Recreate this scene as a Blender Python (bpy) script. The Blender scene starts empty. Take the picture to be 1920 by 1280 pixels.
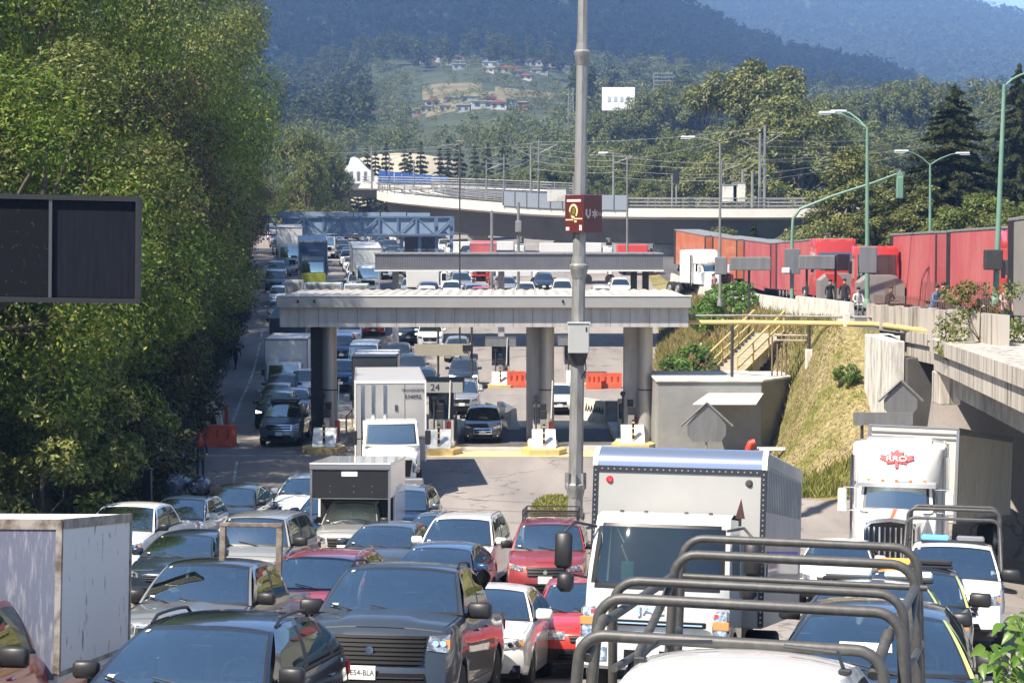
import bpy, bmesh, math, random
import numpy as np
from mathutils import Vector, Matrix, Euler

rnd = random.Random(7)
SC = bpy.context.scene
COL = SC.collection
PI = math.pi
R = math.radians
HAZE_D = 0.00025

# ------------------------------------------------------------------ camera
F = 3516.0                       # focal length in photo pixels (1920 wide)
ZC = 9.3
TH = math.atan((640 - 437) / F)
cam_d = bpy.data.cameras.new('camera')
cam = bpy.data.objects.new('camera', cam_d)
COL.objects.link(cam)
cam_d.sensor_width = 36.0
cam_d.sensor_fit = 'HORIZONTAL'
cam_d.lens = 36.0 * F / 1920.0
cam_d.clip_start = 0.5
cam_d.clip_end = 9000.0
cam.location = (0, 0, ZC)
cam.rotation_euler = (PI / 2 - TH, 0, 0)
SC.camera = cam

# ------------------------------------------------------------------ light
SUN_EL, SUN_AZ = R(55), R(-52)   # azimuth measured from "behind the camera", negative = left
to_sun = Vector((math.sin(SUN_AZ) * math.cos(SUN_EL), -math.cos(SUN_AZ) * math.cos(SUN_EL), math.sin(SUN_EL)))
w = bpy.data.worlds.new('World')
SC.world = w
w.use_nodes = True
nt = w.node_tree
nt.nodes.clear()
sky = nt.nodes.new('ShaderNodeTexSky')
sky.sky_type = 'NISHITA'
sky.sun_disc = False
sky.sun_elevation = SUN_EL
sky.sun_rotation = math.atan2(to_sun.x, to_sun.y)
sky.altitude = 2600
sky.air_density = 1.0
sky.dust_density = 1.2
sky.ozone_density = 1.0
bg = nt.nodes.new('ShaderNodeBackground')
bg.inputs['Strength'].default_value = 0.11
out = nt.nodes.new('ShaderNodeOutputWorld')
nt.links.new(sky.outputs[0], bg.inputs[0])
nt.links.new(bg.outputs[0], out.inputs[0])
sun_d = bpy.data.lights.new('sun', 'SUN')
sun_d.energy = 5.0
sun_d.angle = R(0.53)
sun_d.color = (1.0, 0.91, 0.77)
sun = bpy.data.objects.new('sun', sun_d)
COL.objects.link(sun)
sun.rotation_euler = (-to_sun).to_track_quat('-Z', 'Y').to_euler()
SC.view_settings.view_transform = 'Standard'
SC.view_settings.look = 'None'
SC.view_settings.gamma = 1.0
SC.view_settings.exposure = 1.2
SC.cycles.max_bounces = 8
SC.cycles.transparent_max_bounces = 10
SC.cycles.volume_bounces = 0
SC.cycles.use_denoising = True

# ------------------------------------------------------------------ pixel helpers
def at(px, py, d):
    xr, yu = (px - 960) / F, (640 - py) / F
    dy = math.cos(TH) + yu * math.sin(TH)
    t = d / dy
    return Vector((xr * t, d, ZC + t * (-math.sin(TH) + yu * math.cos(TH))))

def gx(px, d, z=None):
    if z is None: z = float(zr(d))
    dep = d * math.cos(TH) + (ZC - z) * math.sin(TH)
    return (px - 960) / F * dep

# ------------------------------------------------------------------ terrain profile
_D = [0, 9, 14, 18, 21, 23, 27, 30, 33, 36, 38, 42, 46, 51, 57, 70, 83, 100, 113, 120, 135, 150, 170, 200, 250, 300, 400, 600]
_H = [3.6, 4.1, 4.7, 5.15, 5.55, 5.95, 6.6, 7.05, 7.35, 7.6, 7.75, 8.1, 8.4, 8.75, 9.05, 9.25, 9.3, 9.3, 9.2, 8.9, 7.8, 6.2, 4.4, 3.0, 1.4, 0.4, -1.5, -6]
def zr(y): return ZC - np.interp(y, _D, _H)
def xl(y): return np.interp(y, [0, 20, 40, 58, 83, 123, 150, 200, 300, 400], [-7.5, -8.4, -10.6, -11.3, -15.0, -19, -22.5, -28, -42, -60])
def xa(y): return np.interp(y, [0, 60, 64, 68, 73, 78, 84.5, 88, 95, 100, 120, 150, 200, 300], [14, 14, 10.5, 9.6, 10.0, 10.9, 11.2, 9.0, 7.5, 7.2, 9.0, 12, 13.5, 13.8])
def zup(y): return np.interp(y, [30, 42, 60, 75, 95, 118, 140, 170, 200, 250, 300, 400], [6.6, 6.3, 5.9, 5.5, 5.2, 4.9, 4.5, 5.0, 6.3, 7.9, 8.9, 11])
XU = 14.0
def sst(t):
    t = min(1.0, max(0.0, t)); return t * t * (3 - 2 * t)
def ground(x, y):
    x = float(x); y = float(y)
    b = float(zr(y)) + 0.045 * max(-9, min(9, x)) * (1 - sst((y - 17) / 13))
    l = float(xl(y))
    if x < l:
        t = l - x
        return b + (1.15 * t if t < 9 else 10.35 + 0.55 * (t - 9))
    if y < 64:
        low = 0.42 * sst((x - 4.5) / 4) * sst((y - 34) / 9)
        under = 0.24 * max(0.0, x - 11.0) * sst((y - 38) / 8)
        return b - low - under
    a = float(xa(y))
    if x <= a: return b
    u = float(zup(y))
    if x < XU:
        ey = 1.0 if y > 80 else sst((y - 63.5) / 14.0) * .6 + .4 * min(1.0, (y - 64) / 12.0)
        xe = 13.2 if y < 84 else XU
        t = min(1.0, (x - a) / (xe - a))
        return b + (u - b) * ey * (sst(t) * 0.55 + 0.45 * t)
    return u + 3.2 * sst((x - 25) / 6) + 0.25 * max(0, x - 31)

# ------------------------------------------------------------------ materials
def nodes(name):
    m = bpy.data.materials.new(name)
    m.use_nodes = True
    n = m.node_tree.nodes; l = m.node_tree.links
    return m, n, l, n['Principled BSDF']

def pm(name, col, rough=0.6, metal=0.0, coat=0.0, ns=0.0, amt=0.0, bump=0.0, spec=0.5, col2=None, stretch=None, detail=6.0, contrast=None, rand=0.0):
    """principled material with an object-space noise that drifts between col and col2"""
    m, n, l, b = nodes(name)
    b.inputs['Base Color'].default_value = (*col, 1)
    b.inputs['Roughness'].default_value = rough
    b.inputs['Metallic'].default_value = metal
    b.inputs['Coat Weight'].default_value = coat
    b.inputs['Coat Roughness'].default_value = 0.03
    b.inputs['Specular IOR Level'].default_value = spec
    if ns > 0:
        tc = n.new('ShaderNodeTexCoord')
        src = tc.outputs['Object']
        if stretch:
            mp = n.new('ShaderNodeMapping'); mp.inputs['Scale'].default_value = stretch
            l.new(src, mp.inputs[0]); src = mp.outputs[0]
        tx = n.new('ShaderNodeTexNoise'); tx.inputs['Scale'].default_value = ns; tx.inputs['Detail'].default_value = detail
        tx.inputs['Roughness'].default_value = 0.65
        l.new(src, tx.inputs['Vector'])
        fac = tx.outputs['Fac']
        lo, hi = contrast or (0.3, 0.7)
        mr = n.new('ShaderNodeMapRange'); mr.inputs[1].default_value = lo; mr.inputs[2].default_value = hi
        l.new(fac, mr.inputs[0])
        if col2 is None: col2 = tuple(c * (1 - amt) for c in col)
        mx = n.new('ShaderNodeMix'); mx.data_type = 'RGBA'
        mx.inputs[6].default_value = (*col, 1); mx.inputs[7].default_value = (*col2, 1)
        l.new(mr.outputs[0], mx.inputs[0])
        colout = mx.outputs[2]
        if rand > 0:
            gi = n.new('ShaderNodeObjectInfo')
            hs = n.new('ShaderNodeHueSaturation')
            r2 = n.new('ShaderNodeMapRange'); r2.inputs[3].default_value = 1 - rand; r2.inputs[4].default_value = 1 + rand
            l.new(gi.outputs['Random'], r2.inputs[0]); l.new(r2.outputs[0], hs.inputs['Value'])
            l.new(colout, hs.inputs['Color']); colout = hs.outputs[0]
        l.new(colout, b.inputs['Base Color'])
        if bump > 0:
            bp = n.new('ShaderNodeBump'); bp.inputs['Strength'].default_value = bump; bp.inputs['Distance'].default_value = 0.05
            l.new(fac, bp.inputs['Height']); l.new(bp.outputs[0], b.inputs['Normal'])
    return m

def emis(name, col, s):
    m, n, l, b = nodes(name)
    b.inputs['Base Color'].default_value = (*col, 1)
    b.inputs['Emission Color'].default_value = (*col, 1)
    b.inputs['Emission Strength'].default_value = s
    return m

def glassm(name, tint, base_reflect=0.16, rough=0.015, dens=0.62):
    """vehicle glazing: tinted see-through pane with a mirror film on top"""
    m, n, l, b = nodes(name)
    n.remove(b)
    o = n['Material Output']
    tr = n.new('ShaderNodeBsdfTransparent'); tr.inputs[0].default_value = (*tint, 1)
    df = n.new('ShaderNodeBsdfDiffuse'); df.inputs[0].default_value = (0.02, 0.025, 0.03, 1)
    m1 = n.new('ShaderNodeMixShader'); m1.inputs[0].default_value = dens
    l.new(tr.outputs[0], m1.inputs[1]); l.new(df.outputs[0], m1.inputs[2])
    gl = n.new('ShaderNodeBsdfGlossy'); gl.inputs['Roughness'].default_value = rough
    gl.inputs[0].default_value = (0.86, 0.98, 0.94, 1)
    fr = n.new('ShaderNodeLayerWeight'); fr.inputs[0].default_value = 0.25
    mr = n.new('ShaderNodeMapRange'); mr.inputs[3].default_value = base_reflect; mr.inputs[4].default_value = 0.95
    l.new(fr.outputs['Fresnel'], mr.inputs[0])
    m2 = n.new('ShaderNodeMixShader')
    l.new(mr.outputs[0], m2.inputs[0]); l.new(m1.outputs[0], m2.inputs[1]); l.new(gl.outputs[0], m2.inputs[2])
    l.new(m2.outputs[0], o.inputs[0])
    return m

def leafm(name, c1, c2, c3, rough=0.55, trans=0.3, rand=0.15, dead=None, spec=0.35):
    m, n, l, b = nodes(name)
    o = n['Material Output']
    geo = n.new('ShaderNodeNewGeometry')
    rp = n.new('ShaderNodeValToRGB')
    e = rp.color_ramp.elements
    e[0].position = 0.0; e[0].color = (*c1, 1); e[1].position = 1.0; e[1].color = (*c3, 1)
    k = e.new(0.5); k.color = (*c2, 1)
    if dead:
        k = e.new(0.94); k.color = (*c3, 1); e[-1].color = (*dead, 1)
    l.new(geo.outputs['Random Per Island'], rp.inputs[0])
    oi = n.new('ShaderNodeObjectInfo')
    mr = n.new('ShaderNodeMapRange'); mr.inputs[3].default_value = 1 - rand; mr.inputs[4].default_value = 1 + rand
    l.new(oi.outputs['Random'], mr.inputs[0])
    hs = n.new('ShaderNodeHueSaturation')
    l.new(mr.outputs[0], hs.inputs['Value']); l.new(rp.outputs[0], hs.inputs['Color'])
    # broad patches inside the crown so that some boughs are yellower than others
    tc = n.new('ShaderNodeTexCoord'); tx = n.new('ShaderNodeTexNoise'); tx.inputs['Scale'].default_value = 0.45
    l.new(tc.outputs['Object'], tx.inputs['Vector'])
    h2 = n.new('ShaderNodeMapRange'); h2.inputs[1].default_value = 0.3; h2.inputs[2].default_value = 0.7
    h2.inputs[3].default_value = 0.482; h2.inputs[4].default_value = 0.515
    l.new(tx.outputs['Fac'], h2.inputs[0]); l.new(h2.outputs[0], hs.inputs['Hue'])
    l.new(hs.outputs[0], b.inputs['Base Color'])
    b.inputs['Roughness'].default_value = rough
    b.inputs['Specular IOR Level'].default_value = spec
    tl = n.new('ShaderNodeBsdfTranslucent'); l.new(hs.outputs[0], tl.inputs[0])
    mx = n.new('ShaderNodeMixShader'); mx.inputs[0].default_value = trans
    l.new(b.outputs[0], mx.inputs[1]); l.new(tl.outputs[0], mx.inputs[2]); l.new(mx.outputs[0], o.inputs[0])
    return m

M = {}
def paint(name, col, metal=0.0, rough=0.32, coat=1.0, dirt=0.12):
    if name not in M:
        M[name] = pm(name, col, rough, metal, coat, ns=3.5, col2=tuple(c * (1 - dirt) + 0.22 * dirt for c in col), contrast=(0.45, 0.8))
    return M[name]

M['white'] = pm('white_paint', (0.72, 0.72, 0.70), 0.35, 0, 0.8, ns=2.2, amt=0.16, contrast=(0.42, 0.8))
M['white_clean'] = pm('white_bodywork', (0.80, 0.80, 0.78), 0.3, 0, 1.0, ns=1.6, amt=0.08)
M['black'] = pm('black_trim', (0.018, 0.018, 0.02), 0.45)
M['tyre'] = pm('tyre_rubber', (0.022, 0.021, 0.02), 0.85, ns=20, amt=0.4)
M['rim'] = pm('alloy_rim', (0.42, 0.42, 0.43), 0.35, 0.8)
M['steelrim'] = pm('steel_rim', (0.35, 0.35, 0.34), 0.5, 0.6)
M['dark'] = pm('cabin_dark', (0.075, 0.072, 0.07), 0.8)
M['seat'] = pm('seat_cloth', (0.24, 0.22, 0.20), 0.9)
M['chrome'] = pm('chrome', (0.75, 0.76, 0.78), 0.12, 1.0)
M['grille'] = pm('grille_black', (0.008, 0.008, 0.009), 0.6, ns=30, amt=0.3, spec=.2)
M['lamp'] = pm('headlamp_lens', (0.62, 0.65, 0.68), 0.08, 0.55, 1.0, ns=12, col2=(0.16, 0.17, 0.19), contrast=(0.42, 0.55))
M['lamp_led'] = emis('lit_headlamp', (1.0, 0.97, 0.9), 2.5)
M['amber'] = pm('amber_lens', (0.72, 0.22, 0.03), 0.15, 0, 1)
M['red_lens'] = pm('red_lens', (0.45, 0.02, 0.02), 0.15, 0, 1)
M['plate'] = pm('number_plate', (0.72, 0.72, 0.70), 0.5)
M['glass_w'] = glassm('windscreen_glass', (0.60, 0.70, 0.70), 0.43, dens=0.15)
M['glass_s'] = glassm('side_glass', (0.16, 0.19, 0.2), 0.16, dens=0.72)
M['glass_teal'] = glassm('green_windscreen_glass', (0.25, 0.5, 0.45), 0.10, dens=0.45)
M['galv'] = pm('galvanised_steel', (0.27, 0.27, 0.265), 0.55, 0.3, ns=1.6, col2=(0.13, 0.12, 0.105), stretch=(3, 3, 0.5), contrast=(0.45, 0.75))
M['sign_back'] = pm('sign_back_grey', (0.22, 0.225, 0.23), 0.5, 0.2, ns=1.2, amt=0.35, stretch=(3, 3, 0.4))
M['dark_steel'] = pm('dark_steel', (0.07, 0.065, 0.06), 0.6, 0.3, ns=5, amt=0.4)
M['green_pole'] = pm('green_paint_pole', (0.17, 0.30, 0.22), 0.5, 0, ns=1, amt=0.25)
M['concrete'] = pm('concrete', (0.36, 0.34, 0.31), 0.9, ns=1.4, col2=(0.16, 0.15, 0.13), bump=0.25, contrast=(0.4, 0.75))
M['concrete_l'] = pm('pale_concrete', (0.60, 0.57, 0.51), 0.9, ns=1.2, col2=(0.28, 0.26, 0.23), bump=0.2, contrast=(0.45, 0.8))
M['stained'] = pm('streaked_concrete', (0.44, 0.40, 0.35), 0.9, ns=1.0, col2=(0.11, 0.10, 0.085), stretch=(4.5, 4.5, 0.22), contrast=(0.46, 0.66), bump=0.15)
M['yellow'] = pm('yellow_paint', (0.55, 0.41, 0.15), 0.6, ns=2.5, col2=(0.38, 0.30, 0.19), contrast=(0.45, 0.75))
M['orange_plastic'] = pm('orange_plastic', (0.62, 0.10, 0.04), 0.5, ns=2, amt=0.3)
M['bark'] = pm('bark', (0.10, 0.075, 0.055), 0.9, ns=4, amt=0.5, stretch=(2, 2, 0.5), bump=0.5)
M['canopy_grey'] = pm('canopy_panel', (0.42, 0.41, 0.405), 0.55, ns=1.1, col2=(0.24, 0.22, 0.20), contrast=(0.45, 0.8), stretch=(2.5, 2.5, 0.35))
M['cage'] = pm('cage_tube_black', (0.06, 0.058, 0.056), 0.5, 0.2, ns=14, col2=(0.10, 0.095, 0.09), bump=0.06, contrast=(0.45, 0.8))

# ------------------------------------------------------------------ mesh builder
class MB:
    def __init__(s): s.v = []; s.f = []; s.mi = []; s.mats = []
    def mat(s, m):
        if m not in s.mats: s.mats.append(m)
        return s.mats.index(m)
    def add(s, vs, fs, m):
        o = len(s.v); s.v.extend([tuple(p) for p in vs]); k = s.mat(m)
        for f in fs: s.f.append(tuple(i + o for i in f)); s.mi.append(k)
        return s
    def box(s, c, d, m, rz=0.0, ch=0.0, rx=0.0):
        """box centred at c with sizes d; ch chamfers every edge"""
        hx, hy, hz = d[0] / 2, d[1] / 2, d[2] / 2
        if ch > 0:
            ch = min(ch, hx * .9, hy * .9, hz * .9)
            vs = []; idx = {}
            for sx in (-1, 1):
                for sy in (-1, 1):
                    for sz in (-1, 1):
                        for a in range(3):
                            p = [sx * (hx - ch), sy * (hy - ch), sz * (hz - ch)]
                            p[a] += (sx, sy, sz)[a] * ch
                            idx[(sx, sy, sz, a)] = len(vs); vs.append(p)
            fs = []
            I = lambda sx, sy, sz, a: idx[(sx, sy, sz, a)]
            for a in range(3):
                for q in (-1, 1):
                    o = []
                    for (u, v) in ((-1, -1), (1, -1), (1, 1), (-1, 1)):
                        t = [0, 0, 0]; t[a] = q; t[(a + 1) % 3] = u; t[(a + 2) % 3] = v
                        o.append(I(*t, a))
                    fs.append(o if q > 0 else o[::-1])
            for a in range(3):
                b, c2 = (a + 1) % 3, (a + 2) % 3
                for u in (-1, 1):
                    for v in (-1, 1):
                        t0 = [0, 0, 0]; t0[a] = -1; t0[b] = u; t0[c2] = v
                        t1 = list(t0); t1[a] = 1
                        q = [I(*t0, b), I(*t1, b), I(*t1, c2), I(*t0, c2)]
                        fs.append(q if u * v > 0 else q[::-1])
            for sx in (-1, 1):
                for sy in (-1, 1):
                    for sz in (-1, 1):
                        q = [I(sx, sy, sz, 0), I(sx, sy, sz, 1), I(sx, sy, sz, 2)]
                        fs.append(q if sx * sy * sz > 0 else q[::-1])
        else:
            vs = [[sx * hx, sy * hy, sz * hz] for sz in (-1, 1) for sy in (-1, 1) for sx in (-1, 1)]
            fs = [(0, 2, 3, 1), (4, 5, 7, 6), (0, 1, 5, 4), (2, 6, 7, 3), (0, 4, 6, 2), (1, 3, 7, 5)]
        cz, sz_ = math.cos(rz), math.sin(rz); cx, sx_ = math.cos(rx), math.sin(rx)
        w2 = []
        for x, y, z in vs:
            y, z = y * cx - z * sx_, y * sx_ + z * cx
            x, y = x * cz - y * sz_, x * sz_ + y * cz
            w2.append((x + c[0], y + c[1], z + c[2]))
        return s.add(w2, fs, m)
    def bx(s, x0, x1, y0, y1, z0, z1, m, ch=0.0):
        return s.box(((x0 + x1) / 2, (y0 + y1) / 2, (z0 + z1) / 2), (abs(x1 - x0), abs(y1 - y0), abs(z1 - z0)), m, 0, ch)
    def tube(s, pts, r, m, n=8, caps=True):
        """round bar through pts; r one radius or one per point"""
        P = [Vector(p) for p in pts]
        rs = r if isinstance(r, (list, tuple)) else [r] * len(P)
        t = (P[1] - P[0]).normalized()
        a = t.orthogonal().normalized()
        vs = []
        for i, p in enumerate(P):
            if i == 0: d = P[1] - P[0]
            elif i == len(P) - 1: d = P[-1] - P[-2]
            else: d = (P[i + 1] - p).normalized() + (p - P[i - 1]).normalized()
            d = d.normalized() if d.length > 1e-9 else t
            a = (a - d * a.dot(d))
            a = a.normalized() if a.length > 1e-6 else d.orthogonal().normalized()
            b = d.cross(a)
            for k in range(n):
                q = 2 * PI * k / n
                vs.append(p + (a * math.cos(q) + b * math.sin(q)) * rs[i])
        fs = []
        for i in range(len(P) - 1):
            for k in range(n):
                k2 = (k + 1) % n
                fs.append((i * n + k, i * n + k2, (i + 1) * n + k2, (i + 1) * n + k))
        if caps:
            fs.append(tuple(range(n))[::-1]); o = (len(P) - 1) * n; fs.append(tuple(range(o, o + n)))
        return s.add(vs, fs, m)
    def lathe(s, prof, c, m, axis='z', n=20):
        """profile of (radius, height) about an axis through c"""
        vs = []
        for (r, h) in prof:
            for k in range(n):
                q = 2 * PI * k / n; u, v = r * math.cos(q), r * math.sin(q)
                vs.append({'z': (u, v, h), 'x': (h, u, v), 'y': (v, h, u)}[axis])
        vs = [(x + c[0], y + c[1], z + c[2]) for x, y, z in vs]
        fs = []
        for i in range(len(prof) - 1):
            for k in range(n):
                k2 = (k + 1) % n
                fs.append((i * n + k, i * n + k2, (i + 1) * n + k2, (i + 1) * n + k))
        if prof[0][0] > 1e-6: fs.append(tuple(range(n))[::-1])
        if prof[-1][0] > 1e-6: o = (len(prof) - 1) * n; fs.append(tuple(range(o, o + n)))
        return s.add(vs, fs, m)
    def prism(s, poly, y0, y1, m, axis='y'):
        """extrude polygon: axis y -> poly is (x,z); axis x -> poly is (y,z); axis z -> (x,y)"""
        n = len(poly)
        def P(a, b, h): return {'y': (a, h, b), 'x': (h, a, b), 'z': (a, b, h)}[axis]
        vs = [P(a, b, y0) for a, b in poly] + [P(a, b, y1) for a, b in poly]
        fs = [tuple(range(n)), tuple(range(n, 2 * n))[::-1]]
        for k in range(n):
            k2 = (k + 1) % n; fs.append((k, n + k, n + k2, k2))
        return s.add(vs, fs, m)
    def grid(s, fn, us, vs_, m, cls=None, mats=None):
        """fn(u,v)->point; cls(u,v)->material or (MB, material) or None to skip"""
        nu, nv = len(us), len(vs_)
        pts = [[tuple(fn(u, v)) for v in vs_] for u in us]
        tg = {}
        for i in range(nu - 1):
            for j in range(nv - 1):
                q = m if cls is None else cls((us[i] + us[i + 1]) / 2, (vs_[j] + vs_[j + 1]) / 2)
                if q is None: continue
                mb, mm = q if isinstance(q, tuple) else (s, q)
                mb.add([pts[i][j], pts[i + 1][j], pts[i + 1][j + 1], pts[i][j + 1]], [(0, 1, 2, 3)], mm)
        return s
    def build(s, name, parent=None, smooth=35, weld=True, flip=True, loc=None):
        me = bpy.data.meshes.new(name)
        me.from_pydata(s.v, [], s.f)
        for mm in s.mats: me.materials.append(mm)
        me.polygons.foreach_set('material_index', s.mi)
        if weld:
            bm = bmesh.new(); bm.from_mesh(me)
            bmesh.ops.remove_doubles(bm, verts=bm.verts, dist=0.0004)
            if flip: bmesh.ops.recalc_face_normals(bm, faces=bm.faces)
            bm.to_mesh(me); bm.free()
        if smooth:
            me.polygons.foreach_set('use_smooth', [True] * len(me.polygons))
            me.set_sharp_from_angle(angle=R(smooth))
        o = bpy.data.objects.new(name, me)
        COL.objects.link(o)
        if parent is not None: o.parent = parent
        if loc is not None: o.location = loc
        return o

def empty(name, loc=(0, 0, 0), rz=0.0, label=None, cat=None, group=None, rx=0.0):
    o = bpy.data.objects.new(name, None)
    COL.objects.link(o)
    o.empty_display_size = 0.3
    o.location = loc; o.rotation_euler = (rx, 0, rz)
    return tag(o, label, cat, group)

def tag(o, label=None, cat=None, group=None, kind=None):
    if label: o['label'] = label
    if cat: o['category'] = cat
    if group: o['group'] = group
    if kind: o['kind'] = kind
    return o

KIDS = {}
def kids(o): return [c for c in bpy.data.objects if c.parent is o]
def copy_thing(root, loc, rot, label=None, group=None, recolor=None, scale=None, ch=None):
    """copy of a thing with copies of its parts and sub-parts; recolor {old material: new material}"""
    def cp(o, parent):
        c = o.copy(); COL.objects.link(c)
        if parent is not None: c.parent = parent
        if recolor and o.type == 'MESH':
            for sl in c.material_slots:
                mt = sl.material
                if mt in recolor:
                    sl.link = 'OBJECT'; sl.material = recolor[mt]
        for k in o.children: cp(k, c)
        return c
    r = cp(root, None)
    r.location = loc; r.rotation_euler = rot
    if scale is not None: r.scale = scale if isinstance(scale, (tuple, list)) else (scale,) * 3
    if label: r['label'] = label
    if group: r['group'] = group
    return r

def text_mesh(txt, size, m, parent, loc, rot, name='lettering', extrude=0.004, sx=1.0, align='CENTER'):
    cu = bpy.data.curves.new(name, 'FONT')
    cu.body = txt; cu.size = size; cu.extrude = extrude; cu.align_x = align; cu.align_y = 'CENTER'
    tmp = bpy.data.objects.new('tmp', cu); COL.objects.link(tmp)
    dg = bpy.context.evaluated_depsgraph_get()
    me = bpy.data.meshes.new_from_object(tmp.evaluated_get(dg))
    bpy.data.objects.remove(tmp); bpy.data.curves.remove(cu)
    me.name = name
    me.materials.clear(); me.materials.append(m)
    o = bpy.data.objects.new(name, me); COL.objects.link(o)
    o.parent = parent; o.location = loc; o.rotation_euler = rot; o.scale = (sx, 1, 1)
    return o

def fast_mesh(name, verts, quads, mats, mi=None, smooth=False, parent=None):
    """numpy verts (n,3), quads (m,4) or tris (m,3)"""
    me = bpy.data.meshes.new(name)
    nv, nf, k = len(verts), len(quads), quads.shape[1]
    me.vertices.add(nv); me.vertices.foreach_set('co', np.asarray(verts, dtype=np.float32).ravel())
    me.loops.add(nf * k); me.loops.foreach_set('vertex_index', np.asarray(quads, dtype=np.int32).ravel())
    me.polygons.add(nf)
    me.polygons.foreach_set('loop_start', np.arange(0, nf * k, k, dtype=np.int32))
    for mm in mats: me.materials.append(mm)
    if mi is not None: me.polygons.foreach_set('material_index', np.asarray(mi, dtype=np.int32))
    if smooth: me.polygons.foreach_set('use_smooth', np.ones(nf, dtype=bool))
    me.update(calc_edges=True); me.validate()
    o = bpy.data.objects.new(name, me); COL.objects.link(o)
    if parent is not None: o.parent = parent
    return o
# ------------------------------------------------------------------ cars
DEF = dict(L=4.4, w=0.88, H=1.46, zs=0.24, nose=0.74, cowl_y=1.15, cowl=0.96, belt=0.96, rf=1.95, rr=3.35, rb=4.05, deck=1.0,
           tail=0.95, wr=0.60, r=0.32, w1=0.85, w2=3.45, round=0.30, rake=0.10, bed=None, doors=4, rails=False, clad=False,
           mirror='body', grille=(0.36, 0.56, 0.70), lamp=(0.60, 0.92, 0.60, 0.72), lamp_sweep=0.06, intake=(0.42, 0.30, 0.42), skid=False, plate_z=0.50,
           sun_strip=False, wiper=True, pillar='body', vent=None, two_tone=None, lampmat='lamp', fog=True, interior=True, box_shoulder=0.0, bumper=None)

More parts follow.
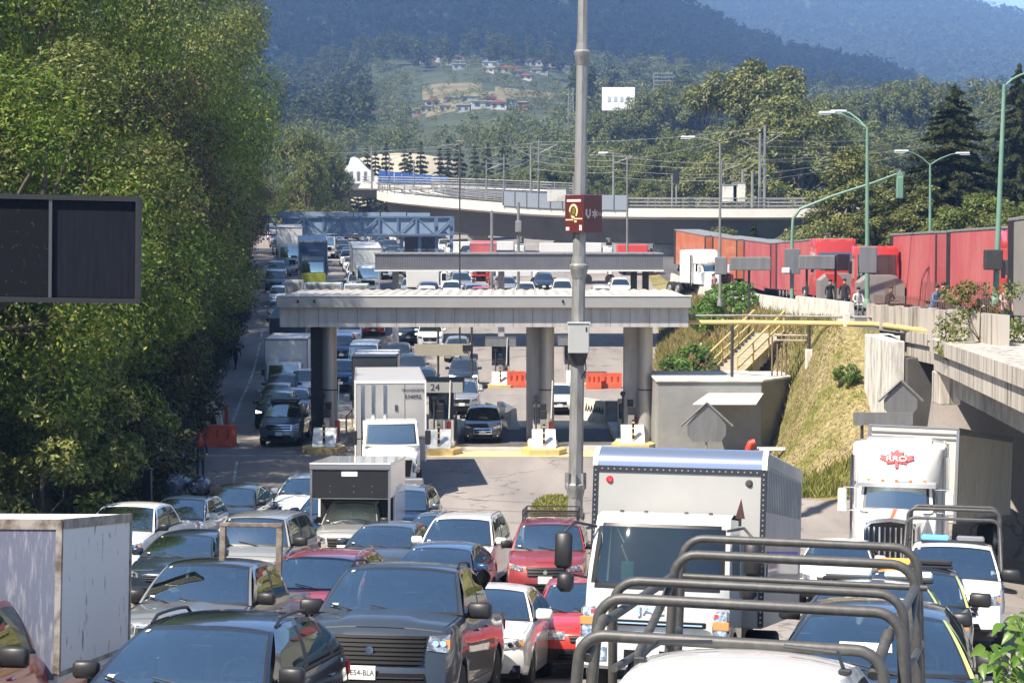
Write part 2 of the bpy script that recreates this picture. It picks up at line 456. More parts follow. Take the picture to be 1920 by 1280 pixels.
def make_car(name, prm, pnt, label, cat='car', group=None, near=True):
    P = dict(DEF); P.update(prm)
    L, W, H = P['L'], P['w'], P['H']
    root = empty(name, label=label, cat=cat, group=group)
    body = MB(); blk = M['black']
    roofp = P.get('roof_paint') or pnt
    def top(y):   # shoulder line height
        xs = [0, 0.22, P['cowl_y'], P['cowl_y'] + 0.4, P['rb'] - 0.1, min(P['rb'] + 0.25, L - 0.02), L]
        zs = [P['nose'] - 0.03, P['nose'] + 0.07, P['cowl'], P['belt'], P['belt'] + 0.03, P['deck'], P['tail']]
        return float(np.interp(y, xs, zs))
    def plan(y):
        f = 1 - 0.10 * (1 - min(y / 0.8, 1)) ** 2
        return f - 0.09 * (1 - min((L - y) / 0.7, 1)) ** 2
    def wid(y, t):
        s = np.interp(t, [0, .14, .4, .66, .84, .95, 1.0], [.955, .985, 1.0, .995, .975, .955, .925])
        return W * plan(y) * float(s)
    def warp(x, y, z):
        k1 = max(0.0, 1 - y / 1.15); k2 = max(0.0, 1 - y / 0.6)
        e1 = max(0.0, 1 - (L - y) / 0.9)
        rk = P['rake'] * (max(0.0, z - 0.52) / 0.3) ** 1.6 + 0.10 * (max(0.0, 0.42 - z) / 0.2) ** 1.5
        y2 = y + P['round'] * (abs(x) / W) ** 2.6 * k1 + rk * k2 * 0.9 - 0.16 * (abs(x) / W) ** 2.6 * e1
        return (x, y2, z)
    r = P['r']
    def zbot(y):
        z = P['zs'] + 0.05 * (max(0, 0.5 - y) / 0.5) + 0.08 * max(0, (y - L + 0.5) / 0.5)
        for yc in (P['w1'], P['w2']):
            d2 = (r + 0.06) ** 2 - (y - yc) ** 2
            if d2 > 0: z = max(z, r + math.sqrt(d2))
        return z
    ys = {0.0, 0.06, 0.14, 0.24, 0.36, L - 0.3, L - 0.15, L - 0.05, L, P['cowl_y'], P['rb']}
    for yc in (P['w1'], P['w2']):
        for k in range(-6, 7):
            ys.add(round(yc + (r + 0.06) * math.sin(k / 6 * PI / 2), 4))
        ys.add(yc + r + 0.075); ys.add(yc - r - 0.075)
    y = 0.5
    while y < L - 0.4: ys.add(round(y, 3)); y += 0.28
    ys = sorted(v for v in ys if 0 <= v <= L)
    yy = [ys[0]]
    for v in ys[1:]:
        if v - yy[-1] > 0.012: yy.append(v)
    if yy[-1] != L: yy[-1] = L
    ys = yy
    ts = [0, .07, .14, .3, .5, .66, .78, .86, .93, 1.0]
    tt = P['two_tone']
    for s in (-1, 1):
        def side(y, t, s=s):
            zb = zbot(y); zt = top(y)
            tz = P['zs'] + (zt - P['zs']) * t
            z = max(zb, tz) if t < 1 else zt
            return warp(s * wid(y, t), y, min(z, zt))
        def cls(y, t):
            if (P['clad'] and t < .14): return blk
            if tt and t < 0.5: return tt
            return pnt
        body.grid(side, ys, ts, pnt, cls)
    # front and rear faces
    us = [-1, -.9, -.78, -.62, -.4, -.15, .15, .4, .62, .78, .9, 1]
    def face(yv):
        def fn(u, t):
            zb = zbot(yv); zt = top(yv)
            z = P['zs'] + (zt - P['zs']) * t
            z = max(zb, z)
            return warp(u * wid(yv, t), yv, z)
        return fn
    body.grid(face(0.0), us, ts, pnt, (lambda u, t: blk if t < 0.14 else (P['bumper'] if P['bumper'] and t < .5 else pnt)))
    body.grid(face(L), us, ts, pnt, (lambda u, t: blk if t < 0.18 else pnt))
    # bonnet
    crown = P.get('crown', 0.045)
    def deckf(u, y):
        x = u * wid(y, 1.0)
        z = top(y) + crown * (1 - abs(u) ** 2.2) * min(1, y / 0.12) * (1.0 if P['box_shoulder'] == 0 else 1)
        if P['vent'] and y < P['cowl_y'] - .05 and abs(u) < P['vent']: z += 0.028 * min(1, max(0, y - .1) / .35)
        return warp(x, y, z)
    uh = [-1, -.97, -.9, -.78, -.62, -.55, -.4, -.15, .15, .4, .55, .62, .78, .9, .97, 1]
    body.grid(deckf, uh, [v for v in ys if v <= P['cowl_y'] + 1e-6], pnt)
    if P['bed'] is None:
        rear_ys = [v for v in ys if v >= P['rb'] - 1e-6]
        if len(rear_ys) > 1: body.grid(lambda u, y: warp(u * wid(y, 1.0), y, top(y) + 0.03 * (1 - abs(u) ** 2.2) * min(1, (L - y) / .1)), uh, rear_ys, pnt)
    # cowl panel under the glass
    body.bx(-W * .84, W * .84, P['cowl_y'] - .10, P['cowl_y'] + .05, P['cowl'] - .12, P['cowl'] + .0, blk)
    # inner floor so that nothing shows through
    body.bx(-W * .80, W * .80, 0.35, L - 0.25, 0.22, 0.50, M['dark'])
    body.bx(-W * .62, W * .62, 0.42, P['cowl_y'] - 0.12, .48, P['nose'] - .06, M['dark'])
    yend = P['rb'] if P['bed'] is None else P['bed']
    # greenhouse
    zroof, wr, rf, rr_, rb = H, P['wr'], P['rf'], P['rr'], P['rb']
    ym = (rf + rr_) / 2; hl = (rr_ - rf) / 2
    def roofz(x, y):
        return zroof - 0.055 * (abs(x) / wr) ** 2.6 - 0.05 * min(1.6, (abs(y - ym) / max(hl, .1))) ** 2.4
    wb0 = wid(P['cowl_y'] + .3, 1.0) * 0.995
    gw = MB(); gs = [MB(), MB()]; gr = MB(); trim = MB()
    def wind(u, v):
        q = 2 * u - 1
        base = Vector((q * wb0, P['cowl_y'] - 0.13 * (1 - q * q), P['cowl'] + 0.015))
        tp = Vector((q * wr, rf - 0.07 * (1 - q * q), roofz(q * wr, rf)))
        p = base.lerp(tp, v)
        p.z += 0.035 * math.sin(PI * v); p.y -= 0.02 * math.sin(PI * v)
        return p
    def cw(u, v):
        a = abs(2 * u - 1)
        if a > .955: return (P['pillar'] if u > .5 and not isinstance(P['pillar'], str) else pnt)
        if v > .975: return roofp
        if a > .93 or v < .05 or v > .955: return blk
        if v > .90: return (gw, M['glass_s'])
        return (gw, P.get('glass', M['glass_w']))
    bu = [0, .0225, .035] + [.035 + .93 * k / 10 for k in range(1, 10)] + [.965, .9775, 1]
    bv = [0, .05, .2, .35, .5, .65, .8, .9, .955, .975, 1]
    body.grid(wind, bu, bv, pnt, cw)
    def rear(u, v):
        q = 2 * u - 1
        wr2 = wid(rb - .05, 1.0) * .99
        base = Vector((q * wr2, rb + 0.10 * (1 - q * q) * (0 if P['bed'] else 1), top(rb) + 0.01))
        tp = Vector((q * wr, rr_ + 0.06 * (1 - q * q), roofz(q * wr, rr_)))
        p = base.lerp(tp, v); p.z += 0.02 * math.sin(PI * v); return p
    def cr(u, v):
        a = abs(2 * u - 1)
        if a > .86 or v < .1 or v > .93: return pnt
        return (gr, M['glass_s'])
    body.grid(rear, [0, .07, .2, .35, .5, .65, .8, .93, 1], [0, .1, .4, .7, .93, 1], pnt, cr)
    body.grid(lambda x, t: (x * wr, rf + (rr_ - rf) * t - 0.07 * (1 - x * x) * (1 - t) + .06 * (1 - x * x) * t, roofz(x * wr, rf + (rr_ - rf) * t)),
              [-1, -.93, -.8, -.6, -.3, 0, .3, .6, .8, .93, 1], [0, .06, .15, .3, .5, .7, .85, .94, 1], roofp)
    nd = P['doors']
    # side windows: pillars by metres along the belt
    for k, s in enumerate((-1, 1)):
        def sidew(u, v, s=s):
            yb = P['cowl_y'] + (rb - P['cowl_y']) * u
            yt = rf + (rr_ - rf) * u
            xb = wid(max(min(yb, L - .2), .3), 1.0) * 0.995
            p = Vector((s * xb, yb, top(yb) + 0.01)).lerp(Vector((s * wr, yt, roofz(wr, yt))), v)
            p.x += s * 0.035 * math.sin(PI * v)
            return p
        Lb = rb - P['cowl_y']
        bp = [(P.get('bpil', 0.44), .028)]
        if nd == 4 and P['bed'] is None: bp.append((P.get('cpil', 0.80), .02))
        if nd == 4 and P['bed'] is not None: bp = [(P.get('bpil', .55), .03)]
        if nd == 2: bp = [(P.get('bpil', .62), .03)]
        def cs(u, v, k=k, bp=bp):
            if v < .07: return blk
            if v > .9: return pnt
            if u < .10 - 0.03 * v: return P['pillar'] if not isinstance(P['pillar'], str) and k == 1 else pnt
            if v > .8 and k == 1 and u < .4 and not isinstance(P['pillar'], str): return P['pillar']
            if u > P.get('cend', .93): return pnt
            for c, h in bp:
                if abs(u - c) < h: return blk
            return (gs[k], M['glass_s'])
        bu2 = sorted({0, .07, .10, .2, .3, P.get('cend', .93), 1.0} | {c - h for c, h in bp} | {c + h for c, h in bp} | {.36, .52, .6, .7, .87})
        body.grid(sidew, bu2, [0, .07, .3, .5, .7, .9, 1], pnt, cs)
    # pickup bed
    if P['bed'] is not None:
        b0 = P['bed']
        zt = top(L - .3)
        body.bx(-W * .9, W * .9, b0, b0 + .05, .55, zt - .02, pnt)
        body.bx(-W * .82, W * .82, b0 + .05, L - .14, .55, .62, M['dark'])
        for s in (-1, 1):
            body.bx(s * W * .80, s * W * .925, b0 + .02, L - .10, .60, zt + .012, blk if P.get('liner') else pnt, .012)
        body.bx(-W * .83, W * .83, L - .19, L - .10, .60, zt + .01, pnt)
    # seams
    sm = M['dark']
    def seam(pts, wd=.011):
        for a, b in zip(pts[:-1], pts[1:]):
            A, B = Vector(a), Vector(b); d = (B - A)
            nn = Vector((math.copysign(1, A.x), 0, 0)) if abs(A.x) > .3 else Vector((0, 0, 1))
            sd = d.cross(nn).normalized() * wd / 2
            body.add([A - sd, B - sd, B + sd, A + sd], [(0, 1, 2, 3)], sm)
    if near:
        for s in (-1, 1):
            dy = [P['cowl_y'] + .12, P['cowl_y'] + (rb - P['cowl_y']) * (bp[0][0])]
            if nd == 4: dy.append(min(P['w2'] - r * .55, rb - .1))
            for q in dy:
                seam([(s * (wid(q, t) + .004), q + (0 if t > .6 else 0), P['zs'] + (top(q) - P['zs']) * t) for t in (.16, .4, .66, .84, .95)])
            seam([(s * (wid(q, .16) + .004), q, P['zs'] + .16 * (top(q) - P['zs'])) for q in np.linspace(dy[0], dy[-1], 5)])
            # bonnet edge
            seam([Vector(deckf(s * .955, q)) + Vector((0, 0, .004)) for q in np.linspace(.2, P['cowl_y'] - .05, 7)], .014)
        seam([Vector(deckf(u, .10)) + Vector((0, -.002, .004)) for u in np.linspace(-.95, .95, 12)], .014)
    body.build('body', root, smooth=38)
    if gw.v: gw.build('windscreen', root, smooth=60)
    for k in (0, 1):
        if gs[k].v: gs[k].build('side_window', root, smooth=60)
    if gr.v: gr.build('rear_window', root, smooth=60)
    # face furniture ------------------------------------------------
    def conf(mb, poly_fn, us_, vs_, m, off=.014, thick=.03):
        """patch laid over the nose: poly_fn(u,v)->(x,z)"""
        def fn(u, v, o=off):
            x, z = poly_fn(u, v); p = warp(x, 0.0, z); return (p[0], p[1] - o, p[2])
        mb.grid(lambda u, v: fn(u, v, off), us_, vs_, m)
        # rim back to the body
        rim = [(u, vs_[0]) for u in us_] + [(us_[-1], v) for v in vs_[1:]] + [(u, vs_[-1]) for u in us_[::-1][1:]] + [(us_[0], v) for v in vs_[::-1][1:]]
        for a, b in zip(rim[:-1], rim[1:]):
            mb.add([fn(*a), fn(*b), fn(*b, o=off - thick), fn(*a, o=off - thick)], [(0, 1, 2, 3)], m)
    lin = lambda n: [k / n for k in range(n + 1)]
    ghw, gz0, gz1 = P['grille']
    g = MB()
    conf(g, lambda u, v: ((2 * u - 1) * ghw * (0.86 + .14 * v), gz0 + (gz1 - gz0) * v), lin(8), lin(4), P.get('grille_mat', M['grille']))
    gstyle = P.get('gstyle', 'bars')
    gm = P.get('grille_trim', M['black'])
    if gstyle == 'bars':
        for k in range(P.get('nbar', 3)):
            zz = gz0 + (gz1 - gz0) * (k + .6) / P.get('nbar', 3)
            conf(g, lambda u, v: ((2 * u - 1) * ghw * .93, zz - .010 + .02 * v), lin(8), lin(1), gm, off=.03)
    elif gstyle == 'mesh':
        for k in range(5):
            for j in range(9):
                x0 = (-1 + 2 * (j + .5 * (k % 2)) / 9) * ghw * .9; zz = gz0 + (gz1 - gz0) * (k + .5) / 5
                conf(g, lambda u, v: (x0 + .08 * u * ghw * 2, zz + .018 * (v - .5) * 2 + (.012 if u > .5 else -.012)), [0, .5, 1], lin(1), M['grille_hi'], off=.024)
    elif gstyle == 'frame':
        for a, b, c, d in ((-1, 1, 0, .14), (-1, 1, .86, 1), (-1, -.9, 0, 1), (.9, 1, 0, 1), (-1, 1, .45, .58)):
            conf(g, lambda u, v: ((a + (b - a) * u) * ghw, gz0 + (gz1 - gz0) * (c + (d - c) * v)), lin(8), lin(1), gm, off=.03)
    # badge
    g.lathe([(0, -.012), (.045, -.012), (.05, 0)], Vector(warp(0, 0, (gz0 + gz1) / 2)) + Vector((0, -.035, 0)), M['chrome'], 'y', 12)
    g.build('grille', root)
    ihw, iz0, iz1 = P['intake']
    it = MB()
    conf(it, lambda u, v: ((2 * u - 1) * ihw * (1.06 - .1 * v), iz0 + (iz1 - iz0) * v), lin(8), lin(2), M['grille'])
    for k in range(2):
        zz = iz0 + (iz1 - iz0) * (k + .7) / 2.2
        conf(it, lambda u, v: ((2 * u - 1) * ihw * .95, zz + .012 * v), lin(8), lin(1), blk, off=.028)
    if P['skid']:
        conf(it, lambda u, v: ((2 * u - 1) * ihw * (.8 + .1 * v), P['zs'] - .0 + .07 * v), lin(6), lin(1), M['rim'], off=.03)
    it.build('bumper_intake', root)
    lx0, lx1, lz0, lz1 = P['lamp']
    for s in (-1, 1):
        h = MB(); sw = P['lamp_sweep']
        def lp(u, v, s=s):
            x = (lx0 + (lx1 - lx0) * u) * W * .955
            zc_ = lz0 + (lz1 - lz0) * (v + .25 * (1 - v) * (1 - u)) + sw * u
            return (s * x, zc_)
        conf(h, lp, lin(6), lin(3), M[P['lampmat']], off=.012)
        hl_ = h.build('headlight', root)
        if near:
            q = MB()
            for uu in (.38, .72):
                x, z = lp(uu, .5); p = warp(x, 0, z)
                q.lathe([(0.0, -.03), (.035, -.03), (.042, -.012)], (p[0], p[1], p[2]), M['chrome'], 'y', 12)
            x, z = lp(.93, .45); p = warp(x, 0, z)
            q.box((p[0], p[1] - .014, p[2]), (.05, .02, (lz1 - lz0) * .5), M['amber'])
            q.build('lamp_reflector', hl_)
        if P['fog']:
            fgl = MB(); x = s * W * .76; p = warp(x, 0, .36)
            fgl.box((p[0], p[1] - .004, p[2]), (.17, .03, .12), blk, ch=.012)
            fgl.lathe([(0, -.02), (.032, -.02), (.036, 0)], (p[0], p[1] - .012, p[2]), M['lamp'], 'y', 12)
            fgl.build('fog_light', root)
        tl = MB(); p = warp(s * W * .86, L, top(L) - .14)
        tl.box((p[0] * .97, p[1] + .0, p[2]), (.2, .05, .16), M['red_lens'], ch=.02); tl.build('tail_light', root)
        # mirror
        mm = MB(); my = P['cowl_y'] + .30; mz = P['belt'] + .10
        ms = P.get('msize', 1.0)
        mx_ = wid(my, 1.0) + .13 * ms
        mmat = pnt if P['mirror'] == 'body' else blk
        mm.box((s * mx_, my, mz), (.245 * ms, .12, .165 * ms), mmat, ch=.032, rz=s * -.15)
        mm.box((s * (mx_ - .13 * ms), my + .02, mz - .06), (.12, .06, .05), blk, ch=.01)
        mm.box((s * mx_, my + .068, mz), (.17 * ms, .01, .11 * ms), M['chrome'])
        mm.build('wing_mirror', root, smooth=60)
        # wheels
        for yc in (P['w1'], P['w2']):
            wm = MB(); xc = s * (W * .985 - .11)
            wm.lathe([(r * .62, -.105), (r * .93, -.105), (r, -.08), (r * 1.0, .08), (r * .93, .105), (r * .62, .105)], (xc, yc, r), M['tyre'], 'x', 26)
            wo = wm.build('wheel', root, smooth=50)
            rm = MB(); xo = xc + s * .085
            rm.lathe([(0.0, -.03), (r * .63, -.03), (r * .63, .012), (r * .58, .012), (r * .56, -.01)], (xo, yc, r), M['dark'], 'x', 22)
            for k in range(5):
                q = 2 * PI * k / 5 + .3
                c_, s_ = math.cos(q), math.sin(q); pr = (-s_ * .045, c_ * .045)
                rm.add([(xo + s * .006, yc + c_ * .05 + pr[0], r + s_ * .05 + pr[1]), (xo + s * .006, yc + c_ * .05 - pr[0], r + s_ * .05 - pr[1]),
                        (xo + s * .012, yc + c_ * r * .6 - pr[0] * .7, r + s_ * r * .6 - pr[1] * .7), (xo + s * .012, yc + c_ * r * .6 + pr[0] * .7, r + s_ * r * .6 + pr[1] * .7)], [(0, 1, 2, 3)], P.get('rim_mat', M['rim']))
            rm.lathe([(r * .56, .0), (r * .63, .0), (r * .64, .016), (r * .57, .016), (r * .56, 0)], (xo, yc, r), P.get('rim_mat', M['rim']), 'x', 22)
            rm.lathe([(0, -.012), (.045, -.012), (.05, .012), (0, .016)], (xo + s * .006, yc, r), P.get('rim_mat', M['rim']), 'x', 12)
            rm.build('rim', wo, smooth=40)
        if near:
            hd = MB()
            for q in ([P['cowl_y'] + (rb - P['cowl_y']) * .36] + ([P['cowl_y'] + (rb - P['cowl_y']) * .70] if nd == 4 else [])):
                hd.box((s * (wid(q, .8) + .015), q, P['zs'] + (top(q) - P['zs']) * .82), (.03, .18, .028), P.get('handle_mat', pnt), ch=.01)
            hd.build('door_handle', root)
        if P['rails']:
            rl = MB(); n = 8
            pts = [(s * (wr - .03), rf + .18 + (rr_ - rf - .3) * k / n, roofz(wr * .95, rf + .18 + (rr_ - rf - .3) * k / n) + (.055 if 0 < k < n else 0.0)) for k in range(n + 1)]
            rl.tube(pts, .017, P.get('rail_mat', blk), 8); rl.build('roof_rail', root)
    # plate
    pz = P['plate_z']; p0 = warp(0, 0, pz)
    pl = MB(); pl.box((P.get('plate_x', 0), p0[1] - .035, pz), (.30, .015, .155), M['plate'], ch=.006)
    po = pl.build('number_plate', root)
    # inside
    if P['interior']:
        ins = MB(); cy = P['cowl_y']
        ins.box((0, cy + .32, P['belt'] - .12), (W * 1.55, .62, .24), M['dark'], ch=.06)
        io = ins.build('dashboard', root)
        st = MB(); st.tube([(W * .40 + .175 * math.cos(a), cy + .70 + .06 * math.sin(a), P['belt'] + .03 + .165 * math.sin(a)) for a in np.linspace(0, 2 * PI, 19)], .017, blk, 6, False)
        st.box((W * .40, cy + .68, P['belt'] + .02), (.3, .03, .05), blk, ch=.01)
        st.build('steering_wheel', root)
        for s in (-1, 1):
            se = MB(); sy = cy + 1.28
            se.box((s * W * .42, sy, P['belt'] - .05), (.46, .16, .75), M['seat'], ch=.06, rx=-.22)
            se.box((s * W * .42, sy + .13, P['belt'] + .38), (.24, .09, .17), M['seat'], ch=.04)
            se.build('seat', root)
        if nd == 4:
            bs = MB(); bs.box((0, yend - .55, P['belt'] - .12), (W * 1.5, .18, .62), M['seat'], ch=.06, rx=-.25); bs.build('rear_bench', root)
        mr_ = MB(); q = wind(.5, .86); mr_.box((q.x, q.y + .04, q.z - .15), (.24, .03, .065), blk, ch=.012); mr_.build('rear_view_mirror', root)
    if near and P['wiper']:
        wp = MB()
        for u0, u1 in ((.30, .06), (.62, .36)):
            a, b = wind(u0, .0), wind(u1, .12)
            a = a + Vector((0, -.02, .012)); b = b + Vector((0, -.015, .02))
            wp.tube([a, (a + b) / 2 + Vector((0, -.006, .006)), b], .009, blk, 6)
        wp.build('wiper', root)
        stk = MB()
        for (u, v, sw_, sh) in P.get('stickers', [(.07, .88, .03, .05), (.075, .10, .045, .06)]):
            f = lambda a, b: wind(u + sw_ * a, v + sh * b) + Vector((0, -.006, .006))
            stk.grid(f, [0, 1], [0, 1], M['sticker'])
        stk.build('sticker', root)
    root['_len'] = L
    return root, dict(P=P, top=top, wid=wid, roofz=roofz, warp=warp, wind=wind)

M['grille_hi'] = pm('grille_gloss', (0.014, 0.014, 0.016), 0.5, 0.0, spec=.25)
M['sticker'] = pm('windscreen_sticker', (0.62, 0.66, 0.64), 0.5)
LEN = {}
def drive(root, px, d, psi, x=None, dz=0.0, L=None):
    """stand a vehicle on the road: front centre at depth d under photo column px, rear swung right by psi degrees"""
    L = L or root.get('_len', 4.4)
    z = ground(gx(px, d) if x is None else x, d)
    X = gx(px, d, z) if x is None else x
    p = R(psi)
    f = (X, d); q = (X + L * math.sin(p), d + L * math.cos(p))
    z0, z1 = ground(*f), ground(*q)
    pit = math.atan2(z1 - z0, L)
    root.location = (X, d, z0 + 0.006 + dz)
    root.rotation_euler = (pit, 0, -p)
    return root
def pose(px, d, psi, L, x=None):
    z = ground(gx(px, d) if x is None else x, d)
    X = gx(px, d, z) if x is None else x
    p = R(psi)
    z0, z1 = ground(X, d), ground(X + L * math.sin(p), d + L * math.cos(p))
    return (X, d, z0 + 0.006), (math.atan2(z1 - z0, L), 0, -p)

SEDAN = dict()
HATCH = dict(L=3.95, w=.84, H=1.46, rb=3.80, rr=3.15, deck=.98, tail=.92, w2=3.25, rf=1.80, cowl_y=1.02)
SUV = dict(L=4.45, w=.91, H=1.66, zs=.28, nose=.86, cowl=1.06, belt=1.08, cowl_y=1.10, rf=1.80, rr=3.70, rb=4.30, deck=1.05, tail=1.0, r=.35, w1=.85, w2=3.50,
           wr=.66, grille=(.42, .62, .82), lamp=(.58, .94, .70, .82), intake=(.46, .34, .48), rails=True, clad=True, plate_z=.56)
PICK = dict(L=5.25, w=.93, H=1.80, zs=.36, nose=1.00, cowl=1.18, belt=1.18, cowl_y=1.28, rf=1.98, rr=3.25, rb=3.62, bed=3.66, deck=1.16, tail=1.14, r=.39, w1=.95, w2=4.05,
            wr=.66, grille=(.50, .66, .94), lamp=(.60, .95, .80, .97), intake=(.5, .42, .54), plate_z=.60, round=.22, rake=.07)
MPV = dict(L=4.55, w=.90, H=1.68, zs=.26, nose=.86, cowl=1.06, belt=1.06, cowl_y=1.05, rf=1.85, rr=4.0, rb=4.40, deck=1.05, tail=1.0, r=.34, w1=.86, w2=3.60, wr=.66, rails=True,
           grille=(.40, .62, .78), lamp=(.58, .94, .70, .82))

# ------------------------------------------------------------------ cargo boxes and trucks
def cargo_box(root, w2, y0, y1, z0, z1, m, trim, front_style='plain', name='cargo_box'):
    b = MB()
    b.bx(-w2, w2, y0, y1, z0, z1, m, .02)
    o = b.build(name, root)
    t = MB(); e = .035
    for s in (-1, 1):
        t.bx(s * (w2 - .04), s * (w2 + .012), y0 - .014, y0 + .05, z0, z1, trim)
        t.bx(s * (w2 - .04), s * (w2 + .012), y1 - .05, y1 + .014, z0, z1, trim)
        t.bx(s * (w2 - .05), s * (w2 + .014), y0 + .05, y1 - .05, z1 - .09, z1 + .012, trim)
        t.bx(s * (w2 - .05), s * (w2 + .014), y0 + .05, y1 - .05, z0 - .02, z0 + .12, trim)
    t.bx(-w2 + .04, w2 - .04, y0 - .016, y0 + .05, z1 - .09, z1 + .014, trim)
    t.build('edge_trim', o)
    return o

def truck_wheel(root, x, y, r, w=.28, dual=False):
    s = 1 if x > 0 else -1
    wm = MB()
    wm.lathe([(r * .55, -w / 2), (r * .94, -w / 2), (r, -w / 2 + .03), (r, w / 2 - .03), (r * .94, w / 2), (r * .55, w / 2)], (x - s * w / 2, y, r), M['tyre'], 'x', 22)
    wo = wm.build('wheel', root, smooth=50)
    rm = MB(); rm.lathe([(0, -.02), (r * .2, .06), (r * .3, .05), (r * .5, -.03), (r * .56, .02), (r * .58, 0)] if s > 0 else [(0, .02), (r * .2, -.06), (r * .3, -.05), (r * .5, .03), (r * .56, -.02), (r * .58, 0)], (x, y, r), M['steelrim'], 'x', 18)
    rm.build('rim', wo)
    return wo

def quad_pane(mb, c, m):  # c four corners
    mb.add(c, [(0, 1, 2, 3)], m)
# ------------------------------------------------------------------ ground sheets
def asphalt(name, c1, c2):
    m, n, l, b = nodes(name)
    tc = n.new('ShaderNodeTexCoord')
    t1 = n.new('ShaderNodeTexNoise'); t1.inputs['Scale'].default_value = 0.25; t1.inputs['Detail'].default_value = 8
    mp = n.new('ShaderNodeMapping'); mp.inputs['Scale'].default_value = (2.2, 0.35, 1); mp.inputs['Rotation'].default_value = (0, 0, R(-6))
    l.new(tc.outputs['Object'], mp.inputs[0]); l.new(mp.outputs[0], t1.inputs['Vector'])
    t2 = n.new('ShaderNodeTexNoise'); t2.inputs['Scale'].default_value = 18; t2.inputs['Detail'].default_value = 6
    l.new(tc.outputs['Object'], t2.inputs['Vector'])
    vo = n.new('ShaderNodeTexVoronoi'); vo.feature = 'DISTANCE_TO_EDGE'; vo.inputs['Scale'].default_value = 0.16
    nz = n.new('ShaderNodeTexNoise'); nz.inputs['Scale'].default_value = 0.9; nz.inputs['Detail'].default_value = 5
    l.new(tc.outputs['Object'], nz.inputs['Vector'])
    va = n.new('ShaderNodeMix'); va.data_type = 'VECTOR'; va.inputs[0].default_value = 0.09
    l.new(tc.outputs['Object'], va.inputs[4]); l.new(nz.outputs['Color'], va.inputs[5])
    sc = n.new('ShaderNodeVectorMath'); sc.operation = 'ADD'
    l.new(tc.outputs['Object'], sc.inputs[0])
    sv = n.new('ShaderNodeVectorMath'); sv.operation = 'SCALE'; sv.inputs['Scale'].default_value = 2.2
    l.new(nz.outputs['Color'], sv.inputs[0]); l.new(sv.outputs[0], sc.inputs[1]); l.new(sc.outputs[0], vo.inputs['Vector'])
    cr = n.new('ShaderNodeMapRange'); cr.inputs[1].default_value = 0.0; cr.inputs[2].default_value = 0.012; cr.inputs[3].default_value = 0.45; cr.inputs[4].default_value = 1.0
    l.new(vo.outputs['Distance'], cr.inputs[0])
    mr = n.new('ShaderNodeMapRange'); mr.inputs[1].default_value = .32; mr.inputs[2].default_value = .68
    l.new(t1.outputs['Fac'], mr.inputs[0])
    mx = n.new('ShaderNodeMix'); mx.data_type = 'RGBA'; mx.inputs[6].default_value = (*c1, 1); mx.inputs[7].default_value = (*c2, 1)
    l.new(mr.outputs[0], mx.inputs[0])
    m2 = n.new('ShaderNodeMix'); m2.data_type = 'RGBA'; m2.blend_type = 'MULTIPLY'; m2.inputs[0].default_value = 0.55
    l.new(mx.outputs[2], m2.inputs[6]); l.new(t2.outputs['Color'], m2.inputs[7])
    m3 = n.new('ShaderNodeMix'); m3.data_type = 'RGBA'; m3.blend_type = 'MULTIPLY'; m3.inputs[0].default_value = 1
    l.new(m2.outputs[2], m3.inputs[6]); l.new(cr.outputs[0], m3.inputs[7])
    l.new(m3.outputs[2], b.inputs['Base Color'])
    b.inputs['Roughness'].default_value = 0.85
    bp = n.new('ShaderNodeBump'); bp.inputs['Strength'].default_value = 0.25; bp.inputs['Distance'].default_value = 0.02
    l.new(t2.outputs['Fac'], bp.inputs['Height']); l.new(bp.outputs[0], b.inputs['Normal'])
    return m
M['asphalt'] = asphalt('asphalt', (0.37, 0.33, 0.30), (0.25, 0.225, 0.21))
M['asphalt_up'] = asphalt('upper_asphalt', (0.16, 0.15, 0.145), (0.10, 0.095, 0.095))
M['paintline'] = pm('road_paint', (0.55, 0.54, 0.50), 0.7, ns=1.5, col2=(0.2, 0.19, 0.18), contrast=(0.4, 0.62))
M['yellowline'] = pm('yellow_road_paint', (0.58, 0.46, 0.24), 0.7, ns=1.5, col2=(0.38, 0.30, 0.18), contrast=(0.45, 0.75))
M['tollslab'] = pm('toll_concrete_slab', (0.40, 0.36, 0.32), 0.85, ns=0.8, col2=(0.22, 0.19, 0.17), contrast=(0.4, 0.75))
def slope_mat(name):
    m, n, l, b = nodes(name)
    tc = n.new('ShaderNodeTexCoord')
    def nz(s, d=8, st=None):
        t = n.new('ShaderNodeTexNoise'); t.inputs['Scale'].default_value = s; t.inputs['Detail'].default_value = d; t.inputs['Roughness'].default_value = .7
        l.new(tc.outputs['Object'], t.inputs['Vector']); return t.outputs['Fac']
    r1 = n.new('ShaderNodeValToRGB'); e = r1.color_ramp.elements
    e[0].position = .30; e[0].color = (.10, .125, .03, 1); e[1].position = .72; e[1].color = (.20, .13, .075, 1)
    for p_, c_ in ((.42, (.19, .19, .055)), (.52, (.30, .25, .115)), (.62, (.33, .27, .15))):
        k = e.new(p_); k.color = (*c_, 1)
    l.new(nz(.42), r1.inputs[0])
    r2 = n.new('ShaderNodeMapRange'); r2.inputs[1].default_value = .38; r2.inputs[2].default_value = .62; r2.inputs[3].default_value = .45; r2.inputs[4].default_value = 1.1
    l.new(nz(4.5), r2.inputs[0])
    mx = n.new('ShaderNodeMix'); mx.data_type = 'RGBA'; mx.blend_type = 'MULTIPLY'; mx.inputs[0].default_value = 1
    l.new(r1.outputs[0], mx.inputs[6]); l.new(r2.outputs[0], mx.inputs[7]); l.new(mx.outputs[2], b.inputs['Base Color'])
    b.inputs['Roughness'].default_value = .95; b.inputs['Specular IOR Level'].default_value = .1
    bp = n.new('ShaderNodeBump'); bp.inputs['Strength'].default_value = .8; bp.inputs['Distance'].default_value = .12
    l.new(nz(2.6), bp.inputs['Height']); l.new(bp.outputs[0], b.inputs['Normal'])
    return m
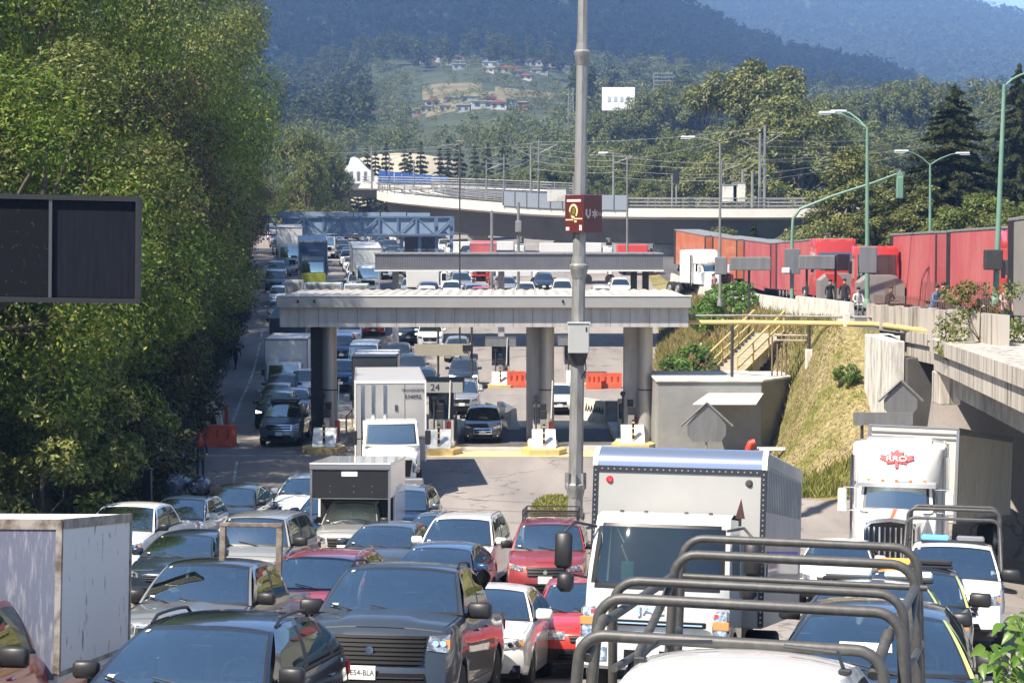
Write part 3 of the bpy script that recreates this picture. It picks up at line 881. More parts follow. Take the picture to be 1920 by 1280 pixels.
M['soil'] = slope_mat('grass_slope')
M['soil_old'] = pm('dry_grass_soil', (0.31, 0.25, 0.12), 0.95, ns=1.1, col2=(0.15, 0.155, 0.04), contrast=(0.40, 0.60), bump=0.6)
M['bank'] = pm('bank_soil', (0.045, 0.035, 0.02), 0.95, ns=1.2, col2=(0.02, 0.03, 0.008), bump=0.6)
M['grassy'] = pm('valley_grass', (0.055, 0.062, 0.022), 0.95, ns=0.05, col2=(0.026, 0.038, 0.013), contrast=(0.35, 0.65))

def sheet(name, xs_fn, ys, nx, mat, zoff=0.0, zf=ground):
    """xs_fn(y) -> (x0, x1)"""
    V = []; Q = []
    for y in ys:
        a, b = xs_fn(y)
        for k in range(nx + 1):
            x = a + (b - a) * k / nx
            V.append((x, y, zf(x, y) + zoff))
    for i in range(len(ys) - 1):
        for k in range(nx):
            p = i * (nx + 1) + k; Q.append((p, p + 1, p + nx + 2, p + nx + 1))
    o = fast_mesh(name, np.array(V), np.array(Q), [mat], smooth=True)
    return tag(o, kind='structure')
ysA = list(np.linspace(2, 64, 63)); ysB = [64 + 2 * k for k in range(0, 69)] + [210, 220, 230, 240, 255, 270, 290, 320]
sheet('road', lambda y: (float(xl(y)), 40.0), ysA, 70, M['asphalt'])
sheet('toll_plaza_road', lambda y: (float(xl(y)), float(xa(y))), ysB, 30, M['asphalt'])
sheet('embankment', lambda y: (float(xa(y)), 13.5 if y < 71.3 else XU), list(np.linspace(64, 100, 60)) + [y_ for y_ in ysB if y_ > 100], 22, M['soil'])
sheet('upper_road', lambda y: (XU, 26.0), [68] + ysB[3:], 10, M['asphalt_up'])
sheet('right_verge', lambda y: (26.0, 60.0), [68] + ysB[3:], 18, M['grassy'])
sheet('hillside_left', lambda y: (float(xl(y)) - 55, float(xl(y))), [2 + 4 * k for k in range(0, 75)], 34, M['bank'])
# embankment continues outside the frame in front of the underpass
def slip(x, y): return ground(x, y)

# painted lines, sheets 4 mm proud
def line(pts, wd, mat, name, up=0.005, n=14):
    V = []; Q = []
    P = []
    for a, b in zip(pts[:-1], pts[1:]):
        for k in range(n): P.append((a[0] + (b[0] - a[0]) * k / n, a[1] + (b[1] - a[1]) * k / n))
    P.append(pts[-1])
    for i, (x, y) in enumerate(P):
        q = P[min(i + 1, len(P) - 1)]; p = P[max(i - 1, 0)]
        d = Vector((q[0] - p[0], q[1] - p[1], 0)).normalized(); nn = Vector((-d.y, d.x, 0)) * wd / 2
        for s in (-1, 1):
            X, Y = x + s * nn.x, y + s * nn.y
            V.append((X, Y, ground(X, Y) + up))
    for i in range(len(P) - 1): Q.append((2 * i, 2 * i + 1, 2 * i + 3, 2 * i + 2))
    return tag(fast_mesh(name, np.array(V), np.array(Q), [mat]), kind='structure')
line([(gx(436, 92), 92), (gx(452, 104), 104), (gx(478, 123), 123), (gx(492, 140), 140)], .14, M['paintline'], 'lane_line')
line([(gx(330, 78), 78), (gx(560, 78), 78)], .30, M['paintline'], 'stop_line')
line([(gx(470, 120), 120), (gx(495, 120), 120)], .35, M['paintline'], 'stop_line')
line([(gx(428, 60), 60), (gx(444, 76), 76)], .10, M['paintline'], 'lane_line')
# toll slab with yellow nosing in front of the booths
def patch_(x0, x1, y0, y1, mat, name, up=0.006):
    ys = list(np.linspace(y0, y1, max(2, int((y1 - y0) / .5) + 1)))
    V = []; Q = []; nx = max(2, int((x1 - x0) / .8))
    for y in ys:
        for k in range(nx + 1):
            x = x0 + (x1 - x0) * k / nx; V.append((x, y, ground(min(x, float(xa(y)) - .01), y) + up))
    for i in range(len(ys) - 1):
        for k in range(nx): p = i * (nx + 1) + k; Q.append((p, p + 1, p + nx + 2, p + nx + 1))
    return tag(fast_mesh(name, np.array(V), np.array(Q), [mat]), kind='structure')
patch_(-9.0, 6.6, 79.9, 93.0, M['tollslab'], 'toll_slab', 0.004)
patch_(-6.6, 6.4, 77.6, 79.8, M['yellowline'], 'yellow_apron', 0.005)
patch_(-2.4, 5.2, 90.2, 92.2, M['yellowline'], 'yellow_apron', 0.010)
patch_(-2.4, 1.5, 81.4, 89.4, M['asphalt_up'], 'canopy_shade_patch', 0.010)  # canopy shadow laid on both lanes as sheets of darker asphalt
patch_(2.0, 6.0, 82.0, 89.0, M['asphalt_up'], 'canopy_shade_patch', 0.010)
for x in (-7.6,):
    line([(x, 30), (x * .9 - .3, 60), (x * .8 - 1.0, 72)], .12, M['paintline'], 'lane_line')
for pts in ([(4.9, 66), (1.5, 63), (-2.0, 64.5)], [(6.0, 62.5), (2.0, 60.5), (-2.5, 62)]):
    line(pts, .07, M['asphalt_up'], 'tar_seam')

# ------------------------------------------------------------------ valley and hills
def valley_z(px, d):
    cols = [200, 500, 700, 900, 1100, 1300, 1500, 1700, 1920, 2400]
    tab = {312: [425, 434, 441, 441, 441, 441, 436, 415, 405, 400],
           350: [385, 395, 405, 408, 408, 405, 402, 400, 398, 395],
           450: [310, 315, 305, 300, 315, 330, 335, 340, 350, 350],
           600: [255, 262, 258, 252, 240, 250, 262, 270, 290, 290],
           800: [215, 225, 200, 170, 190, 200, 225, 232, 240, 240],
           1000: [170, 180, 125, 108, 140, 160, 190, 200, 210, 210]}
    ds = sorted(tab)
    yv = [np.interp(px, cols, tab[q]) for q in ds]
    Y = np.interp(d, ds, yv)
    return ZC + (437 - Y) * d / F
def vz(x, d):
    px = 960 + x * F / d
    bump = 1.6 * math.sin(x * .035 + d * .011) + 1.1 * math.sin(x * .08 - d * .027 + 2)
    return float(valley_z(px, d)) + bump * min(1, (d - 312) / 150)
V = []; Q = []; ds = list(np.linspace(312, 1040, 70)); nx = 90
for d in ds:
    for k in range(nx + 1):
        x = (-0.30 + 0.72 * k / nx) * d; V.append((x, d, vz(x, d)))
for i in range(len(ds) - 1):
    for k in range(nx): p = i * (nx + 1) + k; Q.append((p, p + 1, p + nx + 2, p + nx + 1))
tag(fast_mesh('valley_terrain', np.array(V), np.array(Q), [M['grassy']], smooth=True), kind='structure')
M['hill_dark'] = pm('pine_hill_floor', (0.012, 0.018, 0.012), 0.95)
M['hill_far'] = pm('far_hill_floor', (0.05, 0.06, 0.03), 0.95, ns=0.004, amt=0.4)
def hill_sheet(name, d0, d1, base, ridge, mat, nx=80, nd=24, curve=0.8, span=(-0.42, 0.5)):
    def z(px, t):
        d = d0 + (d1 - d0) * t
        y0 = np.interp(px, *base); y1 = np.interp(px, *ridge)
        Y = y0 + (y1 - y0) * t ** curve
        return d, ZC + (437 - Y) * d / F
    V = []; Q = []
    for i in range(nd + 1):
        for k in range(nx + 1):
            a = span[0] + (span[1] - span[0]) * k / nx
            px = 960 + a * F
            d, zz = z(px, i / nd); V.append((a * d, d, zz + 3 * math.sin(a * 90 + i) + 4 * math.sin(a * 41 + i * .7)))
    for i in range(nd):
        for k in range(nx): p = i * (nx + 1) + k; Q.append((p, p + 1, p + nx + 2, p + nx + 1))
    tag(fast_mesh(name, np.array(V), np.array(Q), [mat], smooth=True), kind='structure')
    return z
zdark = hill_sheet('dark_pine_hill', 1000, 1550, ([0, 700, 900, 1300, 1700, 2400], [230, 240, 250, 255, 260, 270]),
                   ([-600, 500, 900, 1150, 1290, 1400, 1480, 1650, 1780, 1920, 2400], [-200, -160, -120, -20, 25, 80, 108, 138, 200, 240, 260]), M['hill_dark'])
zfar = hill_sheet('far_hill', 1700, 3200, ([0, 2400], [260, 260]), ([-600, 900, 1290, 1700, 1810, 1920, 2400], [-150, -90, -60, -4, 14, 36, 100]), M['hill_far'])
# ------------------------------------------------------------------ toll plaza
D0 = 81.0
cx0, cx1 = gx(524, D0, 5.5), gx(1291, D0, 5.5)
zc0 = at(900, 613, D0).z; zc1 = at(900, 577, D0).z; zc2 = at(900, 556, D0 - .3).z
can = empty('toll_canopy', ((cx0 + cx1) / 2, D0, 0), label='wide grey flat canopy over the nearer row of toll booths', cat='canopy')
hw = (cx1 - cx0) / 2
b = MB()
for k in range(21):
    xa_, xb_ = -hw + k * 2 * hw / 21, -hw + (k + 1) * 2 * hw / 21
    b.bx(xa_ + .008, xb_ - .008, 0, .12, zc0, zc1 - .005, M['canopy_grey'])
b.bx(-hw + .05, hw - .05, .06, .2, zc0 + .01, zc1 - .02, M['dark'])
for s in (-1, 1): b.bx(s * (hw - .12), s * hw, .121, 9.0, zc0, zc1 - .005, M['canopy_grey'])
b.bx(-hw, hw, 8.9, 9.05, zc0, zc1, M['canopy_grey'])
b.build('fascia', can)
b = MB(); b.bx(-hw - .10, hw + .10, -.30, .22, zc1, zc2, pm('canopy_edge', (.33, .325, .325), .5, .1, ns=.6, amt=.15), .03); b.bx(-hw - .12, hw + .12, -.33, .1, zc2 + .002, zc2 + .05, M['white_clean'], .01)
for x in (-8.0, -7.3, 3.4, 4.0): b.box((x, -.33, zc2 - .2), (.09, .06, .12), M['black'], ch=.02)
b.build('edge_beam', can)
roofm = pm('roof_sheet', (.46, .43, .38), .6, .1, ns=1.5, col2=(.22, .19, .15), stretch=(.5, 2.5, 1), contrast=(.45, .75))
b = MB()
xs = np.linspace(-hw, hw, 145)
def rf_(x, t):
    i = int(round((x + hw) / (2 * hw) * 144)); return (x, .12 + 8.9 * t, zc2 - .03 + .03 * math.sin(t * PI * .5) + (.05 if i % 4 in (1, 2) else 0))
b.grid(rf_, list(xs), [0, .15, .4, .7, 1], roofm)
b.build('roof', can, smooth=20)
b = MB(); b.bx(-hw + .2, hw - .2, .3, 8.8, zc0 - .01, zc0 + .25, pm('canopy_soffit', (.10, .10, .11), .8)); b.build('soffit', can)
colm = pm('column_cladding', (.46, .44, .41), .4, .3, ns=.8, amt=.25, stretch=(2, 2, .3))
for px in (597, 1003, 1187):
    x = gx(px + 0, D0 + 2.2, 2) - can.location.x
    b = MB(); b.bx(x - .38, x + .30, 2.6, 3.3, -.1, zc0, M['dark_steel'] if px < 700 else M['canopy_grey'], .02); b.build('square_column', can)
    b = MB(); b.lathe([(.33, .0), (.33, zc0)], (x + .52, 2.0, 0), colm, 'z', 22); b.lathe([(.345, 2.35), (.345, 2.40)], (x + .52, 2.0, 0), M['dark_steel'], 'z', 22); b.build('round_column', can, smooth=50)
for k, (px, d) in enumerate([(560, 84), (700, 85), (905, 85), (1100, 85)]):
    b = MB(); x = gx(px, d, 5) - can.location.x; b.bx(x - .5, x + .5, 3.2, 3.7, zc0 - .12, zc0 - .012, M['white_clean'], .02); b.build('lane_light', can)

blueglass = pm('booth_glass', (.02, .04, .07), .05, 0, 1)
def island(px, d0, d1, label, booth=True, number=None, blue=True):
    x = gx(px, d0, 0)
    r_ = empty('toll_island', (x, d0, 0), label=label, cat='toll island', group='toll islands under the canopy')
    b = MB(); b.bx(-.62, .62, 1.0, d1 - d0, -.05, .17, M['concrete_l'], .03); b.bx(-.66, .66, .9, d1 - d0 + .05, -.05, .10, M['yellow'], .02); b.build('kerb', r_)
    b = MB(); b.prism([(-.1, .0), (1.25, .0), (1.25, .95), (.95, .95)], -.50, .50, M['white'], 'x'); o = b.build('crash_nose', r_)
    b = MB(); b.prism([(-.62, -.55), (.62, -.55), (.95, .15), (.80, .9), (-.80, .9), (-.95, .15)], -.02, .24, M['yellow'], 'z'); b.build('nose_base', r_)
    b = MB(); b.bx(-.05, .05, .25, .40, .2, 1.25, M['black'], .01)
    for k in range(4): b.bx(-.055, .055, .245, .405, .35 + k * .25, .42 + k * .25, M['yellow'])
    b.build('striped_post', r_)
    if booth:
        b = MB(); b.bx(-.55, .55, 3.4, 5.8, .171, 1.15, M['canopy_grey'], .02)
        for sx in (-1, 1):
            for sy in (3.45, 5.75): b.bx(sx * .55, sx * .47, sy - .04, sy + .04, 1.15, 2.35, M['dark_steel'])
        b.bx(-.5, .5, 3.5, 5.7, 1.0, 1.16, M['dark']); bo = b.build('booth', r_)
        g = MB(); g.bx(-.49, .49, 3.42, 3.44, 1.18, 2.32, blueglass); g.bx(-.54, -.52, 3.5, 5.7, 1.18, 2.32, blueglass); g.bx(.52, .54, 3.5, 5.7, 1.18, 2.32, blueglass); g.build('window', bo)
        t = MB(); t.bx(-.95, .95, 2.9, 6.2, 2.36, 2.40, M['dark_steel']); t.bx(-.95, .95, 2.86, 2.90, 2.36, 2.80, M['sign_back'] if number is None else pm('lane_number_board', (.30, .30, .29), .6), .005); t.bx(-.95, .95, 2.91, 6.2, 2.44, 2.80, M['dark_steel']); to = t.build('booth_roof', bo)
        if number: text_mesh(number, .42, M['black'], to, (-.25, 2.855, 2.58), (PI / 2, 0, 0), 'lane_number', .004)
    for (yy, zz, ww) in ((1.7, 1.35, .26), (2.4, 1.6, .22)):
        b = MB(); b.bx(-ww / 2, ww / 2, yy - .12, yy + .12, .171, zz, M['galv'], .02); b.bx(-ww * .6, ww * .6, yy - .14, yy + .10, zz, zz + .34, M['black'], .02); b.build('card_reader', r_)
    b = MB(); b.bx(.25, .45, 2.7, 2.95, .171, 1.1, M['orange_plastic'], .02); b.build('barrier_motor', r_)
    b = MB(); b.tube([(.35, 2.82, .98), (.42, 2.82, 2.9)], .03, M['white'], 8); b.build('barrier_arm', r_)
    b = MB(); b.bx(-.42, .05, 4.2, 5.0, .171, 1.75, M['canopy_grey'] if px != 606 else M['dark_steel'], .03); b.bx(-.40, .03, 4.17, 4.199, .9, 1.6, blueglass); b.build('equipment_cabinet', r_)
    b = MB(); b.tube([(.5, 5.5, .17), (.5, 5.5, 1.0), (.5, 8.5, 1.0), (.5, 8.5, .17)], .04, M['yellow'], 7); b.build('guard_rail', r_)
    b = MB(); b.tube([(-.3, 3.0, .17), (-.3, 3.0, 2.1)], .04, M['dark_steel'], 8); b.lathe([(0, -.02), (.12, -.02), (.12, .02), (0, .02)], (-.3, 2.95, 2.15), M['black'], 'y', 14); b.build('lane_lamp', r_)
    return r_
island(606, 79.2, 92, 'toll island in the shade below the leftmost canopy columns', False)
island(822, 78.6, 92, 'toll island with the booth numbered 24', True, '24')
island(1020, 78.6, 92, 'toll island around the middle canopy columns, behind the big pole', False)
island(938, 112, 122, 'further toll island with a booth, seen left of the middle canopy column', True)
island(1078, 113, 123, 'further toll island with a booth, hidden partly by the big pole', True)
island(1188, 80.5, 92, 'toll island at the right end of the canopy beside the grey hut', False)

# second canopy further back
D1 = 130.0
x0, x1 = gx(703, D1, 7), gx(1243, D1, 7)
c2 = empty('toll_canopy', ((x0 + x1) / 2, D1, 0), label='slim dark ribbed canopy over the further toll lanes', cat='canopy')
h2_ = (x1 - x0) / 2; za, zb_ = at(900, 506, D1).z, at(900, 477, D1).z
b = MB(); ribm = pm('ribbed_fascia', (.20, .20, .215), .5, .2, ns=.5, amt=.25)
b.bx(-h2_, h2_, .03, 6, za, zb_, ribm)
for k in range(120): b.bx(-h2_ + k * 2 * h2_ / 120, -h2_ + (k + .45) * 2 * h2_ / 120, 0, .031, za, zb_, ribm)
b.build('fascia', c2)
b = MB(); b.bx(-h2_ - .05, h2_ + .05, -.06, .1, za - .10, za - .002, M['white_clean']); b.bx(-h2_ - .05, h2_ + .05, -.06, 6.05, zb_ + .002, zb_ + .10, M['galv']); b.build('edge_trim', c2)
for px in (742, 940, 1188, 1210):
    x = gx(px, D1 + 2, 3) - c2.location.x; zg = ground(x + c2.location.x, D1 + 2)
    b = MB(); b.bx(x - .22, x + .22, 1.8, 2.3, zg, za - .003, M['dark_steel'] if px > 1000 else M['canopy_grey'], .02); b.build('column', c2)

# beige sign board on thin posts behind booth 24
sb = empty('sign_board', (gx(832, 99, 3), 99, 0), label='blank beige sign board on two thin dark posts behind booth 24', cat='sign')
z0, z1 = at(830, 667, 99).z, at(830, 645, 99).z
b = MB(); b.bx(-1.55, 1.30, 0, .08, z0, z1, pm('beige_board', (.36, .33, .26), .6, ns=1, amt=.15), .01); b.build('board', sb)
b = MB(); b.bx(1.0, 1.55, -.06, -.001, z0 + .25, z1 - .05, M['black']); b.build('signal_box', sb)
for x in (-.30, 1.48):
    b = MB(); b.tube([(x, .16, ground(sb.location.x + x, 99)), (x, .16, at(830, 612, 99).z)], .06, M['dark_steel'], 8); b.build('post', sb)

# ------------------------------------------------------------------ sign gantry (blue truss)
DG = 190.0
ga = empty('sign_gantry', (0, DG, 0), label='pale blue steel truss gantry spanning the jammed lanes in the distance', cat='gantry')
bt = pm('gantry_blue', (.12, .19, .29), .5, .2, ns=1, amt=.2); btl = pm('gantry_panel', (.24, .32, .43), .55, .1, ns=.7, amt=.25)
xg0, xg1 = gx(430, DG, 10), gx(850, DG, 10); zg0, zg1 = at(700, 440, DG).z, at(700, 407, DG).z
def gxy(px): return gx(px, DG, 10)
b = MB()
for z in (zg0, zg1):
    for y in (0, 1.4): b.bx(xg0, xg1, y - .07, y + .07, z - .08, z + .08, bt)
for y in (0, 1.4):
    n = 12
    for k in range(n + 1):
        x = xg0 + (xg1 - xg0) * k / n; b.bx(x - .06, x + .06, y - .045, y + .045, zg0 + .081, zg1 - .081, bt)
        if k < n:
            x2 = xg0 + (xg1 - xg0) * (k + 1) / n; za_, zb2 = (zg0, zg1) if k % 2 else (zg1, zg0); b.tube([(x, y, za_), (x2, y, zb2)], .05, bt, 5)
b.build('truss', ga)
b = MB()
for (p0, p1, z0, z1) in ((520, 560, zg1 + .1, zg1 + .55), (562, 610, zg1 + .1, zg1 + .55), (612, 660, zg1 + .1, zg1 + .5), (662, 710, zg1 + .1, zg1 + .5), (712, 760, zg1 + .1, zg1 + .5), (762, 805, zg1 + .1, zg1 + .45)):
    b.bx(gxy(p0), gxy(p1), 1.5, 1.56, z0, z1, btl)
b.bx(gxy(525), gxy(845), 1.52, 1.58, zg0 + .1, zg1 - .1, btl); b.bx(gxy(520), gxy(835), .1, 1.3, zg0 - .22, zg0 - .085, btl); b.build('catwalk_panel', ga)
for px in (752, 786, 818, 846):
    b = MB(); x = gxy(px); b.bx(x - .16, x + .16, .5, .9, ground(x, DG) - .2, zg0 - .23 if px < 810 else zg1, bt); b.build('leg', ga)
b = MB(); b.bx(gxy(756), gxy(815), 2.2, 2.5, at(780, 478, DG).z, at(780, 444, DG).z, pm('gantry_cabinet', (.075, .09, .11), .6)); b.build('cabinet', ga)

# ------------------------------------------------------------------ railway viaducts
M['viaduct_white'] = pm('viaduct_edge', (.66, .62, .55), .85, ns=.6, amt=.15)
def viaduct(name, path, w2, zt, band, depth, label, rails=True, curve=True):
    """path: list of (x, y, z_top)"""
    P = [Vector(p) for p in path]
    # smooth with Catmull-Rom
    S = []
    for i in range(len(P) - 1):
        p0, p1, p2, p3 = P[max(i - 1, 0)], P[i], P[i + 1], P[min(i + 2, len(P) - 1)]
        for k in range(10):
            t = k / 10
            S.append(.5 * ((2 * p1) + (p2 - p0) * t + (2 * p0 - 5 * p1 + 4 * p2 - p3) * t * t + (3 * p1 - p0 - 3 * p2 + p3) * t ** 3))
    S.append(P[-1])
    r_ = empty(name, label=label, cat='viaduct')
    N = []
    for i in range(len(S)):
        d = S[min(i + 1, len(S) - 1)] - S[max(i - 1, 0)]; d.z = 0; d.normalize(); N.append(Vector((-d.y, d.x, 0)))
    def strip(mb, prof, m):    # prof: closed list of (lateral, dz)
        k = len(prof); vs = []; fs = []
        for s_, n_ in zip(S, N):
            for (l, z) in prof: vs.append(s_ + n_ * l + Vector((0, 0, z)))
        for i in range(len(S) - 1):
            for j in range(k): fs.append((i * k + j, i * k + (j + 1) % k, (i + 1) * k + (j + 1) % k, (i + 1) * k + j))
        fs.append(tuple(range(k))); fs.append(tuple(range((len(S) - 1) * k, len(S) * k)))
        mb.add(vs, fs, m)
    b = MB(); strip(b, [(-w2, 0), (w2, 0), (w2, -band), (w2 - 1.0, -band - .25), (-w2 + 1.0, -band - .25), (-w2, -band)], M['viaduct_white']); b.build('deck', r_, smooth=30)
    b = MB(); strip(b, [(-w2 + 1.1, -band - .253), (w2 - 1.1, -band - .253), (w2 - 2.0, -depth), (-w2 + 2.0, -depth)], pm('girder_concrete', (.15, .135, .125), .85, ns=.4, amt=.3)); b.build('girder', r_, smooth=30)
    if rails:
        b = MB()
        for s in (-1, 1):
            for h in (.35, .75, 1.15):
                b.tube([s_ + n_ * s * (w2 - .15) + Vector((0, 0, h)) for s_, n_ in zip(S, N)], .055, M['galv'], 5)
            for s_, n_ in list(zip(S, N))[::2]: p = s_ + n_ * s * (w2 - .15); b.tube([p, p + Vector((0, 0, 1.18))], .05, M['galv'], 5)
        b.build('railing', r_)
        b = MB()
        for l in (-1.9, -.5, .5, 1.9): b.tube([s_ + n_ * l + Vector((0, 0, .12)) for s_, n_ in zip(S, N)], .07, M['dark_steel'], 4)
        b.build('track_rail', r_)
    return r_, S, N
via, VS, VN = viaduct('railway_viaduct', [(6, 296, 15.6), (-4, 280, 15.6), (-10.5, 262, 15.3), (-13.6, 244, 14.8), (-12.0, 231, 14.1), (-6, 224, 13.3), (6, 217, 12.3), (20, 211, 12.0), (34, 208, 12.0), (50, 208, 12.6), (70, 210, 14.0)], 3.6, 0, .95, 3.9,
    'pale curved railway viaduct crossing the middle distance with dark girders underneath')
for i in (42, 52, 60, 68, 76, 86):
    p = VS[i]; b = MB(); b.bx(p.x - 1.2, p.x + 1.2, p.y - .9, p.y + .9, 4, p.z - 3.9, M['concrete'], .1); b.build('pier', via)
# pale blue noise panels on the near parapet
b = MB()
for i in range(56, 66):
    a, c = VS[i] - VN[i] * 3.75, VS[i + 1] - VN[i + 1] * 3.75
    if a.y > VS[i].y: a, c = VS[i] + VN[i] * 3.75, VS[i + 1] + VN[i + 1] * 3.75
    b.add([a + Vector((0, 0, -.2)), c + Vector((0, 0, -.2)), c + Vector((0, 0, 1.45)), a + Vector((0, 0, 1.45))], [(0, 1, 2, 3)], pm('viaduct_panel', (.22, .25, .29), .5) if i == 56 else b.mats[0])
    q = (c - a); b.tube([a + Vector((0, -.05, -.2)), a + Vector((0, -.05, 1.5))], .08, M['galv'], 5)
b.build('noise_panel', via)
via2, S2, N2 = viaduct('station_viaduct', [(-31, 318, 17.6), (-22, 312, 17.4), (-10, 306, 17.0), (2, 300, 16.4), (8, 296, 16.0)], 3.2, 0, .8, 2.2, 'short upper viaduct carrying the white station at the far left of the rails')
for i in (4, 14, 24):
    p = S2[i]; b = MB(); b.bx(p.x - 1, p.x + 1, p.y - .8, p.y + .8, 6, p.z - 2.2, M['concrete'], .1); b.build('pier', via2)
stn = empty('station_building', (0, 310, 0), label='small white station hall with a wavy roofline and blue panels on the far viaduct', cat='building')
p = []; xx = gx(630, 310, 17), gx(708, 310, 17)
for k in range(21):
    t = k / 20; p.append((xx[0] + (xx[1] - xx[0]) * t, at(660, 330 - 26 * max(0, math.sin(PI * min(1, t * 1.15)) ** 2) * (1 if t < .87 else .4) - (10 if .3 < t < .9 else 0), 310).z))
b = MB(); b.prism([(xx[0], 17.45), *p, (xx[1], 17.45)], 0, 5, M['white_clean'])
b.build('hall', stn)
for k in range(5):
    b = MB(); x = xx[0] + (xx[1] - xx[0]) * (.2 + .17 * k); b.bx(x - .25, x + .25, -.04, -.001, 17.9, 19.4, M['sign_back']); b.build('window', stn)
b = MB(); x2 = gx(838, 306, 17)
for k in range(9): x = xx[1] + .15 + (x2 - xx[1]) * k / 9; b.bx(x, x + (x2 - xx[1]) / 9 - .12, 1.0, 1.2, 17.45, 19.6 - .12 * k, pm('station_blue', (.03, .09, .30), .5) if k == 0 else b.mats[0])
b.build('blue_panel', stn)

# ------------------------------------------------------------------ overbridge at the right
br = empty('road_bridge', (0, 0, 0), label='streaked concrete road bridge over the underpass at the right edge', cat='bridge')
zt = at(1751, 634, 60.5).z
def slab(mb, pts, z0f, z1f, m):
    n = len(pts); vs = [(x, y, z0f(x, y)) for x, y in pts] + [(x, y, z1f(x, y)) for x, y in pts]
    fs = [tuple(range(n))[::-1], tuple(range(n, 2 * n))] + [(k, (k + 1) % n, n + (k + 1) % n, n + k) for k in range(n)]
    mb.add(vs, fs, m)
ztop = lambda x, y: zt + (60.5 - y) * .018
b = MB(); slab(b, [(13.5, 60.5), (11.2, 39.5), (30, 39.5), (30, 69.0), (14.3, 69.0), (14.3, 60.5)], lambda x, y: ztop(x, y) - .42, ztop, M['stained']); b.build('deck_edge', br)
b = MB(); slab(b, [(13.62, 60.4), (11.32, 39.6), (29.9, 39.6), (29.9, 68.9), (14.4, 68.9), (14.4, 60.4)], lambda x, y: ztop(x, y) - 1.02, lambda x, y: ztop(x, y) - .423, M['stained']); b.build('deck_beam', br)
b = MB(); slab(b, [(14.0, 59.0), (12.0, 40), (29.8, 40), (29.8, 60.2), (14.4, 60.2)], lambda x, y: ztop(x, y) - 1.8, lambda x, y: ztop(x, y) - 1.023, M['concrete']); b.build('girder', br)
ab = MB(); ab.bx(13.55, 14.25, 59.3, 60.35, zt - 2.05, zt - 1.03, M['stained'], .03); ab.build('corbel', br)
ab = MB(); ab.bx(14.0, 32, 66.3, 67.4, -3.5, zt - 1.025, pm('shade_dark_concrete', (.09, .085, .08), .9, ns=.8, amt=.4), .03); ab.build('abutment', br)  # shade under the deck is put into the abutment's near-black colour
ab = MB(); ab.bx(13.45, 13.98, 66.6, 71.4, -2.0, zt - .45, pm('whitewashed_wall', (.62, .60, .55), .85, ns=1.4, col2=(.22, .20, .18), stretch=(3, 3, .5), contrast=(.42, .68)), .03); ab.build('wing_wall', br)
pw_ = empty('parapet_wall', (0, 0, 0), label='weathered concrete parapet along the upper road, above the underpass', cat='wall')
b = MB(); nseg = 14
pA, pB = Vector((14.75, 77.0, 0)), Vector((14.2, 54.5, 0))
for k in range(nseg):
    a, c = pA.lerp(pB, k / nseg), pA.lerp(pB, (k + 1) / nseg)
    za_ = at(1640 + 230 * k / nseg, 617, a.y).z - .9
    h = 1.05
    zz = [float(zup(a.y)) - .15, float(zup(c.y)) - .15]
    b.add([(a.x, a.y, zz[0]), (c.x, c.y, zz[1]), (c.x + .28, c.y, zz[1]), (a.x + .28, a.y, zz[0]), (a.x, a.y, zz[0] + h), (c.x, c.y, zz[1] + h), (c.x + .28, c.y, zz[1] + h), (a.x + .28, a.y, zz[0] + h)],
          [(0, 1, 5, 4), (4, 5, 6, 7), (2, 3, 7, 6)] + ([(0, 4, 7, 3)] if k == 0 else []) + ([(1, 2, 6, 5)] if k == nseg - 1 else []), M['stained'])
    if k % 2 == 0: b.box((a.x - .02, a.y, zz[0] + h / 2 + .02), (.30, .34, h + .06), M['stained'])
b.build('panel', pw_)
M['rusty_bar'] = pm('rusty_bar', (.13, .06, .045), .8)
fen = empty('railing_fence', (0, 0, 0), label='row of thin rusty fence bars above the concrete parapet', cat='fence')
for k in range(80):
    b = MB(); q = pA.lerp(pB, k / 80) + Vector((.14, 0, 0)); z = float(zup(q.y)) + .9
    b.tube([q + Vector((0, 0, z)), q + Vector((0, 0, z + (.95 if (k // 9) % 3 == 1 else .42)))], .013, M['rusty_bar'], 4); b.build('bar', fen)
kb = empty('low_barrier', label='long low pale concrete barrier at the edge of the upper road', cat='barrier')
b = MB(); ys_ = list(np.linspace(79, 168, 60))
for a, c in zip(ys_[:-1], ys_[1:]):
    za_, zc_ = float(zup(a)), float(zup(c)); h = .75 if a > 93 else .95
    gap = 0.08
    b.add([(14.1, a, za_ - .3), (14.1, c - gap, zc_ - .3), (14.5, c - gap, zc_ - .3), (14.5, a, za_ - .3), (14.22, a, za_ + h), (14.22, c - gap, zc_ + h), (14.40, c - gap, zc_ + h), (14.40, a, za_ + h)], [(0, 1, 5, 4), (4, 5, 6, 7), (2, 3, 7, 6), (0, 4, 7, 3), (1, 2, 6, 5)], M['concrete_l'] if int(a) % 3 else M['concrete'])
b.build('barrier_block', kb)

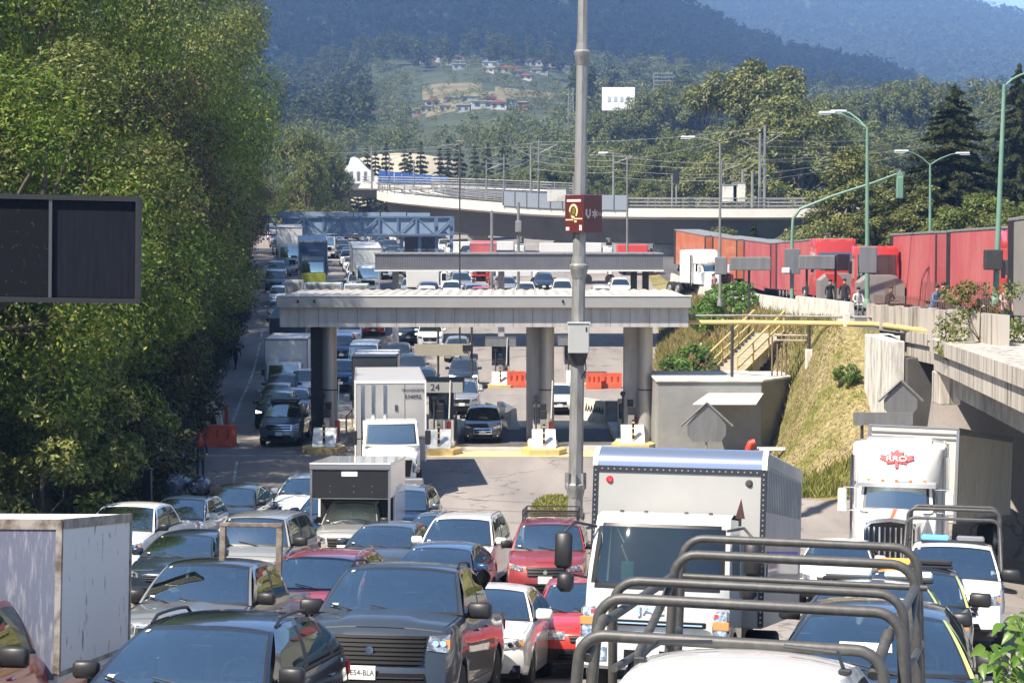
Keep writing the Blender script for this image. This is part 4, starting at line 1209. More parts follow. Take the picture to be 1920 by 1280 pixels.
# yellow gas pipe, its posts and the rusty handrail
pp = empty('gas_pipe', label='yellow pipe running from the canopy across the slope to the parapet', cat='pipe')
pts = [at(1288, 604, 83), at(1400, 604, 80.5), at(1520, 606, 78.5), at(1640, 608, 76.5), at(1700, 616, 68.0), at(1790, 628, 62.5)]
b = MB(); b.tube(pts, [.10, .10, .11, .12, .11, .10], M['yellow'], 10); b.build('main_pipe', pp, smooth=60)
b = MB(); b.tube([p + Vector((0, .2, .28)) for p in pts[:4]], .05, M['galv'], 8); b.build('upper_pipe', pp, smooth=60)
for px, d in ((1373, 81), (1517, 78.5), (1587, 77.4)):
    x = gx(px, d, 5); b = MB(); zt_ = at(px, 606, d).z - .1; zg_ = ground(x, d)
    b.tube([(x, d, zg_ - .2), (x, d, zt_)], .07, M['dark_steel'] if px != 1587 else M['yellow'], 8); b.bx(x - .14, x + .14, d - .14, d + .14, zg_ - .3, zg_ + .55, M['concrete_l'], .02); b.build('pipe_post', pp)
hr = empty('handrail', label='rusty double handrail on the grass slope below the yellow pipe', cat='railing')
b = MB()
for dz in (0, .22): b.tube([at(1452, 628, 82) - Vector((0, 0, dz)), at(1560, 630, 80) - Vector((0, 0, dz)), at(1668, 630, 78) - Vector((0, 0, dz)), at(1690, 640, 76) - Vector((0, 0, dz))], .045, pm('rust_rail', (.20, .14, .10), .8, ns=4, col2=(.38, .33, .28)) if dz == 0 else b.mats[0], 8)
b.build('rail_bar', hr)
for px in (1448, 1458, 1466, 1474, 1560):
    p = at(px, 630, 82); b = MB(); b.tube([p, (p.x, p.y, ground(p.x, p.y) - .2)], .04, pm('rust_post', (.17, .12, .09), .8), 6); b.build('rail_post', hr)
st = empty('staircase', label='concrete steps with faded yellow handrails climbing the slope behind the grey hut', cat='stairs')
s0, s1 = Vector((gx(1352, 85, 2.5), 85.0, at(1352, 706, 85).z - .1)), Vector((gx(1442, 89, 4.8), 89.0, at(1442, 622, 89).z))
b = MB(); n = 14; dr = (s1 - s0); side = Vector((dr.y, -dr.x, 0)).normalized()
ang = math.atan2(dr.y, dr.x)
for k in range(n):
    p = s0.lerp(s1, (k + .5) / n); b.box((p.x, p.y, p.z - .3), (Vector((dr.x, dr.y, 0)).length / n + .03, 1.5, .6), pm('step_concrete', (.46, .40, .32), .9, ns=3, amt=.35) if k == 0 else b.mats[0], rz=ang)
b.build('step_flight', st)
for l in (-.8, .8):
    for h in (.45, .95, .0):
        b = MB(); b.tube([s0 + side * l + Vector((0, 0, h + .05)), s1 + side * l + Vector((0, 0, h + .05))], .05, M['yellow'], 8); b.build('handrail_bar', st)
    for t in (0, .33, .66, 1):
        b = MB(); p = s0.lerp(s1, t) + side * l; b.tube([p - Vector((0, 0, .4)), p + Vector((0, 0, 1.05))], .045, M['yellow'], 6); b.build('rail_post', st)

# grey block hut with an awning
hut = empty('utility_hut', label='grey rendered block hut at the foot of the slope with a white awning', cat='hut')
hx0, hx1 = gx(1232, 79.5, 1.5), gx(1428, 79.5, 1.5); hz = at(1300, 716, 79.5).z
gr_ = pm('grey_render', (.27, .27, .265), .9, ns=1.1, amt=.25, bump=.15)
b = MB(); b.bx(hx0, hx1, 79.5, 84.5, -.3, hz, gr_, .02); b.prism([(hx1, 79.5), (hx1 + 1.45, 81.5), (hx1 + 1.45, 84.4), (hx1, 84.4)], -.3, hz - .003, pm('hut_side_render', (.25, .235, .21), .9, ns=1.1, amt=.25), 'z'); b.build('wall', hut)
b = MB(); b.bx(hx0 - .06, hx1 + .06, 79.42, 84.6, hz + .001, hz + .10, M['concrete_l'], .02); b.prism([(hx1 + .061, 79.5), (hx1 + 1.55, 81.5), (hx1 + 1.55, 84.5), (hx1 + .061, 84.5)], hz + .001, hz + .09, M['concrete_l'], 'z'); b.build('roof', hut)
a0, a1 = gx(1298, 78.2, 2), gx(1432, 79.4, 2); za_ = at(1300, 756, 78.2).z
b = MB(); b.add([(a0, 78.0, za_), (a1 - .5, 78.0, za_), (a1, 79.49, za_ + .32), (a0 + .8, 79.49, za_ + .32), (a0, 78.0, za_ - .04), (a1 - .5, 78.0, za_ - .04), (a1, 79.49, za_ + .28), (a0 + .8, 79.49, za_ + .28)], [(0, 1, 2, 3), (7, 6, 5, 4), (0, 4, 5, 1), (1, 5, 6, 2), (3, 7, 4, 0)], M['white']); b.build('awning', hut)

def pent_sign(px, py0, py1, d, w2, label):
    x = gx(px, d, 1); zg_ = ground(x, d); z0, z1 = at(px, py1, d).z, at(px, py0, d).z; zm = z0 + (z1 - z0) * .45
    r_ = empty('road_sign', (x, d, zg_), label=label, cat='sign')
    b = MB(); z0 -= zg_; z1 -= zg_; zm -= zg_
    b.prism([(-w2 * .72, z0), (w2 * .72, z0), (w2, z0 + (zm - z0) * .4), (w2, zm), (.1, z1), (-.1, z1), (-w2, zm), (-w2, z0 + (zm - z0) * .4)], 0, .04, M['sign_back']); b.build('plate', r_)
    b = MB()
    for s in (-1, 1): b.tube([(0, -.03, z1 + .06), (s * w2 * 1.35, -.03, zm - .05)], .045, M['galv'] if s > 0 else M['black'], 6)
    b.build('frame', r_)
    b = MB(); b.tube([(0, .1, -.2), (0, .1, z1 - .1)], .05, M['galv'], 8); b.build('post', r_)
pent_sign(1325, 757, 828, 77.5, .80, 'grey house-shaped sign back in front of the grey hut')
pent_sign(1687, 716, 776, 62.0, .55, 'grey house-shaped sign back beside the whitewashed wing wall')
sg_ = empty('road_sign', label='plain dark rectangular sign back above the maple leaf truck', cat='sign')
b = MB(); p0, p1 = at(1600, 797, 60), at(1712, 773, 60); b.bx(p0.x, p1.x, 60, 60.05, p0.z, p1.z, M['sign_back']); b.build('plate', sg_)
b = MB()
for x in (p0.x + .3, p1.x - .4): b.tube([(x, 60.1, ground(x, 60)), (x, 60.1, p1.z)], .05, M['dark_steel'], 6)
b.build('frame', sg_)
sp_ = empty('standpipe', label='red bent standpipe with white lids beside the grey hut', cat='standpipe')
redp = pm('red_pipe_paint', (.55, .05, .025), .5, ns=3, amt=.3); c = at(1404, 815, 73.5); zg_ = ground(c.x, c.y)
b = MB(); b.tube([(c.x, c.y, zg_), (c.x, c.y, zg_ + .8), (c.x + .08, c.y, zg_ + 1.0), (c.x + .25, c.y, zg_ + 1.05)], .15, redp, 12); b.tube([(c.x + .32, c.y, zg_), (c.x + .32, c.y, zg_ + .75)], .12, redp, 12); b.build('riser', sp_, smooth=60)
b = MB(); b.box((c.x + .9, c.y + .3, zg_ + .75), (1.0, .7, .1), M['white'], ch=.03); b.box((c.x + 1.7, c.y + .5, zg_ + .72), (.6, .6, .1), M['white'], ch=.03); b.build('lid', sp_)
tn = empty('tool_trailer', label='small white box with a dark window among the grass by the red standpipe', cat='box')
c = at(1372, 828, 73.5); zg_ = ground(c.x, c.y)
b = MB(); b.box((c.x, c.y, zg_ + .35), (1.1, .9, .7), M['white'], ch=.08); b.box((c.x + .1, c.y - .46, zg_ + .42), (.7, .03, .4), M['black'], ch=.01); b.build('shell', tn)

# dark wall under the slope, black post by the foliage
# ------------------------------------------------------------------ barriers
def water_barrier(px, d, w2, h, rz, label, m=None, dz=0.0):
    x = gx(px, d, 0); m = m or M['orange_plastic']
    r_ = empty('road_barrier', (x, d, ground(x, d) + dz), rz, label, 'barrier')
    b = MB(); b.prism([(-.30, 0), (.30, 0), (.30, .12 * h), (.16, .45 * h), (.12, h), (-.12, h), (-.16, .45 * h), (-.30, .12 * h)], -w2, w2, m, 'x'); b.build('shell', r_)
    b = MB()
    for s in (-.6, 0, .6): b.box((s * w2, -.17, .55 * h), (.10, .03, .5 * h), pm('barrier_rib', (.40, .05, .02), .6) if m is M['orange_plastic'] else M['concrete'], ch=.01)
    b.build('rib', r_)
    return r_
water_barrier(409, 81.5, .78, .95, 0, 'dull red plastic barrier in the shade beside the foliage', M['orange_plastic'])
water_barrier(968, 112, .55, .95, .1, 'bright red plastic barrier left of the middle canopy column')
water_barrier(1113, 111, .45, .95, 0, 'short red plastic barrier just right of the big pole')
water_barrier(1146, 111.5, .62, .90, 0, 'longer red plastic barrier left of the right-hand canopy column')
water_barrier(1120, 92.5, 1.5, 1.05, -1.15, 'white concrete barrier with scribbled graffiti beyond the big pole', M['concrete_l'])
water_barrier(1150, 91, .4, 1.15, .0, 'stubby grey concrete block beside the graffiti barrier', M['concrete'])
water_barrier(950, 90.5, 2.0, 1.0, 1.75, 'white painted barrier slanting towards the middle toll island', M['white'])
water_barrier(862, 104, 3.2, 1.1, 1.95, 'long white painted barrier running back from booth 24', M['white'])
b = MB(); gf = M['black']
for k in range(7):
    q = -1.0 + k * .3
    b.tube([(q, -.19, .45), (q + .08, -.165, .75), (q + .2, -.19, .5), (q + .12, -.17, .7)], .025, gf, 5)
gb = [o for o in bpy.data.objects if o.get('label', '').startswith('white concrete barrier with scribbled')][0]
b.build('graffiti', gb)
cp_ = empty('concrete_panel', (gx(404, 86, 0), 86, ground(gx(404, 86, 0), 86)), 0, 'leaning pale concrete barrier end at the shaded road edge', 'barrier')
b = MB(); b.prism([(-.5, 0), (.55, 0), (.52, .25), (.30, .5), (.12, 1.5), (-.5, 1.55)], 0, .35, M['concrete_l']); b.build('slab', cp_)
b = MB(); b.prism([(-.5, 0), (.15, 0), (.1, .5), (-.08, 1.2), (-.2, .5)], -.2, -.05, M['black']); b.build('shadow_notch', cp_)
for px, d, h in ((425, 90, 1.05), (376, 83, 1.3)):
    o = empty('delineator_post', (gx(px, d, 0), d, ground(gx(px, d, 0), d)), 0, 'orange plastic marker post %s' % ('right of the pale concrete barrier end' if px > 400 else 'left of the pale concrete barrier end'), 'post')
    b = MB(); b.lathe([(.11, 0), (.09, h * .9), (.05, h)], (0, 0, 0), M['orange_plastic'], 'z', 12); b.lathe([(.16, 0), (.16, .06)], (0, 0, 0), M['black'], 'z', 12); b.build('sleeve', o)
bk = empty('black_post', (gx(277, 54, .6), 54, ground(gx(277, 54, .6), 54)), 0, 'thick black steel post at the edge of the foliage above the white hatchback', 'post')
b = MB(); b.bx(-.13, .13, -.13, .13, -.3, at(277, 881, 54).z - bk.location.z, M['black'], .02); b.build('shaft', bk)
b = MB(); b.bx(-.16, .16, -.16, .16, at(277, 881, 54).z - bk.location.z + .001, at(277, 881, 54).z - bk.location.z + .05, M['dark_steel'], .01); b.build('cap', bk)

# ------------------------------------------------------------------ the big pole
DP = 57.0
bx_p = at(1078, 985, DP); tpx = at(1094, -40, DP)
pole = empty('mast', (bx_p.x, DP, 0), label='tall galvanised sectional mast with a maroon sign box, centre of the frame', cat='mast')
g0 = ground(bx_p.x, DP)
lean = (tpx.x - bx_p.x) / (tpx.z - bx_p.z)
def PX(z): return lean * (z - bx_p.z)
zz = [g0 - .2, at(0, 910, DP).z, at(0, 500, DP).z, at(0, 100, DP).z, at(0, -60, DP).z]
rads = [.235, .225, .20, .165, .14]
for i in range(4):
    b = MB(); b.tube([(PX(zz[i]), 0, zz[i]), (PX(zz[i + 1]), 0, zz[i + 1])], [rads[i], rads[i + 1]], M['galv'], 8); b.build('shaft_section', pole, smooth=20)
for z, r in ((zz[1], .225), (zz[2], .20), (zz[3], .165)):
    b = MB(); b.lathe([(r + .01, -.35), (r + .06, -.12), (r + .09, -.04), (r + .09, .04), (r + .03, .10), (r + .005, .3)], (PX(z), 0, z), M['galv'], 'z', 12); b.build('flange', pole, smooth=30)
b = MB()
for k in range(8):
    a = 2 * PI * k / 8
    for z in (zz[1],):
        b.box((PX(z) + .27 * math.cos(a), .27 * math.sin(a), z + .15), (.12, .02, .5), M['galv'], rz=a)
b.build('gusset', pole)
zb0, zb1 = at(0, 660, DP).z, at(0, 604, DP).z
b = MB(); b.bx(PX(zb0) - .30, PX(zb0) + .33, -.58, -.20, zb0, zb1, pm('cabinet_grey', (.42, .42, .40), .5, ns=1.5, amt=.12), .02); b.bx(PX(zb0) - .33, PX(zb0) + .36, -.61, -.20, zb1 + .001, zb1 + .03, M['white_clean']); b.bx(PX(zb0) + .22, PX(zb0) + .26, -.595, -.579, zb1 - .25, zb1 - .12, M['black']); b.build('cabinet', pole)
b = MB(); b.lathe([(.20, -.40), (.30, -.12), (.31, -.02)], (PX(zb0), -.05, zb0), M['dark_steel'], 'z', 12)
b.tube([(PX(zb0) + .2, -.2, zb0 - .05), (PX(zb0) + .25, -.24, zb0 - .5), (PX(zb0) + .1, -.22, zb0 - .8)], .02, M['black'], 6); b.build('bracket', pole)
# maroon box: two visible faces
zm0, zm1 = at(0, 436, DP).z, at(0, 366, DP).z
mar = pm('maroon_sign', (.10, .018, .018), .45, ns=1, amt=.1); marl = pm('maroon_sign_lit', (.30, .035, .03), .45, ns=1, amt=.1)
rz_ = R(24)
sb_ = bpy.data.objects.new('sign_box', None); COL.objects.link(sb_); sb_.parent = pole; sb_.location = (PX(zm0) + .12, -.02, 0); sb_.rotation_euler = (0, 0, R(42))
b = MB(); hs = .40
b.bx(-hs, hs, -hs, hs, zm0, zm1, mar, .01); 
mb_ = b.build('sign_body', sb_)
zc_ = (zm0 + zm1) / 2
b = MB()
goldm = pm('pale_gold', (.72, .55, .30), .5)
f = -hs - .004          # left visible face is -x
def on_left(poly, m, off=.006):
    b.prism([(-a, z) for a, z in poly], f - off, f, m, 'x')
cr = [(.18 * math.cos(a), zc_ + .06 + .20 * math.sin(a)) for a in np.linspace(0, 2 * PI, 20)]
def ring(c_, r0, r1, m, ax, n=20, sq=1.0):
    for k in range(n):
        a, a2 = 2 * PI * k / n, 2 * PI * (k + 1) / n
        q = [(c_[0] + r0 * math.cos(a), c_[1] + r0 * sq * math.sin(a)), (c_[0] + r1 * math.cos(a), c_[1] + r1 * sq * math.sin(a)), (c_[0] + r1 * math.cos(a2), c_[1] + r1 * sq * math.sin(a2)), (c_[0] + r0 * math.cos(a2), c_[1] + r0 * sq * math.sin(a2))]
        b.prism(q, *(((f - .006, f)) if ax == 'x' else ((f - .006, f))), m, ax)
ring((0.02, zc_ + .08), .13, .19, goldm, 'x', 18, 1.15)
b.bx(f - .006, f, -.36, -.02, zc_ - .17, zc_ - .13, goldm); b.bx(f - .006, f, .02, .36, zc_ - .20, zc_ - .16, goldm); b.bx(f - .006, f, -.12, -.02, zc_ - .26, zc_ - .20, goldm)
b.bx(f - .006, f, -.3, .3, zc_ + .36, zc_ + .43, pm('sign_white', (.7, .66, .62), .5)); b.bx(f - .006, f, .2, .34, zc_ - .50, zc_ - .40, b.mats[-1]); b.bx(f - .006, f, -.34, -.24, zc_ - .50, zc_ - .34, b.mats[-1])
b.bx(f - .005, f, -.06, .08, zc_ - .02, zc_ + .18, pm('olive_mark', (.16, .12, .02), .6))
b.build('left_emblem', mb_)
b = MB(); pale = pm('pale_emblem', (.42, .36, .34), .5)
b.prism([(-.30, zc_ + .14), (-.30, zc_ - .04), (-.22, zc_ - .14), (-.17, zc_ - .14), (-.09, zc_ - .04), (-.09, zc_ + .14), (-.15, zc_ + .14), (-.15, zc_ - .02), (-.195, zc_ - .07), (-.24, zc_ - .02), (-.24, zc_ + .14)], f - .006, f, pale)
for k in range(3):
    a = PI / 3 * k + PI / 6; dx, dz_ = math.cos(a) * .13, math.sin(a) * .13; nx_, nz_ = -math.sin(a) * .025, math.cos(a) * .025
    c_ = (.08, zc_)
    b.prism([(c_[0] - dx - nx_, c_[1] - dz_ - nz_), (c_[0] + dx - nx_, c_[1] + dz_ - nz_), (c_[0] + dx + nx_, c_[1] + dz_ + nz_), (c_[0] - dx + nx_, c_[1] - dz_ + nz_)], f - .006 - .001 * k, f, pale)
ring((.29, zc_), .04, .07, pale, 'y', 12, .7)
b.build('right_emblem', mb_)

# grass island at the foot of the mast
def grass_patch(name, pts_fn, n, h, mat, seed):
    rg = np.random.default_rng(seed); P = np.array([pts_fn(rg) for _ in range(n)])
    a = rg.uniform(0, 6.28, n); hh = h * rg.uniform(.4, 1.3, n); wd = .018 + .012 * rg.random(n)
    lean_ = rg.normal(0, .35, (n, 2)) * hh[:, None]
    c, s = np.cos(a) * wd, np.sin(a) * wd; z0 = np.zeros(n)
    V = np.stack([P + np.stack([-c, -s, z0], 1), P + np.stack([c, s, z0], 1), P + np.stack([lean_[:, 0] + c * .3, lean_[:, 1] + s * .3, hh], 1), P + np.stack([lean_[:, 0] - c * .3, lean_[:, 1] - s * .3, hh], 1)], 1).reshape(-1, 3)
    return tag(fast_mesh(name, V, np.arange(n * 4).reshape(n, 4), [mat]), kind='stuff')
# ------------------------------------------------------------------ traffic near the camera
G = {}
p_nissan = paint('graphite_paint', (0.036, 0.048, 0.064), 0.25, 0.36, coat=.7, dirt=.05)
p_suv = paint('midnight_blue_paint', (0.018, 0.026, 0.045), 0.4, 0.2, dirt=.04)
p_silver = paint('silver_grey_paint', (0.30, 0.31, 0.32), 0.6, 0.32)
p_red = paint('red_paint', (0.46, 0.028, 0.022), 0.1, 0.3)
p_pinkred = paint('rose_red_paint', (0.42, 0.05, 0.055), 0.4, 0.3)
p_maroon = paint('maroon_paint', (0.26, 0.03, 0.03), 0.2, 0.4)
p_grey = paint('dark_grey_paint', (0.075, 0.085, 0.095), 0.5, 0.3)
p_blue = paint('blue_paint', (0.035, 0.08, 0.17), 0.5, 0.28)
p_navy = paint('navy_paint', (0.02, 0.035, 0.06), 0.4, 0.3)
p_beige = paint('old_silver_paint', (0.33, 0.33, 0.31), 0.4, 0.45)
W_ = M['white_clean']

M['roof_dark'] = paint('dark_roof_paint', (.02, .022, .027), .3, .25)
nis, I = make_car('pickup_truck', dict(PICK, H=1.88, nose=1.12, cowl=1.28, belt=1.24, plate_z=.70, grille=(.64, .78, 1.10), lamp=(.70, .96, .90, 1.10), lamp_sweep=.02, gstyle='bars', nbar=7, grille_trim=M['grille'], intake=(.64, .46, .70), deck=1.2, tail=1.16, rails=True, mirror='black',
                  vent=.55, liner=True, plate_x=-.06, msize=1.15, wr=.68, crown=.06, zs=.38), p_nissan,
                  'graphite grey double cab pickup with black mesh grille, nearest the middle of the frame', 'pickup truck', 'vehicles queuing out of the toll plaza')
drive(nis, 686, 20.2, 7)
text_mesh('E54-BLA', .085, M['black'], [c for c in nis.children if c.name.startswith('number_plate')][0], (-.06, I['warp'](0, 0, .7)[1] - .0445, .70), (PI / 2, 0, 0), 'plate_number', .001, .9)
# tarpaulin roll behind the cab
tb = MB()
def tarp(u, v):
    z = 1.78 - .62 * u + .05 * math.sin(v * 9 + u * 5); y = 3.52 + .55 * u + .07 * math.sin(v * 7) - .18 * (1 - u) * v
    return (.80 - .50 * v + .06 * math.sin(u * 8 + v * 4), y, z - .25 * v * (1 - u))
tb.grid(tarp, np.linspace(0, 1, 12), np.linspace(0, 1, 10), pm('dark_tarp', (0.03, 0.032, 0.03), .6, ns=4, amt=.5))
to = tb.build('tarpaulin', None, smooth=60)
to.location = nis.location; to.rotation_euler = nis.rotation_euler
tag(to, 'crumpled black tarpaulin hanging behind the cab of the graphite pickup', 'tarpaulin')

suv, I = make_car('suv', dict(SUV, w=.93, cowl_y=1.12, rf=2.0, rr=3.55, rb=4.25, H=1.56, wr=.65, gstyle='bars', mirror='black', round=.34, nose=.82, cowl=1.0, belt=1.02, crown=.06,
                  lampmat='lamp', rails=True, rail_mat=M['black'], cend=.94), p_suv,
                  'dark navy SUV cut off by the bottom edge, just right of the red cab truck', 'suv', 'vehicles queuing out of the toll plaza')
drive(suv, 0, 15.7, 8, x=-3.22)

sp, I = make_car('pickup_truck', dict(PICK, grille=(.52, .70, .96), gstyle='frame', lamp=(.62, .95, .80, .96), mirror='black', L=5.2, H=1.82, msize=1.1, grille_trim=M['chrome'], vent=.4, roof_paint=M['roof_dark']), p_silver,
                 'silver grey pickup with dusty bonnet carrying an upright metal frame in its bed', 'pickup truck', 'vehicles queuing out of the toll plaza')
drive(sp, 312, 26.0, 7)
fr = MB(); rust = pm('rusty_square_tube', (.11, .08, .06), .8, ns=6, col2=(.24, .21, .18), contrast=(.4, .65))
for a, b in (((-.36, 1.14), (-.36, 2.26)), ((.58, 1.14), (.58, 2.26))):
    fr.bx(a[0] - .05, a[0] + .05, 3.95, 4.03, a[1], b[1], rust, .008)
fr.bx(-.41, .63, 3.94, 4.04, 2.26, 2.33, rust, .008); fr.bx(-.31, .53, 3.95, 4.03, 1.60, 1.68, rust, .008)
fr.build('headache_rack', sp)

oj, I = make_car('suv', dict(SUV, L=4.6, w=.98, H=1.76, nose=.92, cowl=1.08, belt=1.08, cowl_y=1.25, rf=1.72, rr=3.9, rb=4.12, wr=.68, clad=False, rails=False, round=.14, mirror='black', crown=.03, msize=1.25,
                 gstyle='bars', grille=(.5, .66, .88), lamp=(.66, .92, .70, .86), lamp_sweep=0), p_beige,
                 'boxy old silver off-roader with green tinted windscreen seen behind the upright metal frame', 'suv', 'vehicles queuing out of the toll plaza')
drive(oj, 442, 40.0, 6)
rs, I = make_car('suv', dict(SUV, rails=True, rail_mat=M['chrome'], mirror='body', gstyle='bars', H=1.64), p_pinkred,
                 'rose red SUV with roof rails between the silver pickup and the graphite pickup', 'suv', 'vehicles queuing out of the toll plaza')
drive(rs, 547, 31.2, 8)
dg, I = make_car('sedan', dict(SEDAN, mirror='body'), p_grey,
                 'dark grey sedan in front of the black-fronted box pickup, beyond the rose red SUV', 'car', 'vehicles queuing out of the toll plaza')
drive(dg, 690, 41.2, 8)
bl, I = make_car('sedan', dict(SEDAN, L=4.3, H=1.46, roof_paint=paint('sun_bleached_blue', (.07, .13, .24), .5, .3)), p_blue,
                 'blue sedan whose roof shows just behind the graphite pickup roof', 'car', 'vehicles queuing out of the toll plaza')
drive(bl, 790, 35.4, 8)
wm_, I = make_car('minivan', dict(MPV, rail_mat=M['rim']), W_,
                  'white people carrier with silver roof rails beyond the blue sedan', 'minivan', 'vehicles queuing out of the toll plaza')
drive(wm_, 842, 40.6, 7)
ws, I = make_car('sedan', dict(SEDAN, L=4.35, w=.87, rails=False), W_,
                 'white sedan squeezed between the graphite pickup tail and the red hatchback', 'car', 'vehicles queuing out of the toll plaza')
drive(ws, 872, 25.6, 7)
cs, I = make_car('hatchback', dict(HATCH, L=3.85, w=.83, H=1.42, nose=.72, cowl=.92, belt=.92, gstyle='bars', nbar=2, grille=(.28, .56, .66), lamp=(.42, .92, .56, .72), lamp_sweep=.03, bumper=M['black'], mirror='black', nd=2, round=.34,
                 glass=M['glass_w'], rake=.14, fog=False), p_red,
                 'bright red hatchback with black bumper just left of the big white box truck', 'car', 'vehicles queuing out of the toll plaza')
drive(cs, 1100, 28.0, 2)
mx, I = make_car('suv', dict(SUV, L=4.3, H=1.68, w=.87, rails=False, mirror='black', gstyle='bars', cowl_y=1.2, rf=1.75), p_maroon,
                 'maroon SUV with a black roof basket behind the red hatchback', 'suv', 'vehicles queuing out of the toll plaza')
drive(mx, 1022, 39.0, 4)
rk = MB(); H = 1.70
for s in (-1, 1):
    for zz in (.08, .20): rk.tube([(s * .6, 1.85, H + zz), (s * .6, 3.4, H + zz)], .014, M['black'], 6)
for q in (1.85, 2.35, 2.9, 3.4):
    rk.tube([(-.6, q, H + .08), (.6, q, H + .08)], .014, M['black'], 6)
    for s in (-1, 1): rk.tube([(s * .6, q, H - .07), (s * .6, q, H + .20)], .014, M['black'], 6)
for zz in (.2,):
    for q in (1.85, 3.4): rk.tube([(-.6, q, H + zz), (.6, q, H + zz)], .014, M['black'], 6)
rk.build('roof_basket', mx)

hx, I = make_car('pickup_truck', dict(PICK, L=5.3, gstyle='frame', grille_trim=M['black'], mirror='black', bumper=None), W_,
                 'white pickup with grey grille beside the foliage, behind the old white box', 'pickup truck', 'vehicles queuing out of the toll plaza')
drive(hx, 190, 42.8, 6)
ds, I = make_car('sedan', dict(SEDAN, mirror='body'), p_navy,
                 'navy sedan tucked between the white pickup and the silver off-roader', 'car', 'vehicles queuing out of the toll plaza')
drive(ds, 300, 38.6, 6)
wv, I = make_car('hatchback', dict(HATCH, H=1.55, L=4.0, rails=True), W_,
                 'white hatchback carrying wrapped bundles on its roof', 'car', 'vehicles queuing out of the toll plaza')
drive(wv, 312, 49.0, 5)
# bundles on the roof
bag_m = pm('black_plastic_wrap', (.03, .035, .05), .18, ns=5, col2=(.22, .24, .27), contrast=(.55, .62))
bag_c = pm('canvas_bundle', (.16, .13, .11), .8, ns=6, amt=.5)
def bundle(name, c, s, m, label, seed):
    b = MB(); rr = random.Random(seed); n1, n2 = 12, 9; vs = []; fs = []
    for i in range(n2 + 1):
        for k in range(n1):
            a = 2 * PI * k / n1; t = PI * i / n2; q = 1 + rr.uniform(-.16, .16)
            vs.append((c[0] + s[0] * math.sin(t) * math.cos(a) * q, c[1] + s[1] * math.sin(t) * math.sin(a) * q, c[2] + s[2] * math.cos(t) * q))
    for i in range(n2):
        for k in range(n1): fs.append((i * n1 + k, i * n1 + (k + 1) % n1, (i + 1) * n1 + (k + 1) % n1, (i + 1) * n1 + k))
    b.add(vs, fs, m)
    for a in (-.3, .3): b.tube([(c[0] + s[0] * a * 1.5, c[1] - s[1] * 1.02, c[2] - s[2] * .6), (c[0] + s[0] * a * 1.6, c[1], c[2] + s[2] * 1.02), (c[0] + s[0] * a * 1.5, c[1] + s[1] * 1.02, c[2] - s[2] * .6)], .02, M['black'], 5)
    o = b.build(name, None, smooth=70); o.location = wv.location; o.rotation_euler = wv.rotation_euler
    return tag(o, label, 'bundle')
bundle('wrapped_bundle', (-.42, 2.6, 1.78), (.42, .5, .30), pm('blue_plastic_wrap', (.05, .065, .085), .2, ns=4, col2=(.16, .19, .22), contrast=(.5, .6)), 'bulky dark blue plastic bundle on the left of the white hatchback roof', 1)
bundle('wrapped_bundle', (.24, 2.5, 1.76), (.30, .42, .27), bag_m, 'shiny black plastic bundle in the middle of the white hatchback roof', 2)
bundle('canvas_bundle', (.58, 2.7, 1.68), (.18, .35, .18), bag_c, 'small brown canvas bundle at the right end of the white hatchback roof', 3)
ld, I = make_car('hatchback', dict(HATCH, H=1.50, mirror='black'), paint('dark_green_grey', (.05, .06, .06), .4, .3),
                 'dark hatchback just beyond the roof bundles on the shaded side', 'car', 'vehicles queuing out of the toll plaza')
drive(ld, 415, 53.2, 4)
wd, I = make_car('sedan', dict(SEDAN, grille=(.42, .5, .66)), W_,
                 'white sedan half hidden left of the black-fronted box pickup', 'car', 'vehicles queuing out of the toll plaza')
drive(wd, 558, 56.5, 2)
bb, I = make_car('sedan', dict(SEDAN), p_blue,
                 'small blue car peeking out left of the box pickup, before the white sedan', 'car', 'vehicles queuing out of the toll plaza')
drive(bb, 600, 50.6, 3)
b3, I = make_car('suv', dict(SUV, mirror='body'), paint('steel_blue_paint', (.12, .16, .21), .6, .3),
                 'steel blue SUV mostly hidden right behind the box pickup', 'suv', 'vehicles queuing out of the toll plaza')
drive(b3, 738, 50.6, 4)
b4, I = make_car('sedan', dict(SEDAN), p_navy,
                 'dark blue sedan whose roof shows right of the black-fronted box pickup', 'car', 'vehicles queuing out of the toll plaza')
drive(b4, 800, 44.2, 7)

# ---------------- pickup with an overhanging cargo box
bp_, I = make_car('box_pickup', dict(PICK, L=5.0, H=1.66, w=.86, nose=.92, cowl=1.06, belt=1.06, wr=.62, gstyle='bars', grille=(.45, .62, .84), lamp=(.60, .94, .66, .84), cowl_y=1.25, mirror='black'), p_beige,
                  'silver pickup under a tall cargo box with a black front panel and pale roof', 'box truck', 'vehicles queuing out of the toll plaza')
bx_ = MB(); blackp = pm('black_front_panel', (.016, .016, .018), .5, ns=3, amt=.4)
bx_.bx(-1.1, 1.1, 1.35, 4.9, 1.72, 2.60, M['white'], .02); bx_.bx(-1.1, 1.1, 2.62, 4.9, .95, 1.719, M['white'], .02)
bo = bx_.build('cargo_box', bp_)
t = MB()
t.bx(-1.05, 1.05, 1.325, 1.349, 1.74, 2.46, blackp); t.bx(-1.03, 1.03, 2.59, 2.618, .98, 1.715, blackp); t.bx(-1.12, 1.12, 1.28, 4.95, 2.60, 2.64, M['white_clean'], .01)
t.bx(-1.12, 1.12, 1.29, 1.36, 2.48, 2.599, M['rim'], .005)
for s in (-1, 1): t.bx(s * 1.05, s * 1.115, 1.31, 1.36, 1.0, 2.479, M['rim'], .005)
t.bx(-.24, .20, 1.31, 1.324, 2.30, 2.42, M['white_clean'])
for x in (-.55, .1, .6):
    for z in (1.9, 2.05): t.box((x, 1.318, z), (.025, .012, .025), M['rim'])
t.build('front_panel', bo)
drive(bp_, 642, 46.2, 3); bp_.scale = (.93, 1, 1)

